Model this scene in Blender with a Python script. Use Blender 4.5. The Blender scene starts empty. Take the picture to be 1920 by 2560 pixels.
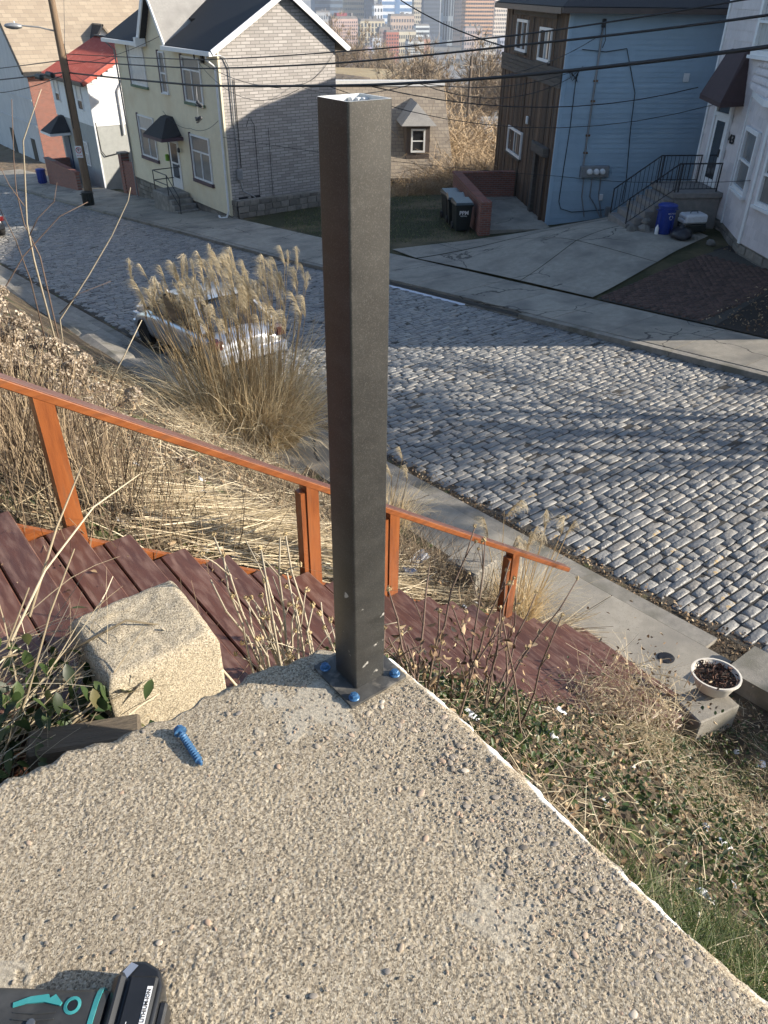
import bpy, math, random
import numpy as np
from mathutils import Matrix, Vector, noise as mnoise
random.seed(7); rng = np.random.default_rng(7)
R = math.radians
scene = bpy.context.scene
col = scene.collection
# axes: x = across the street (away from the porch), y = down the street, z up; porch slab top is z = 0
# ------------------------------------------------------------------ camera
CAM = Vector((0.0, 0.0, 1.45)); FPX = 1940.0
right = Vector((0.79239, -0.60992, 0.01068)); down = Vector((-0.33458, -0.44917, -0.82843)); fwd = Vector((0.51008, 0.65287, -0.55999))
cd = bpy.data.cameras.new('camera'); cam = bpy.data.objects.new('camera', cd); col.objects.link(cam)
cd.sensor_fit = 'VERTICAL'; cd.sensor_height = 36.0; cd.sensor_width = 27.0; cd.lens = FPX / 2560 * 36
cd.clip_start = 0.05; cd.clip_end = 9000
cam.matrix_world = Matrix(((right.x, -down.x, -fwd.x, CAM.x), (right.y, -down.y, -fwd.y, CAM.y), (right.z, -down.z, -fwd.z, CAM.z), (0, 0, 0, 1)))
scene.camera = cam
# ------------------------------------------------------------------ light
SUN_AZ = R(-43.0); SUN_EL = R(23.5)           # angle in the x/y plane towards the sun
sdir = Vector((math.cos(SUN_AZ) * math.cos(SUN_EL), math.sin(SUN_AZ) * math.cos(SUN_EL), math.sin(SUN_EL)))
world = bpy.data.worlds.new('World'); scene.world = world; world.use_nodes = True
wn = world.node_tree; wn.nodes.clear()
sky = wn.nodes.new('ShaderNodeTexSky'); sky.sky_type = 'NISHITA'; sky.sun_disc = False
sky.sun_elevation = SUN_EL; sky.sun_rotation = math.atan2(sdir.x, sdir.y); sky.air_density = 1.0; sky.dust_density = 1.0; sky.altitude = 300
bg = wn.nodes.new('ShaderNodeBackground'); bg.inputs['Strength'].default_value = 0.13
wo = wn.nodes.new('ShaderNodeOutputWorld')
wn.links.new(sky.outputs['Color'], bg.inputs['Color']); wn.links.new(bg.outputs['Background'], wo.inputs['Surface'])
sl = bpy.data.lights.new('sun', 'SUN'); sl.energy = 5.0; sl.angle = R(0.53); sl.color = (1.0, 0.91, 0.77)
sun = bpy.data.objects.new('sun', sl); col.objects.link(sun); sun.rotation_euler = sdir.to_track_quat('Z', 'Y').to_euler(); sun.location = (20, -20, 30)
vs = scene.view_settings; vs.view_transform = 'Standard'; vs.look = 'None'; vs.exposure = 0.92; vs.gamma = 1.0; vs.use_curve_mapping = False
scene.cycles.use_denoising = True
scene.cycles.max_bounces = 6; scene.cycles.diffuse_bounces = 3; scene.cycles.glossy_bounces = 3; scene.cycles.transmission_bounces = 4
scene.cycles.transparent_max_bounces = 8; scene.cycles.volume_bounces = 0; scene.cycles.caustics_reflective = False; scene.cycles.caustics_refractive = False
scene.cycles.use_adaptive_sampling = True; scene.cycles.adaptive_threshold = 0.02

# ------------------------------------------------------------------ tagging helpers
def tag(o, label=None, cat=None, group=None, kind=None):
    if label: o['label'] = label
    if cat: o['category'] = cat
    if group: o['group'] = group
    if kind: o['kind'] = kind
    return o
def empty(name, loc=(0, 0, 0), rz=0.0, label=None, cat=None, group=None):
    e = bpy.data.objects.new(name, None); col.objects.link(e)
    e.location = loc; e.rotation_euler = (0, 0, rz); e.empty_display_size = 0.1
    return tag(e, label, cat, group)
def link(name, me, parent=None, mat=None):
    if mat is not None and not me.materials: me.materials.append(mat)
    o = bpy.data.objects.new(name, me); col.objects.link(o); o.parent = parent
    return o
def copy_tree(o, parent=None):
    c = o.copy(); col.objects.link(c); c.parent = parent
    for ch in list(o.children): copy_tree(ch, c)
    return c
class MB:
    def __init__(s): s.v = []; s.f = []
    def add(s, vs_, fs, m=None):
        n = len(s.v)
        for p in vs_:
            p = Vector(p)
            s.v.append(tuple(m @ p) if m is not None else tuple(p))
        for f in fs: s.f.append(tuple(i + n for i in f))
        return s
    def box(s, x0, x1, y0, y1, z0, z1, m=None):
        return s.add([(x0, y0, z0), (x1, y0, z0), (x1, y1, z0), (x0, y1, z0), (x0, y0, z1), (x1, y0, z1), (x1, y1, z1), (x0, y1, z1)],
                     [(0, 3, 2, 1), (4, 5, 6, 7), (0, 1, 5, 4), (1, 2, 6, 5), (2, 3, 7, 6), (3, 0, 4, 7)], m)
    def cbox(s, x0, x1, y0, y1, z0, z1, b=0.01, m=None):
        vs_ = []; idx = {}
        X = (x0, x1); Y = (y0, y1); Z = (z0, z1)
        for i in (0, 1):
            for j in (0, 1):
                for k in (0, 1):
                    sx = b * (1 - 2 * i); sy = b * (1 - 2 * j); sz = b * (1 - 2 * k)
                    idx[(i, j, k)] = len(vs_)
                    vs_ += [(X[i], Y[j] + sy, Z[k] + sz), (X[i] + sx, Y[j], Z[k] + sz), (X[i] + sx, Y[j] + sy, Z[k])]
        a = lambda i, j, k, ax: idx[(i, j, k)] + ax
        fs = [(a(0,0,0,0), a(0,0,1,0), a(0,1,1,0), a(0,1,0,0)), (a(1,0,0,0), a(1,1,0,0), a(1,1,1,0), a(1,0,1,0)),
              (a(0,0,0,1), a(1,0,0,1), a(1,0,1,1), a(0,0,1,1)), (a(0,1,0,1), a(0,1,1,1), a(1,1,1,1), a(1,1,0,1)),
              (a(0,0,0,2), a(0,1,0,2), a(1,1,0,2), a(1,0,0,2)), (a(0,0,1,2), a(1,0,1,2), a(1,1,1,2), a(0,1,1,2))]
        for i in (0, 1):
            for j in (0, 1):
                fs += [(a(i,j,0,0), a(i,j,0,1), a(i,j,1,1), a(i,j,1,0)), (a(i,0,j,0), a(i,1,j,0), a(i,1,j,2), a(i,0,j,2)), (a(0,i,j,1), a(1,i,j,1), a(1,i,j,2), a(0,i,j,2))]
                for k in (0, 1): fs.append((a(i,j,k,0), a(i,j,k,1), a(i,j,k,2)))
        return s.add(vs_, fs, m)
    def prism(s, poly, z0, z1, m=None):      # polygon in x/y extruded in z
        n = len(poly)
        vs_ = [(p[0], p[1], z0) for p in poly] + [(p[0], p[1], z1) for p in poly]
        fs = [tuple(reversed(range(n))), tuple(range(n, 2 * n))] + [(i, (i + 1) % n, n + (i + 1) % n, n + i) for i in range(n)]
        return s.add(vs_, fs, m)
    def tube(s, pts, r, n=6, cap=True):
        pts = [Vector(p) for p in pts]; k = len(pts)
        rr = r if isinstance(r, (list, tuple)) else [r] * k
        vs_ = []; fs = []; prev = None
        for i, p in enumerate(pts):
            t = (pts[min(i + 1, k - 1)] - pts[max(i - 1, 0)])
            t = t.normalized() if t.length > 1e-9 else Vector((0, 0, 1))
            if prev is None:
                ref = Vector((0, 0, 1)) if abs(t.z) < 0.9 else Vector((1, 0, 0))
                a = t.cross(ref).normalized()
            else:
                a = (prev - t * prev.dot(t)); a = a.normalized() if a.length > 1e-6 else t.orthogonal().normalized()
            prev = a; b = t.cross(a)
            for j in range(n):
                an = 2 * math.pi * j / n
                vs_.append(p + (a * math.cos(an) + b * math.sin(an)) * rr[i])
        for i in range(k - 1):
            for j in range(n):
                fs.append((i * n + j, i * n + (j + 1) % n, (i + 1) * n + (j + 1) % n, (i + 1) * n + j))
        if cap:
            fs.append(tuple(reversed(range(n)))); fs.append(tuple((k - 1) * n + j for j in range(n)))
        return s.add(vs_, fs)
    def lathe(s, prof, n=16, c=(0, 0, 0), m=None):
        vs_ = []; fs = []; k = len(prof)
        for r, z in prof:
            for j in range(n):
                an = 2 * math.pi * j / n; vs_.append((c[0] + r * math.cos(an), c[1] + r * math.sin(an), c[2] + z))
        for i in range(k - 1):
            for j in range(n):
                fs.append((i * n + j, i * n + (j + 1) % n, (i + 1) * n + (j + 1) % n, (i + 1) * n + j))
        fs.append(tuple(reversed(range(n)))); fs.append(tuple((k - 1) * n + j for j in range(n)))
        return s.add(vs_, fs, m)
    def mesh(s, name, smooth=False):
        me = bpy.data.meshes.new(name); me.from_pydata(s.v, [], s.f); me.update()
        if smooth:
            me.shade_smooth()
            if smooth != 'all': me.set_sharp_from_angle(angle=R(smooth if not isinstance(smooth, bool) else 35))
        return me
    def build(s, name, mat, parent=None, smooth=False, kind=None):
        o = link(name, s.mesh(name, smooth), parent, mat)
        if kind: o['kind'] = kind
        return o
def np_mesh(name, V, F, mat, parent=None, rnd=None, kind=None, smooth=False, attrs=None, sharp=None):
    V = np.asarray(V, np.float32); F = np.asarray(F, np.int32); k = F.shape[1]
    me = bpy.data.meshes.new(name)
    me.vertices.add(len(V)); me.vertices.foreach_set('co', V.ravel())
    me.loops.add(F.size); me.loops.foreach_set('vertex_index', F.ravel())
    me.polygons.add(len(F)); me.polygons.foreach_set('loop_start', np.arange(0, F.size, k, dtype=np.int32)); me.polygons.foreach_set('loop_total', np.full(len(F), k, np.int32))
    me.update(calc_edges=True)
    if smooth: me.shade_smooth()
    if sharp: me.set_sharp_from_angle(angle=R(sharp))
    at = dict(attrs or {})
    if rnd is not None: at['rnd'] = rnd
    for an, av in at.items():
        a = me.attributes.new(an, 'FLOAT', 'POINT'); a.data.foreach_set('value', np.asarray(av, np.float32))
    o = link(name, me, parent, mat)
    if kind: o['kind'] = kind
    return o
def grid_mesh(name, xs, ys, zf, mat, parent=None, kind=None, smooth=True, attrs=None):
    X, Y = np.meshgrid(xs, ys, indexing='ij'); Z = zf(X, Y)
    V = np.stack([X, Y, Z], -1).reshape(-1, 3); a, b = len(xs), len(ys)
    I = np.arange(a * b).reshape(a, b)
    F = np.stack([I[:-1, :-1], I[1:, :-1], I[1:, 1:], I[:-1, 1:]], -1).reshape(-1, 4)
    return np_mesh(name, V, F, mat, parent, kind=kind, smooth=smooth, attrs={k: f(X, Y).ravel() for k, f in (attrs or {}).items()})
def strips(base, d0, d1, length, width, segs=3, taper=0.15, jit=0.0):
    """curved ribbons: start direction d0 bends to d1; returns V, F, id per vertex"""
    N = len(base); t = np.linspace(0, 1, segs + 1)
    P = np.zeros((N, segs + 1, 3)); P[:, 0] = base
    D = np.zeros((N, segs + 1, 3))
    for i in range(segs + 1):
        d = d0 * (1 - t[i]) + d1 * t[i]; d /= np.linalg.norm(d, axis=1, keepdims=True) + 1e-9; D[:, i] = d
        if i: P[:, i] = P[:, i - 1] + (D[:, i - 1] + d) * 0.5 * (length / segs)[:, None]
        if i and jit: P[:, i] += rng.normal(0, jit, (N, 3)) * (length / segs)[:, None]
    rv = rng.normal(size=(N, 3)); side = np.cross(D[:, 0], rv); side /= np.linalg.norm(side, axis=1, keepdims=True) + 1e-9
    w = width[:, None] * (1 - (1 - taper) * t[None, :]) * 0.5
    L = P - side[:, None] * w[..., None]; Rr = P + side[:, None] * w[..., None]
    V = np.stack([L, Rr], 2).reshape(N, -1, 3)
    k = 2 * (segs + 1); o = np.arange(N)[:, None, None] * k
    q = np.array([[2 * i, 2 * i + 1, 2 * i + 3, 2 * i + 2] for i in range(segs)])[None]
    return V.reshape(-1, 3), (o + q).reshape(-1, 4), np.repeat(rng.random(N), k)
def leafset(c, size, flat=0.6, aspect=0.5, bias=(0, 0, 1)):
    """folded diamond leaves: 6 verts, 2 quads"""
    N = len(c); a = rng.normal(size=(N, 3)); nrm = rng.normal(size=(N, 3)) * (1 - flat) + np.array(bias) * flat
    nrm /= np.linalg.norm(nrm, axis=1, keepdims=True); a -= nrm * (a * nrm).sum(1, keepdims=True); a /= np.linalg.norm(a, axis=1, keepdims=True)
    b = np.cross(nrm, a); s = np.asarray(size)[:, None]; w = s * aspect
    z = nrm * s * 0.15
    V = np.stack([c - a * s * .5, c + a * s * .5 - z, c - a * s * .1 + b * w * .5 + z * .6, c + a * s * .22 + b * w * .4 + z * .6, c - a * s * .1 - b * w * .5 + z * .6, c + a * s * .22 - b * w * .4 + z * .6], 1)
    F = np.array([[0, 2, 3, 1], [0, 1, 5, 4]])[None] + np.arange(N)[:, None, None] * 6
    return V.reshape(-1, 3), F.reshape(-1, 4), np.repeat(rng.random(N), 6)
def merge(*parts):
    Vs, Fs, Rs = [], [], []; n = 0
    for V, F, r in parts:
        Vs.append(V); Fs.append(F + n); Rs.append(r); n += len(V)
    return np.concatenate(Vs), np.concatenate(Fs), np.concatenate(Rs)

# ------------------------------------------------------------------ materials
def ramp_(nt, fac, stops):
    r = nt.nodes.new('ShaderNodeValToRGB'); e = r.color_ramp.elements
    while len(e) < len(stops): e.new(0.5)
    for i, (p, c) in enumerate(stops): e[i].position = p; e[i].color = (*c, 1)
    nt.links.new(fac, r.inputs[0]); return r.outputs[0]
def M(name, c1, c2=None, scale=8.0, rough=0.8, bump=0.0, bscale=None, metal=0.0, spec=0.5, detail=6.0, rnd=0.0, attr=None, c3=None, big=None, coat=0.0, bdist=0.02, stretch=None, rnd_cols=None, rot=None, extra=None, transl=0.0):
    """noise-mottled principled material. rnd: brightness jitter per object/attribute; attr: (name, colour) painted zone of the thing itself"""
    m = bpy.data.materials.new(name); m.use_nodes = True; nt = m.node_tree; N = nt.nodes; L = nt.links
    b = N['Principled BSDF']; b.inputs['Roughness'].default_value = rough; b.inputs['Metallic'].default_value = metal
    b.inputs['Specular IOR Level'].default_value = spec; b.inputs['Coat Weight'].default_value = coat; b.inputs['Coat Roughness'].default_value = 0.05
    tc = N.new('ShaderNodeTexCoord'); vec = tc.outputs['Object']
    if stretch or rot:
        mp = N.new('ShaderNodeMapping'); mp.inputs['Scale'].default_value = stretch or (1, 1, 1); mp.inputs['Rotation'].default_value = rot or (0, 0, 0)
        L.new(vec, mp.inputs['Vector']); vec = mp.outputs[0]
    c2 = c2 or tuple(x * 0.8 for x in c1)
    n1 = N.new('ShaderNodeTexNoise'); n1.inputs['Scale'].default_value = scale; n1.inputs['Detail'].default_value = detail; n1.inputs['Roughness'].default_value = 0.65
    L.new(vec, n1.inputs['Vector'])
    colr = ramp_(nt, n1.outputs['Fac'], [(0.32, c2), (0.68, c1)] if c3 is None else [(0.28, c2), (0.5, c1), (0.75, c3)])
    def mix(fac, a, bb, mode='MIX'):
        x = N.new('ShaderNodeMix'); x.data_type = 'RGBA'; x.blend_type = mode
        if isinstance(fac, (int, float)): x.inputs['Factor'].default_value = fac
        else: L.new(fac, x.inputs['Factor'])
        for s, v in ((6, a), (7, bb)):
            if isinstance(v, tuple): x.inputs[s].default_value = (*v, 1)
            else: L.new(v, x.inputs[s])
        return x.outputs[2]
    def mth(op, a, bb=None):
        x = N.new('ShaderNodeMath'); x.operation = op
        for s, v in ((0, a), (1, bb)):
            if v is None: continue
            if isinstance(v, (int, float)): x.inputs[s].default_value = v
            else: L.new(v, x.inputs[s])
        return x.outputs[0]
    if big:
        n2 = N.new('ShaderNodeTexNoise'); n2.inputs['Scale'].default_value = big[0]; n2.inputs['Detail'].default_value = 4; L.new(vec, n2.inputs['Vector'])
        colr = mix(ramp_(nt, n2.outputs['Fac'], [(big[2] if len(big) > 2 else 0.45, (0, 0, 0)), (big[3] if len(big) > 3 else 0.65, (1, 1, 1))]), colr, big[1])
    if rnd or rnd_cols:
        oi = N.new('ShaderNodeObjectInfo'); at = N.new('ShaderNodeAttribute'); at.attribute_name = 'rnd'
        s = mth('FRACT', mth('ADD', oi.outputs['Random'], at.outputs['Fac']))
        if rnd_cols:
            colr = mix(0.75, colr, ramp_(nt, s, rnd_cols))
        if rnd:
            k = mth('ADD', mth('MULTIPLY', s, 2 * rnd), 1 - rnd)
            cb = N.new('ShaderNodeCombineXYZ')
            for i in range(3): L.new(k, cb.inputs[i])
            colr = mix(1.0, colr, cb.outputs[0], 'MULTIPLY')
    hs = n1.outputs['Fac']
    if attr:
        for an, ac in attr:
            a2 = N.new('ShaderNodeAttribute'); a2.attribute_name = an; colr = mix(a2.outputs['Fac'], colr, ac)
    if extra: colr = extra(nt, vec, colr, mix, mth, b)
    L.new(colr, b.inputs['Base Color'])
    if bump:
        nb = N.new('ShaderNodeTexNoise'); nb.inputs['Scale'].default_value = bscale or scale * 4; nb.inputs['Detail'].default_value = 5; L.new(vec, nb.inputs['Vector'])
        bp = N.new('ShaderNodeBump'); bp.inputs['Strength'].default_value = bump; bp.inputs['Distance'].default_value = bdist
        L.new(nb.outputs['Fac'], bp.inputs['Height']); L.new(bp.outputs[0], b.inputs['Normal'])
    if transl:
        tr = N.new('ShaderNodeBsdfTranslucent'); L.new(colr, tr.inputs['Color']); mx = N.new('ShaderNodeMixShader'); mx.inputs[0].default_value = transl
        L.new(b.outputs[0], mx.inputs[1]); L.new(tr.outputs[0], mx.inputs[2]); L.new(mx.outputs[0], N['Material Output'].inputs['Surface'])
    return m
def brick_extra(c1, c2, mortar, bw, bh, msize=0.02, axes='xz', off=0.5, bias=0.0):
    def f(nt, vec, colr, mix, mth, b):
        N = nt.nodes; L = nt.links
        sp = N.new('ShaderNodeSeparateXYZ'); cb = N.new('ShaderNodeCombineXYZ'); L.new(vec, sp.inputs[0])
        for i, a in enumerate(axes): L.new(sp.outputs['xyz'.index(a)], cb.inputs[i])
        t = N.new('ShaderNodeTexBrick'); L.new(cb.outputs[0], t.inputs['Vector'])
        t.inputs['Color1'].default_value = (*c1, 1); t.inputs['Color2'].default_value = (*c2, 1); t.inputs['Mortar'].default_value = (*mortar, 1)
        t.inputs['Scale'].default_value = 1; t.inputs['Brick Width'].default_value = bw; t.inputs['Row Height'].default_value = bh; t.inputs['Mortar Size'].default_value = msize; t.inputs['Bias'].default_value = bias
        t.offset = off
        return mix(0.85, colr, t.outputs['Color'])
    return f
def text_obj(name, body, size, mat, parent, loc, rot, extrude=0.002, bold=0.0, align='CENTER'):
    cu = bpy.data.curves.new(name, 'FONT'); cu.body = body; cu.size = size; cu.extrude = extrude; cu.offset = bold
    cu.align_x = align; cu.align_y = 'CENTER'; cu.resolution_u = 2
    t = bpy.data.objects.new(name, cu); col.objects.link(t)
    dg = bpy.context.evaluated_depsgraph_get(); me = bpy.data.meshes.new_from_object(t.evaluated_get(dg)); me.name = name
    bpy.data.objects.remove(t); me.materials.clear()
    o = link(name, me, parent, mat); o.location = loc; o.rotation_euler = rot
    return o
# ------------------------------------------------------------------ terrain functions
SL = 0.09
def zs(y): return -4.05 - SL * y                       # street surface
def kN(y): return np.interp(y, [-40, 8, 16, 60, 130], [6.72, 6.68, 6.2, 6.1, 6.0])
def kF(y): return np.interp(y, [-40, 6, 17, 23, 30, 42, 52, 130], [14.1, 13.95, 13.6, 13.1, 13.0, 12.65, 12.55, 12.3])
BL = Vector((22.63, 19.62, -5.7)); BA = R(-31.5)         # wooden/blue house corner and heading
be1 = Vector((math.cos(BA), math.sin(BA), 0)); be2 = Vector((-math.sin(BA), math.cos(BA), 0))
def toB(x, y): return (x - BL.x) * be1.x + (y - BL.y) * be1.y, (x - BL.x) * be2.x + (y - BL.y) * be2.y
def ss(a, b, x): t = np.clip((x - a) / (b - a), 0, 1); return t * t * (3 - 2 * t)
def zfar(x, y):                                         # ground on the far side of the street
    rise = 0.72 * ss(15.2, 20.5, x) * ss(20.0, 15.2, y) * (0.3 + 0.7 * ss(9.5, 16.0, y))
    lx, ly = toB(x, y)
    drop = 1.5 * ss(9.0, 14.5, ly) * ss(16.5, 20.5, x) + np.clip(ly - 14, 0, 60) * 0.02 + np.clip(ly - 21, 0, 100) * 0.4 * ss(22, 28, x)
    return zs(y) + 0.11 + rise - drop
def fbm(X, Y, s, seed=0):
    r = np.random.default_rng(seed + 100); out = 0
    for o in range(3):
        for k in range(5):
            a = r.uniform(0, 6.28); f = s * (2 ** o) * r.uniform(.7, 1.4); out = out + np.sin((X * math.cos(a) + Y * math.sin(a)) * f + r.uniform(0, 6.28)) / (2 ** o)
    return out / 8
def zhill(x, y):                                        # bank between porch and pavement
    t = (np.clip(x, -6, 4.9) - 0.3) / 4.6
    top = -0.72 - 0.03 * np.clip(y - 3.6, 0, 60); bot = zs(y) + 0.40
    a = top + (bot - top) * t
    st_ = -1.05 - 0.70 * (x - 0.74) - 0.28             # under the steps
    c = -0.48 - 0.90 * (np.clip(x, -2, 5.6) - 0.9)       # right of the steps
    z = np.where(y > 3.65, a, np.where(y > 2.45, st_, c))
    z = np.where((y > 2.0) & (y <= 2.45), c + (st_ - c) * (y - 2.0) / 0.45, z)
    z = np.where((y > 3.6) & (y <= 4.0), st_ + 0.1 + (a - st_ - 0.1) * (y - 3.6) / 0.4, z)
    z = np.where((x < 1.3) & (y < 2.46), np.minimum(z, np.minimum(-0.60 - 0.25 * np.clip(y - 1.3, 0, 1) - 0.25 * np.clip(x - 0.5, 0, 1), np.where(y > 2.0, st_ + 0.12, 9))), z)
    z = np.maximum(z, zs(y) + 0.03)
    return z + 0.03 * fbm(x, y, 2.2) + 0.015 * fbm(x, y, 9.0, 3)
# ================================================================== PORCH SLAB, POST, SCREW
def sand_extra(nt, vec, colr, mix, mth, b):
    N = nt.nodes; L = nt.links
    v = N.new('ShaderNodeTexVoronoi'); v.inputs['Scale'].default_value = 320; L.new(vec, v.inputs['Vector'])
    sp = N.new('ShaderNodeSeparateColor'); L.new(v.outputs['Color'], sp.inputs[0])
    g = ramp_(nt, sp.outputs[0], [(0.0, (.050, .040, .030)), (0.18, (.15, .122, .088)), (0.40, (.31, .258, .185)), (0.74, (.42, .353, .258)), (1.0, (.58, .515, .40))])
    c = mix(0.72, colr, g)
    v2 = N.new('ShaderNodeTexVoronoi'); v2.inputs['Scale'].default_value = 150; L.new(vec, v2.inputs['Vector'])
    s2 = N.new('ShaderNodeSeparateColor'); L.new(v2.outputs['Color'], s2.inputs[0])
    k = mth('MULTIPLY', mth('GREATER_THAN', s2.outputs[1], 0.72), mth('LESS_THAN', v2.outputs['Distance'], 0.42))
    c = mix(mth('MULTIPLY', k, 0.8), c, ramp_(nt, s2.outputs[2], [(0, (.08, .07, .06)), (.5, (.30, .25, .19)), (1, (.48, .42, .34))]))
    for an, ac in (('patch', (.46, .42, .345)), ('paint', (.80, .79, .76))):
        a2 = N.new('ShaderNodeAttribute'); a2.attribute_name = an; c = mix(a2.outputs['Fac'], c, ac)
    return c
m_slab = M('exposed_aggregate', (.37, .305, .215), (.27, .22, .155), scale=3.5, rough=0.92, bump=0.5, bscale=420, bdist=0.004, spec=0.25, extra=sand_extra)
m_pebble = M('river_pebble', (.36, .31, .25), (.28, .25, .21), scale=60, rough=0.7, rnd=0.25, bump=0.1, bscale=200,
             rnd_cols=[(0, (.17, .14, .11)), (.25, (.34, .275, .20)), (.5, (.235, .205, .175)), (.72, (.40, .32, .22)), (.9, (.32, .20, .125)), (1, (.45, .40, .32))])
def fft_noise(shape, sigma, seed):
    r = np.random.default_rng(seed); n = r.normal(size=shape)
    fx = np.fft.fftfreq(shape[0])[:, None]; fy = np.fft.fftfreq(shape[1])[None]
    g = np.exp(-2 * (math.pi * sigma) ** 2 * (fx ** 2 + fy ** 2))
    o = np.real(np.fft.ifft2(np.fft.fft2(n) * g)); return o / o.std()
slab = empty('porch_slab', (0.3, 0.6, 0), 0, 'weathered concrete porch landing with exposed pebbles and white painted edge', 'porch')
NX, NY = 720, 640
def slab_xy(A, Bq):
    x0, y0 = -0.80, -0.25
    # right edge near x = .935, left edge near y = 1.36 (x = 0) .. 1.28 (x = .84); corner knocked off
    en = 0.005 * np.sin(Bq * 9.0 + 1) + 0.003 * np.sin(Bq * 31) + 0.0025 * np.sin(Bq * 77 + 2) + .0015 * np.sin(Bq * 190)
    X = x0 + (0.935 + en - x0) * A
    ye = np.where(X < 0, 1.36, 1.36 - 0.085 * X) - 0.16 * ss(0.78, 0.98, X) + 0.010 * np.sin(X * 13) + 0.006 * np.sin(X * 41 + 1) + 0.004 * np.sin(X * 97)
    Y = y0 + (ye - y0) * Bq
    return X, Y, ye
A_, B_ = np.meshgrid(np.linspace(0, 1, NX), np.linspace(0, 1, NY), indexing='ij')
SX, SY, SE = slab_xy(A_, B_)
xe = 0.935 + 0.005 * np.sin(B_ * 9.0 + 1)
dr = np.clip(xe - SX, 0, 1); dl = np.clip(SE - SY, 0, 1); de = np.minimum(dr, dl)
n1 = fft_noise((NX, NY), 0.75, 1); n2 = fft_noise((NX, NY), 2.6, 2); n3 = fft_noise((NX, NY), 40, 3); n4 = fft_noise((NX, NY), 8, 4)
wear = 0.55 + 0.45 * ss(-1, 1, n3)
SZ = (0.00060 * n1 + 0.00010 * np.clip(n2, -1.5, 2)) * wear + 0.0010 * n3 + 0.0002 * n4 - 0.0015
SZ -= 0.016 * np.clip(1 - de / (0.018 + 0.012 * ss(-1, 1, n4)), 0, 1) ** 1.6
def blob(x, y, rx, ry, n): return ss(1.25, 0.75, np.sqrt(((SX - x) / rx) ** 2 + ((SY - y) / ry) ** 2) + 0.25 * n)
paint = ss(0.016, 0.006, dr + 0.006 * n4) * ss(-0.1, 0.4, SY) * ss(-1.0, .0, fft_noise((NX, NY), 9, 77))
patch = 0.55 * blob(0.67, 1.10, 0.09, 0.07, 1.6 * n4 + .6 * n2) + 0.35 * blob(0.66, 0.48, 0.07, 0.06, n2) + 0.5 * blob(-0.16, 0.93, 0.09, 0.07, n2) + 0.3 * blob(0.80, 1.22, 0.05, 0.04, n4)
SZ = np.where(patch > 0.3, SZ * 0.5 + 0.0006 * np.sin(SX * 420 + SY * 300), SZ)
I = np.arange(NX * NY).reshape(NX, NY)
F = np.stack([I[:-1, :-1], I[1:, :-1], I[1:, 1:], I[:-1, 1:]], -1).reshape(-1, 4)
V = np.stack([SX - 0.3, SY - 0.6, SZ], -1).reshape(-1, 3)
# skirts: rough vertical faces below the right and left edges
def skirt(idx, n0, depth=0.55, rows=26, ox=0.0, oy=0.0):
    e = V[idx]; vs_ = []; k = len(idx); q = fft_noise((rows, k), 2.2, n0)
    for r_ in range(1, rows):
        t = r_ / (rows - 1); p = e.copy(); p[:, 2] -= depth * t
        bul = 0.004 * q[r_] + 0.012 * math.sin(t * 5)
        p[:, 0] += ox * (0.004 + bul); p[:, 1] += oy * (0.004 + bul); vs_.append(p)
    return np.concatenate(vs_)
ie = I[-1, ::2]; il = I[::2, -1]
S1 = skirt(ie, 11, ox=1.0); S2 = skirt(il, 12, oy=1.0)
def skirt_faces(idx, base, rows=26, flip=False):
    k = len(idx); fs = []; g = np.concatenate([idx[None], base + np.arange((rows - 1) * k).reshape(rows - 1, k)])
    f = np.stack([g[:-1, :-1], g[1:, :-1], g[1:, 1:], g[:-1, 1:]], -1).reshape(-1, 4)
    return f[:, ::-1] if flip else f
Fs1 = skirt_faces(ie, len(V)); Fs2 = skirt_faces(il, len(V) + len(S1), flip=True)
Vall = np.concatenate([V, S1, S2]); Fall = np.concatenate([F, Fs1, Fs2])
pa = np.concatenate([paint.ravel(), np.full(len(S1), 0.92) * (fft_noise((25, len(ie)), 5, 5).ravel() > -.45), np.zeros(len(S2))])
pt = np.concatenate([patch.ravel(), np.zeros(len(S1) + len(S2))])
np_mesh('slab_body', Vall, Fall, m_slab, slab, attrs={'paint': pa, 'patch': pt}, smooth=True)
# pebbles: the large ones singly, the small ones as one part
def pebble_mesh(seed):
    r = np.random.default_rng(seed); mb = MB(); n = 8; prof = [(0.0, -.25), (.38, -.1), (.5, .08), (.40, .24), (.18, .33)]
    k = r.uniform(.85, 1.15, n)
    vs_ = []
    for rr, z in prof[1:]:
        for j in range(n): a = 2 * math.pi * j / n; vs_.append((rr * k[j] * math.cos(a), rr * k[j] * math.sin(a) * .78, z))
    vs_.append((0, 0, .36)); fs = []
    for i in range(3):
        for j in range(n): fs.append((i * n + j, i * n + (j + 1) % n, (i + 1) * n + (j + 1) % n, (i + 1) * n + j))
    for j in range(n): fs.append((3 * n + j, 3 * n + (j + 1) % n, 4 * n))
    mb.add(vs_, fs); me = mb.mesh('pebble', 'all'); me.materials.append(m_pebble); return me
pm = [pebble_mesh(i) for i in range(5)]
def peb_ok(x, y):
    if y > 1.34 - 0.085 * max(x, 0) - 0.16 * float(ss(.78, .98, x)) - 0.012 or x > 0.918 or y < 0.0: return False
    return not (0.72 < x < 0.94 and 1.04 < y < 1.24)
cnt = 0
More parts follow.
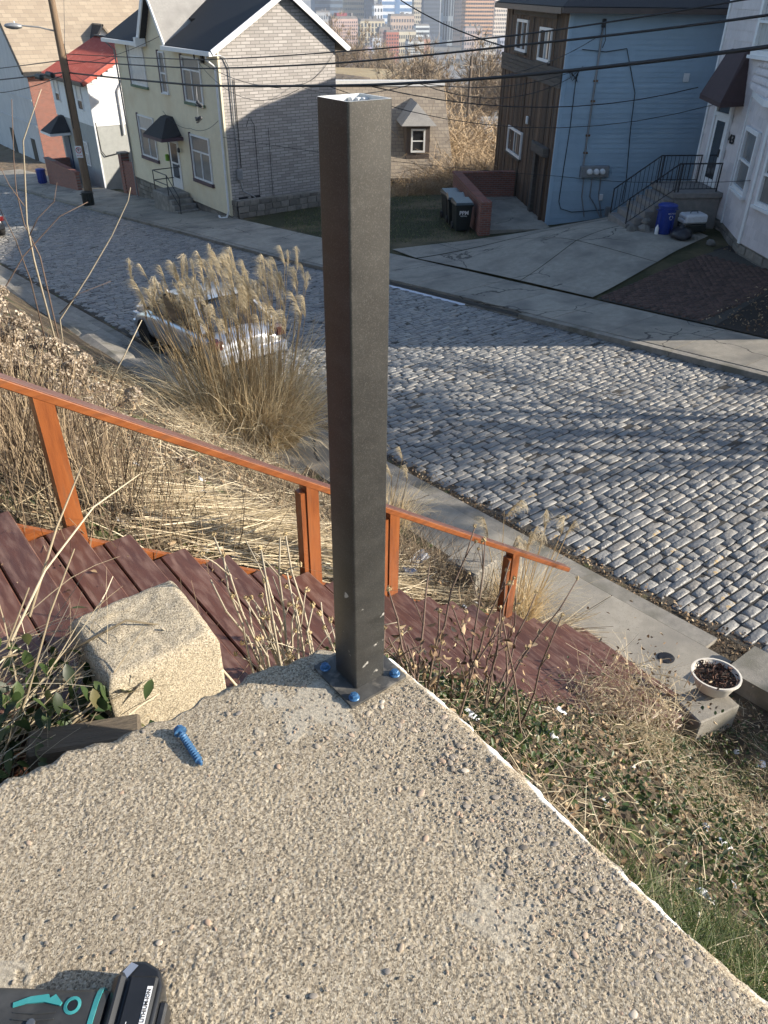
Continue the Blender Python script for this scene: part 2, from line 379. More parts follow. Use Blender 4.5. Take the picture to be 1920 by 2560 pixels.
while cnt < 280:
    if cnt < 190: x = 0.925 - abs(random.gauss(0.0, 0.13)) - 0.02; y = random.uniform(0.05, 1.24)
    else: x = random.uniform(-0.2, 0.9); y = random.uniform(0.1, 1.3)
    if not peb_ok(x, y): continue
    o = link('pebble', random.choice(pm), slab); s_ = random.uniform(0.007, 0.018) if cnt < 190 else random.uniform(.007, .016)
    o.location = (x - 0.3, y - 0.6, -0.0008); o.scale = (s_ * random.uniform(1, 1.3), s_, s_ * random.uniform(.30, .5)); o.rotation_euler = (random.uniform(-.15, .15), random.uniform(-.15, .15), random.uniform(0, 6.28)); cnt += 1
PV, PF, PR = [], [], []; base = np.array([v.co[:] for v in pm[0].vertices])
quads = []
for p in pm[0].polygons:
    q = list(p.vertices); quads.append(q if len(q) == 4 else q + [q[-1]])
quads = np.array([q for q in quads if len(set(q)) == 4]); nB = len(base); k = 0
while k < 3600:
    if k % 3: x = 0.93 - abs(random.gauss(0.0, 0.16)); y = random.uniform(0, 1.25)
    else: x = random.uniform(-.5, .92); y = random.uniform(0, 1.33)
    if not peb_ok(x, y): continue
    a = random.uniform(0, 6.28); s_ = random.uniform(.003, .0072); c_, s2 = math.cos(a), math.sin(a)
    b_ = base * np.array([s_ * random.uniform(1, 1.4), s_, s_ * .5]); b_ = np.stack([b_[:, 0] * c_ - b_[:, 1] * s2 + x - .3, b_[:, 0] * s2 + b_[:, 1] * c_ + y - .6, b_[:, 2] - 0.0003], -1)
    PV.append(b_); PF.append(quads + k * nB); PR.append(np.full(nB, random.random())); k += 1
np_mesh('pebbles', np.concatenate(PV), np.concatenate(PF), m_pebble, slab, rnd=np.concatenate(PR), kind='stuff', smooth=True)

# ------------------------------------------------------------------ black metal post
def dust_extra(nt, vec, colr, mix, mth, b):
    N = nt.nodes; L = nt.links
    def noise(sc, st=None, det=5):
        v = vec
        if st: mp = N.new('ShaderNodeMapping'); mp.inputs['Scale'].default_value = st; mp.inputs['Rotation'].default_value = (0.5, 0.6, 0.0); L.new(vec, mp.inputs[0]); v = mp.outputs[0]
        n = N.new('ShaderNodeTexNoise'); n.inputs['Scale'].default_value = sc; n.inputs['Detail'].default_value = det; L.new(v, n.inputs['Vector']); return n.outputs['Fac']
    sm = ramp_(nt, noise(9, (1, 1, 3.0)), [(.45, (0, 0, 0)), (.75, (1, 1, 1))])
    c = mix(mth('MULTIPLY', sm, 0.22), colr, (.085, .083, .078))
    sp = ramp_(nt, noise(420, None, 3), [(.52, (0, 0, 0)), (.70, (1, 1, 1))])
    c = mix(mth('MULTIPLY', sp, 0.38), c, (.13, .128, .12))
    scf = ramp_(nt, noise(26, None, 3), [(.655, (0, 0, 0)), (.69, (1, 1, 1))])
    sx = N.new('ShaderNodeSeparateXYZ'); L.new(vec, sx.inputs[0])
    low = mth('LESS_THAN', sx.outputs[2], 0.30)
    c = mix(mth('MULTIPLY', mth('MULTIPLY', scf, low), 0.8), c, (.45, .43, .39))
    return c
m_post = M('black_powder_coat', (.021, .021, .0205), (.015, .015, .015), scale=30, rough=0.43, spec=0.75, bump=0.10, bscale=900, bdist=0.0008, extra=dust_extra)
m_alu = M('bare_aluminium', (.66, .66, .64), (.58, .58, .57), scale=40, rough=0.55, metal=0.1)
m_plate = M('dusty_plate', (.035, .034, .033), (.085, .083, .078), scale=25, rough=0.5, big=(30, (.22, .20, .17), .55, .75))
m_blue = M('blue_coated_steel', (.05, .15, .30), (.03, .09, .20), scale=60, rough=0.38, metal=0.25, spec=0.6, big=(90, (.22, .36, .55), .6, .8))
PW = 0.089; PH = 1.303
post = empty('railing_post', (0.823, 1.145, 0.0), 0, 'tall black square metal post bolted to the porch landing', 'post')
def rsq(w, r, n=4):
    p = []
    for cx, cy, a0 in ((1, 1, 0), (-1, 1, 90), (-1, -1, 180), (1, -1, 270)):
        for i in range(n + 1):
            a = R(a0 + 90 * i / n); p.append((cx * (w / 2 - r) + r * math.cos(a), cy * (w / 2 - r) + r * math.sin(a)))
    return p
o_ = rsq(PW, 0.005); i_ = rsq(PW - 0.007, 0.003); n_ = len(o_)
mb = MB(); vs_ = [(x, y, z) for z in (0.006, PH) for x, y in o_] ; fs = [(i, (i + 1) % n_, n_ + (i + 1) % n_, n_ + i) for i in range(n_)]
mb.add(vs_, fs); mb.build('tube', m_post, post, smooth=30)
mb = MB(); mb.add([(x, y, PH - .6) for x, y in i_] + [(x, y, PH) for x, y in i_], [(i, n_ + i, n_ + (i + 1) % n_, (i + 1) % n_) for i in range(n_)]); mb.build('inner_wall', m_alu, post, smooth=30)
mb = MB(); mb.add([(x, y, PH) for x, y in o_] + [(x, y, PH) for x, y in i_], [(i, (i + 1) % n_, n_ + (i + 1) % n_, n_ + i) for i in range(n_)]); mb.build('cut_rim', m_alu, post)
h = (PW - .007) / 2
for k_, (x, y) in enumerate(((h - .006, h - .020), (h - .020, h - .006), (h - .013, h - .013))):
    MB().cbox(x - .006, x + .006, y - .006, y + .006, PH - .6, PH - .004, .0015).build('screw_boss', m_alu, post)
pw = 0.170
mb = MB(); hx, hy = 0.062, 0.062
outer = rsq(pw, 0.004, 2); no = len(outer); hole = [(hx - .010, hy - .006), (hx + .010, hy - .006), (hx + .010, hy + .006), (hx - .010, hy + .006)]
mb.prism(outer, 0.0005, 0.0085); mb.build('base_plate', m_plate, post)
MB().prism([(p[0], p[1]) for p in hole], 0.0086, 0.0092).build('slot_hole', M('hole_black', (.004, .004, .004), rough=1), post)
def hexbolt(mb, c, s=1.0, rz=0.0):
    m = Matrix.Translation(c) @ Matrix.Rotation(rz, 4, 'Z') @ Matrix.Scale(s, 4)
    mb.lathe([(.0135, 0), (.0140, .0015), (.0125, .0035), (.0098, .0045)], 20, m=m)
    mb.lathe([(.0102, .004), (.0104, .011), (.0085, .0125)], 6, m=m)
    mb.lathe([(.0055, .0123), (.0050, .0133)], 10, m=m)
for (x, y) in ((-.064, -.064), (.064, -.062), (-.064, .062)):
    mb = MB(); hexbolt(mb, (x, y, .0085), 1.0, random.uniform(0, 1)); mb.build('anchor_bolt', m_blue, post, smooth=30)
# ------------------------------------------------------------------ loose concrete screw
scr = empty('concrete_screw', (0.374, 1.238, 0.011), R(-90.5), 'loose blue hex head concrete screw lying on the landing', 'screw')
rotx = Matrix.Rotation(R(90), 4, 'Y')
mb = MB(); mb.lathe([(.0125, -.002), (.0128, .0), (.0118, .0025), (.0098, .0035)], 20, m=Matrix.Rotation(R(-90), 4, 'Y')); mb.lathe([(.0100, .003), (.0102, .010), (.0085, .0115)], 6, m=Matrix.Rotation(R(-90), 4, 'Y'))
mb.build('hex_head', m_blue, scr, smooth=30)
prof = []; L_ = .098
mb = MB(); mb.tube([(0, 0, 0), (L_ - .008, 0, -.004), (L_, 0, -.004)], [.0046, .0046, .0030], 10); mb.build('shank', m_blue, scr, smooth=40)
mb = MB(); pts = []; turns = 12; ns = 14
V_, F_ = [], []
for i in range(turns * ns + 1):
    a = 2 * math.pi * i / ns; x = .010 + (L_ - .018) * i / (turns * ns); zc = -.004 * x / L_
    for rr, dx in ((.0044, -.0018), (.0078, 0), (.0044, .0018)): V_.append((x + dx, rr * math.cos(a), zc + rr * math.sin(a)))
for i in range(turns * ns):
    for j in (0, 1): F_.append((3 * i + j, 3 * i + j + 1, 3 * i + j + 4, 3 * i + j + 3))
mb.add(V_, F_); mb.build('thread', m_blue, scr); scr.scale = (1.12, 1.2, 1.2)
# ================================================================== BANK, STEPS, HANDRAIL
def bank_extra(nt, vec, colr, mix, mth, b):
    N = nt.nodes; L = nt.links
    n = N.new('ShaderNodeTexNoise'); n.inputs['Scale'].default_value = 1.6; n.inputs['Detail'].default_value = 8; n.inputs['Roughness'].default_value = .7; L.new(vec, n.inputs['Vector'])
    c = mix(ramp_(nt, n.outputs['Fac'], [(.47, (0, 0, 0)), (.6, (1, 1, 1))]), colr, (.15, .115, .075))
    n2 = N.new('ShaderNodeTexNoise'); n2.inputs['Scale'].default_value = 5.0; n2.inputs['Detail'].default_value = 6; L.new(vec, n2.inputs['Vector'])
    c = mix(ramp_(nt, n2.outputs['Fac'], [(.71, (0, 0, 0)), (.76, (1, 1, 1))]), c, (.55, .57, .60))
    n3 = N.new('ShaderNodeTexNoise'); n3.inputs['Scale'].default_value = 2.3; n3.inputs['Detail'].default_value = 5
    mp = N.new('ShaderNodeMapping'); mp.inputs['Location'].default_value = (9, 4, 2); L.new(vec, mp.inputs[0]); L.new(mp.outputs[0], n3.inputs['Vector'])
    return mix(ramp_(nt, n3.outputs['Fac'], [(.6, (0, 0, 0)), (.72, (1, 1, 1))]), c, (.07, .10, .03))
m_bank = M('leaf_litter_soil', (.085, .065, .045), (.045, .036, .026), scale=14, rough=0.95, bump=1.0, bscale=40, bdist=0.03, spec=.2, extra=bank_extra)
grid_mesh('bank', np.concatenate([np.linspace(-9, -1, 20), np.linspace(-.9, 5.15, 160)]), np.concatenate([np.linspace(-6, 0, 30), np.linspace(.03, 14, 320), np.linspace(14.3, 40, 60)]), zhill, m_bank, kind='structure')
m_tread = M('brown_deck_paint', (.130, .055, .037), (.082, .037, .027), scale=3.0, rough=0.42, spec=0.5, bump=0.25, bscale=60, bdist=0.004, big=(5, (.21, .125, .095), .46, .72), rnd=0.18, stretch=(7, 1.2, 4))
m_rail = M('orange_cedar_stain', (.235, .072, .020), (.14, .040, .013), scale=2.2, rough=0.40, spec=0.5, coat=0.15, bump=0.25, bscale=30, bdist=0.003, rnd=0.12, stretch=(1.2, 9, 9), c3=(.30, .105, .032), big=(4, (.15, .060, .028), .55, .78))
m_railp = M('orange_cedar_post', (.235, .072, .020), (.14, .040, .013), scale=2.2, rough=0.40, spec=0.5, coat=0.15, bump=0.25, bscale=30, bdist=0.003, rnd=0.12, stretch=(9, 9, 1.0), c3=(.30, .105, .032), big=(4, (.15, .060, .028), .55, .78))
m_railtop = M('worn_brown_stain', (.17, .075, .055), (.12, .05, .035), scale=2.5, rough=.35, coat=.2, stretch=(1, 9, 9), bump=.2, bscale=30, bdist=.003)
stair = empty('wooden_steps', (0.74, 3.0, -1.05), 0, 'flight of brown painted wooden steps going down the bank to the pavement', 'steps')
RUN, RISE = 0.277, 0.194
for i in range(-10, 18):
    x = i * RUN; z = -i * RISE; yn = -0.95 + 0.02 * math.sin(i * 2.1); yf = 0.56 + 0.025 * math.sin(i * 3.7 + 1)
    for k_, (a, b_) in enumerate(((-.012, .132), (.138, .290))):
        dz = random.uniform(-.003, .003)
        o = MB().cbox(x + a, x + b_, yn, yf, z - .038 + dz, z + dz, .006).build('tread_board', m_tread, stair)
        o.rotation_euler = (random.uniform(-.002, .002), 0, random.uniform(-.004, .004))
    MB().box(x - .004, x + .016, yn + .02, yf - .02, z + .002, z + RISE - .042).build('riser', m_tread, stair)
for yy, nm in ((0.58, 'stringer'), (-0.93, 'stringer')):
    mb = MB(); a = (-2.9, 2.9 * .70); b_ = (4.95, -4.95 * .70)
    top = .10 if yy > 0 else -.08
    mb.prism([(a[0], a[1] + top), (a[0], a[1] - .24), (b_[0], b_[1] - .24 + .35 * 0), (b_[0], b_[1] + top)], 0, .04, Matrix.Translation((0, yy + .04, 0)) @ Matrix.Rotation(R(90), 4, 'X'))
    mb.build(nm, m_rail if yy > 0 else m_tread, stair)
rail = empty('stair_handrail', (0.74, 3.6, -1.05), 0, 'orange stained wooden handrail on square posts beside the brown steps', 'handrail')
# top rail
def rz_(x): return 0.925 - 0.712 * x
p0 = (-3.0, 0.0); p1_ = (4.33, 0.0)
mb = MB(); ang = math.atan(0.712); Ln = (4.33 + 3.0) / math.cos(ang)
mb.cbox(0, Ln, -.046, .046, -.022, .018, .004, Matrix.Translation((-3.0, 0, rz_(-3.0))) @ Matrix.Rotation(ang, 4, 'Y'))
mb.build('top_rail', m_rail, rail)
mb = MB(); mb.cbox(0.002, Ln - .003, -.044, .044, .0185, .0235, .002, Matrix.Translation((-3.0, 0, rz_(-3.0))) @ Matrix.Rotation(ang, 4, 'Y')); mb.build('rail_top_paint', m_railtop, rail)
for x in (-1.45, 0.02, 1.46, 2.14, 3.52):
    b_ = -0.70 * x - .25; w = .088; t_ = rz_(x) - .022
    mb = MB(); x0, x1 = x - w / 2, x + w / 2
    mb.add([(x0, -.044, b_), (x1, -.044, b_), (x1, .044, b_), (x0, .044, b_), (x0, -.044, t_ + .7 * w / 2), (x1, -.044, t_ - .7 * w / 2), (x1, .044, t_ - .7 * w / 2), (x0, .044, t_ + .7 * w / 2)],
           [(0, 3, 2, 1), (4, 5, 6, 7), (0, 1, 5, 4), (1, 2, 6, 5), (2, 3, 7, 6), (3, 0, 4, 7)])
    mb.build('rail_post', m_railp, rail)
    if x > 1: MB().box(x - w / 2 - .04, x - w / 2 - .003, -.035, .035, b_, t_ - .02).build('rail_post', m_railp, rail)
# ================================================================== STREET
m_bed = M('joint_grit', (.075, .066, .054), (.040, .036, .031), scale=30, rough=.95, bump=.6, bscale=120)
m_cobble = M('granite_sett', (.27, .26, .24), (.14, .138, .134), scale=14, rough=0.46, spec=.55, bump=0.9, bscale=20, bdist=.02, rnd=0.16, big=(5.0, (.30, .285, .255), .56, .70),
             rnd_cols=[(0, (.150, .150, .150)), (.25, (.225, .222, .215)), (.5, (.180, .180, .180)), (.75, (.255, .246, .228)), (.92, (.21, .190, .165)), (1, (.29, .275, .245))])
m_cobble_y = M('lichen_stained_sett', (.30, .29, .27), (.18, .175, .17), scale=14, rough=.65, bump=.9, bscale=20, bdist=.02, big=(11, (.34, .23, .09), .55, .64))
ysx = np.concatenate([np.linspace(-30, 60, 91), np.linspace(64, 130, 12)])
def strip_mesh(name, fl, fr, ys, zf, nx, mat, kind='structure', parent=None):
    T = np.linspace(0, 1, nx); X = fl(ys)[None] * (1 - T[:, None]) + fr(ys)[None] * T[:, None]; Y = np.broadcast_to(ys[None], X.shape); Z = zf(X, Y)
    I = np.arange(X.size).reshape(X.shape); F = np.stack([I[:-1, :-1], I[1:, :-1], I[1:, 1:], I[:-1, 1:]], -1).reshape(-1, 4)
    return np_mesh(name, np.stack([X, Y, Z], -1).reshape(-1, 3), F, mat, parent, kind=kind, smooth=True)
def crown(x, y): return 0.016 * fbm(np.asarray(x, float), np.asarray(y, float), .9, 55) + 0.05 * np.sin(np.clip((x - 6.5) / 7.2, 0, 1) * math.pi)
street = strip_mesh('street', lambda y: kN(y) - .5, lambda y: kF(y) + .3, ysx, lambda X, Y: zs(Y) - 0.010 + crown(X, Y), 16, m_bed)
def sett_geo(l, w, r):
    # octagonal rounded block, centred, top near z = 0
    c = min(l, w) * .13; hx, hy = l / 2, w / 2
    o8 = [(hx - c, -hy), (hx, -hy + c), (hx, hy - c), (hx - c, hy), (-hx + c, hy), (-hx, hy - c), (-hx, -hy + c), (-hx + c, -hy)]
    j = r.normal(0, .003, (8, 2))
    hz_ = r.normal(0, .004)
    vs_ = [(x + j[i][0], y + j[i][1], -.05) for i, (x, y) in enumerate(o8)] + [(x + j[i][0], y + j[i][1], -.012 + r.normal(0, .002)) for i, (x, y) in enumerate(o8)] \
        + [(x * .92 + j[i][0], y * .84 + j[i][1], .002 + hz_ + r.normal(0, .0035)) for i, (x, y) in enumerate(o8)] + [(r.normal(0, .03), r.normal(0, .015), .003 + hz_ + r.normal(0, .005))]
    fs = []
    for k in range(2):
        for i in range(8): fs.append((k * 8 + i, k * 8 + (i + 1) % 8, (k + 1) * 8 + (i + 1) % 8, (k + 1) * 8 + i))
    for i in range(0, 8, 2): fs.append((16 + i, 16 + (i + 1) % 8, 16 + (i + 2) % 8, 24))
    return np.array(vs_), np.array(fs)
setts = []; y = -3.0; row = 0; rs = np.random.default_rng(5)
while y < 58:
    p = rs.uniform(.100, .138); x = float(kN(y)) + rs.uniform(0.0, .2)
    while x < float(kF(y)) - .06:
        l = rs.uniform(.15, .37)
        yy = y + .05 * math.sin(x * .55 + y * .08) + .012 * math.sin(x * 2.1 + y) + rs.normal(0, .004)
        setts.append((x + l / 2, yy, l - .014, p - .011, rs.random())); x += l
    y += p; row += 1
iM = Matrix(((right.x, right.y, right.z), (down.x, down.y, down.z), (fwd.x, fwd.y, fwd.z)))
def px(p):
    c = iM @ (Vector(p) - CAM); return (960 + FPX * c.x / c.z, 1280 + FPX * c.y / c.z, c.z) if c.z > 0 else (-1, -1, -1)
vis = []
for i, s_ in enumerate(setts):
    if s_[1] < 9:
        q = px((s_[0], s_[1], zs(s_[1])))
        if 930 < q[0] < 1920 and 0 < q[1] < 2560 and q[2] > 0: vis.append((q[2], i))
vis.sort(); single = set(i for _, i in vis[:300])
bank_me = []
for k in range(12):
    Vb, Fb = sett_geo(1.0 * .25, .105, rs); mb = MB(); mb.add([tuple(v) for v in Vb], [tuple(f) for f in Fb]); bank_me.append(mb.mesh('cobble', 66))
    bank_me[-1].materials.append(m_cobble)
bank_y = [m_.copy() for m_ in bank_me[:4]]
for m_ in bank_y: m_.materials.clear(); m_.materials.append(m_cobble_y)
CV, CF, CR = [], [], []; n = 0
tilt = math.atan(SL)
for i, (x, y, l, w, r_) in enumerate(setts):
    zc = zs(y) + float(crown(x, y)) + rs.normal(0, .004)
    if i in single:
        stain = rs.random() < .14 * math.exp(-((x - 7.6) / .8) ** 2)
        o = link('cobble', random.choice(bank_y if stain else bank_me), street); o.location = (x, y, zc); o.scale = (l / .25, w / .105, 1.0)
        o.rotation_euler = (-tilt + rs.normal(0, .03), rs.normal(0, .02), rs.normal(0, .02))
    else:
        Vb, Fb = sett_geo(l, w, rs); a = rs.normal(0, .02); tx, ty = rs.normal(0, .02), -SL + rs.normal(0, .03)
        X_ = Vb[:, 0] - a * Vb[:, 1]; Y_ = Vb[:, 1] + a * Vb[:, 0]
        CV.append(np.stack([X_ + x, Y_ + y, Vb[:, 2] + zc + tx * X_ + ty * Y_], -1)); CF.append(Fb + n); n += len(Vb); CR.append(np.full(len(Vb), r_))
np_mesh('cobbles', np.concatenate(CV), np.concatenate(CF), m_cobble, street, rnd=np.concatenate(CR), kind='stuff', smooth=True, sharp=66)
# ------------------------------------------------------------------ near pavement, kerbs
def crack_extra(nt, vec, colr, mix, mth, b):
    N = nt.nodes; L = nt.links
    nz = N.new('ShaderNodeTexNoise'); nz.inputs['Scale'].default_value = 1.8; nz.inputs['Detail'].default_value = 5; L.new(vec, nz.inputs['Vector'])
    ad = N.new('ShaderNodeMix'); ad.data_type = 'RGBA'; ad.blend_type = 'LINEAR_LIGHT'; ad.inputs['Factor'].default_value = .22; L.new(vec, ad.inputs[6]); L.new(nz.outputs['Color'], ad.inputs[7])
    v = N.new('ShaderNodeTexVoronoi'); v.feature = 'DISTANCE_TO_EDGE'; v.inputs['Scale'].default_value = .42; L.new(ad.outputs[2], v.inputs['Vector'])
    m2 = N.new('ShaderNodeTexNoise'); m2.inputs['Scale'].default_value = .35; L.new(vec, m2.inputs['Vector'])
    k = mth('MULTIPLY', mth('LESS_THAN', v.outputs['Distance'], .006), mth('GREATER_THAN', m2.outputs['Fac'], .5))
    c = mix(mth('MULTIPLY', k, .8), colr, (.05, .045, .04))
    sp = N.new('ShaderNodeTexNoise'); sp.inputs['Scale'].default_value = 60; sp.inputs['Detail'].default_value = 3; L.new(vec, sp.inputs['Vector'])
    return mix(mth('MULTIPLY', ramp_(nt, sp.outputs['Fac'], [(.6, (0, 0, 0)), (.7, (1, 1, 1))]), .5), c, (.15, .14, .12))
m_conc = M('pavement_concrete', (.36, .325, .27), (.275, .25, .205), scale=6, rough=.9, bump=.35, bscale=90, bdist=.006, rnd=.10, big=(1.1, (.20, .185, .16), .45, .68), spec=.3, extra=crack_extra)
m_conc2 = M('old_kerb_concrete', (.30, .275, .235), (.20, .185, .16), scale=9, rough=.92, bump=.5, bscale=70, bdist=.008, rnd=.12, big=(2.5, (.16, .15, .12), .5, .68), spec=.25)
def sheet(name, poly, zf, th, mat, parent=None, kind=None, bevel=0.0):
    """slab following the ground: polygon corners lifted to zf, thickness th"""
    n = len(poly); mb = MB(); vs_ = [(x, y, float(zf(x, y))) for x, y in poly] + [(x, y, float(zf(x, y)) - th) for x, y in poly]
    mb.add(vs_, [tuple(range(n)), tuple(reversed(range(n, 2 * n)))] + [(i, n + i, n + (i + 1) % n, (i + 1) % n) for i in range(n)])
    return mb.build(name, mat, parent, kind=kind)
nw = tag(strip_mesh('near_pavement', lambda y: 0 * y + 5.0, lambda y: kN(y) - .02, ysx[ysx < 61], lambda X, Y: zs(Y) + 0.03 + 0 * X, 3, m_bank), kind='structure')
y = 2.3
while y < 48:
    L1 = random.uniform(1.45, 1.6); xe_ = float(kN(y)) - .40
    o = sheet('paving_slab', [(5.12, y), (xe_, y), (xe_ - .0, y + L1 - .014), (5.12, y + L1 - .014)], lambda a, b: zs(b) + .10 + random.uniform(-.004, .004), .12, m_conc, nw)
    y += L1
y = 2.6
while y < 48:
    L1 = random.uniform(1.7, 2.2); xk = float(kN(y))
    sheet('kerbstone', [(xk - .385, y), (xk - .17, y), (xk - .17, y + L1 - .012), (xk - .385, y + L1 - .012)], lambda a, b: zs(b) + .088, .2, m_conc2, nw); y += L1
for (y0, y1) in ((-3.0, 0.55), (0.57, 2.22)):
    sheet('raised_kerbstone', [(5.98, y0), (6.50, y0), (6.50, y1), (5.98, y1)], lambda a, b: zs(b) + .24, .35, m_conc2, nw)
# sloping coping blocks along the bank
wall = empty('coping_wall', (4.9, 9.0, zs(9.0)), 0, 'low concrete wall of sloping coping blocks between dry bank and pavement', 'wall')
for (y0, y1, dz) in ((8.2, 10.3, .46), (12.5, 14.55, .60), (14.8, 16.9, .58), (17.0, 19.0, .56), (19.05, 21.2, .54), (21.25, 23.4, .52), (23.5, 27, .5)):
    mb = MB(); z0 = zs((y0 + y1) / 2); sx = []
    for y_ in (y0, y0 + .25, y1 - .15, y1):
        t_ = z0 + dz - SL * .5 * (y_ - (y0 + y1) / 2); e = .16 if y_ in (y0, y1) else 0
        sx.append([(4.55, y_, t_ + .0 - e * .3), (4.80, y_, t_ + .06 - e * .4), (5.15, y_, t_ - .02 - e), (5.20, y_, t_ - .14 - e), (5.22, y_, z0 - .25), (4.5, y_, z0 - .25)])
    vs_ = [(p[0] - 4.9, p[1] - 9.0, p[2] - zs(9.0)) for r_ in sx for p in r_]; fs = [tuple(range(5, -1, -1)), tuple(18 + i for i in range(6))]
    for k in range(3):
        for i in range(6): fs.append((k * 6 + i, k * 6 + (i + 1) % 6, (k + 1) * 6 + (i + 1) % 6, (k + 1) * 6 + i))
    mb.add(vs_, fs); mb.build('coping_block', m_conc2, wall)
# concrete cube by the foot of the steps, water valve cap
cube = MB().cbox(-.19, .19, -.2, .2, -.05, .55, .02).build('concrete_block', m_conc2); cube.location = (4.66, 4.48, -4.0); cube.rotation_euler = (0, 0, R(8)); tag(cube, 'square concrete pier block among the dry weeds past the handrail end', 'concrete block')
mb = MB(); mb.lathe([(.085, 0), (.085, .006), (.07, .010), (.0, .010)], 20); mb.box(-.03, .03, -.006, .006, .009, .014)
cap = mb.build('valve_cap', M('dark_iron', (.03, .03, .035), rough=.55, metal=.5)); cap.location = (5.83, 2.75, zs(2.75) + .102); cap.rotation_euler = (math.atan(-SL), 0, 0); tag(cap, 'small round dark iron valve cap set in the pavement', 'valve cap')
# ================================================================== BUILDING HELPERS
def wmat(O, a, n):
    a = Vector(a).normalized(); n = Vector(n).normalized()
    return Matrix(((a.x, n.x, 0, O[0]), (a.y, n.y, 0, O[1]), (0, 0, 1, O[2]), (0, 0, 0, 1)))
def siding(parent, O, a, n, w, z0, z1, exp, mat, single=False, top=None, name='siding'):
    """lapped boards on a wall. top(s) optional roofline clip -> board runs [s0, s1] per height"""
    W = wmat(O, a, n); root = None; z = z0; mbj = MB()
    if single: root = MB().box(0, w, -.06, 0.0, z0, z1, W).build('wall', mat, parent)
    while z < z1 - .01:
        h = min(exp, z1 - z); s0, s1 = (0, w) if top is None else top(z)
        if s1 - s0 > .05:
            mb = MB() if single else mbj
            mb.add([(s0, 0.002, z), (s1, 0.002, z), (s1, .020, z), (s0, .020, z), (s0, 0.002, z + h), (s1, 0.002, z + h), (s1, .006, z + h), (s0, .006, z + h)],
                   [(0, 3, 2, 1), (4, 5, 6, 7), (0, 1, 5, 4), (1, 2, 6, 5), (2, 3, 7, 6), (3, 0, 4, 7)], W)
            if single: mb.build('siding_board', mat, root)
        z += exp
    if not single:
        mbj.box(0, w, -.06, 0.0, z0, z1 if top is None else z0 + .01, W); return mbj.build(name, mat, parent)
    return root
def window(parent, O, a, n, s0, s1, z0, z1, frame, panes, fw=.07, sill=None, sash=None, mull=None, head=None, depth=.06, name='window', shade=None):
    """frame ring with recessed panes; mull = list of s positions, sash = list of z positions"""
    W = wmat(O, a, n); mb = MB(); d0, d1 = 0.004, depth
    for (p, q, r_, t) in ((s0, s1, z1 - fw, z1), (s0, s1, z0, z0 + fw), (s0, s0 + fw, z0 + fw, z1 - fw), (s1 - fw, s1, z0 + fw, z1 - fw)): mb.box(p, q, d0, d1, r_, t, W)
    for z in (sash or []): mb.box(s0 + fw, s1 - fw, d0, d1 - .012, z - .03, z + .03, W)
    for (m_, za, zb) in (mull or []): mb.box(m_ - .022, m_ + .022, d0, d1 - .012, za, zb, W)
    o = mb.build(name, frame, parent)
    zz_ = [z0 + fw] + sorted(sash or []) + [z1 - fw]
    for i in range(len(zz_) - 1):
        MB().box(s0 + fw * .9, s1 - fw * .9, .006, .024, zz_[i], zz_[i + 1] - .001, W).build('pane', panes[i % len(panes)], o)
    if sill: MB().box(s0 - .06, s1 + .06, d0, d1 + .05, z0 - sill[1], z0 - .002, W).build('sill', sill[0], o)
    if head: MB().box(s0 - .05, s1 + .05, d0, d1 + .02, z1 + .002, z1 + .07, W).build('head_trim', head, o)
    if shade: MB().box(s0 - .07, s0 - .002, d0, d1 + .02, z0 - .1, z1 + .03, W).build('side_trim', shade, o)
    return o
def roofplane(parent, quad, th, mat, name='roof', kind=None):
    q = [Vector(p) for p in quad]; nn = (q[1] - q[0]).cross(q[-1] - q[0]).normalized()
    if nn.z < 0: nn = -nn
    mb = MB(); k = len(q); mb.add([p for p in q] + [p - nn * th for p in q], [tuple(range(k)), tuple(reversed(range(k, 2 * k)))] + [(i, k + i, k + (i + 1) % k, (i + 1) % k) for i in range(k)])
    return mb.build(name, mat, parent, kind=kind)
def bar(mb, p, q, w, h):
    p = Vector(p); q = Vector(q); d = q - p; L_ = d.length; m = Matrix.Translation(p) @ d.to_track_quat('X', 'Z').to_matrix().to_4x4()
    mb.box(0, L_, -w / 2, w / 2, -h / 2, h / 2, m); return mb
def stones(parent, O, a, n, w, zf0, zf1, sh, mat, name='stone', mortar=None):
    W = wmat(O, a, n)
    zlo = min(zf0(0), zf0(w)); zhi = max(zf1(0), zf1(w)); z = zlo
    mb = MB(); mb.add([(0, -.25, zf0(0) - .3), (w, -.25, zf0(w) - .3), (w, .0, zf0(w) - .3), (0, .0, zf0(0) - .3), (0, -.25, zf1(0)), (w, -.25, zf1(w)), (w, 0, zf1(w)), (0, 0, zf1(0))],
                      [(0, 3, 2, 1), (4, 5, 6, 7), (0, 1, 5, 4), (1, 2, 6, 5), (2, 3, 7, 6), (3, 0, 4, 7)], W)
    core = mb.build('mortar_core', mortar or m_conc2, parent)
    while z < zhi:
        h = random.uniform(.75, 1.25) * sh; s = 0.0
        while s < w - .05:
            l = min(random.uniform(1.1, 2.6) * sh, w - s); t_ = min(z + h, zf1(s + l / 2)); b_ = max(z, zf0(s + l / 2) - .1)
            if t_ - b_ > .05:
                MB().cbox(s + .012, s + l - .012, .0, .03 + random.uniform(0, .03), b_ + .012, t_ - .012, .012, W).build(name, mat, core)
            s += l
        z += h
m_yel = M('pale_yellow_siding', (.74, .66, .48), (.66, .59, .43), scale=2.5, rough=.6, spec=.4, big=(.9, (.64, .54, .37), .5, .75))
m_wht = M('white_trim', (.78, .78, .77), (.70, .70, .70), scale=6, rough=.55)
m_plum = M('plum_trim', (.085, .045, .065), (.06, .035, .05), scale=9, rough=.6)
m_green = M('green_sill', (.10, .17, .11), (.07, .13, .08), scale=9, rough=.6)
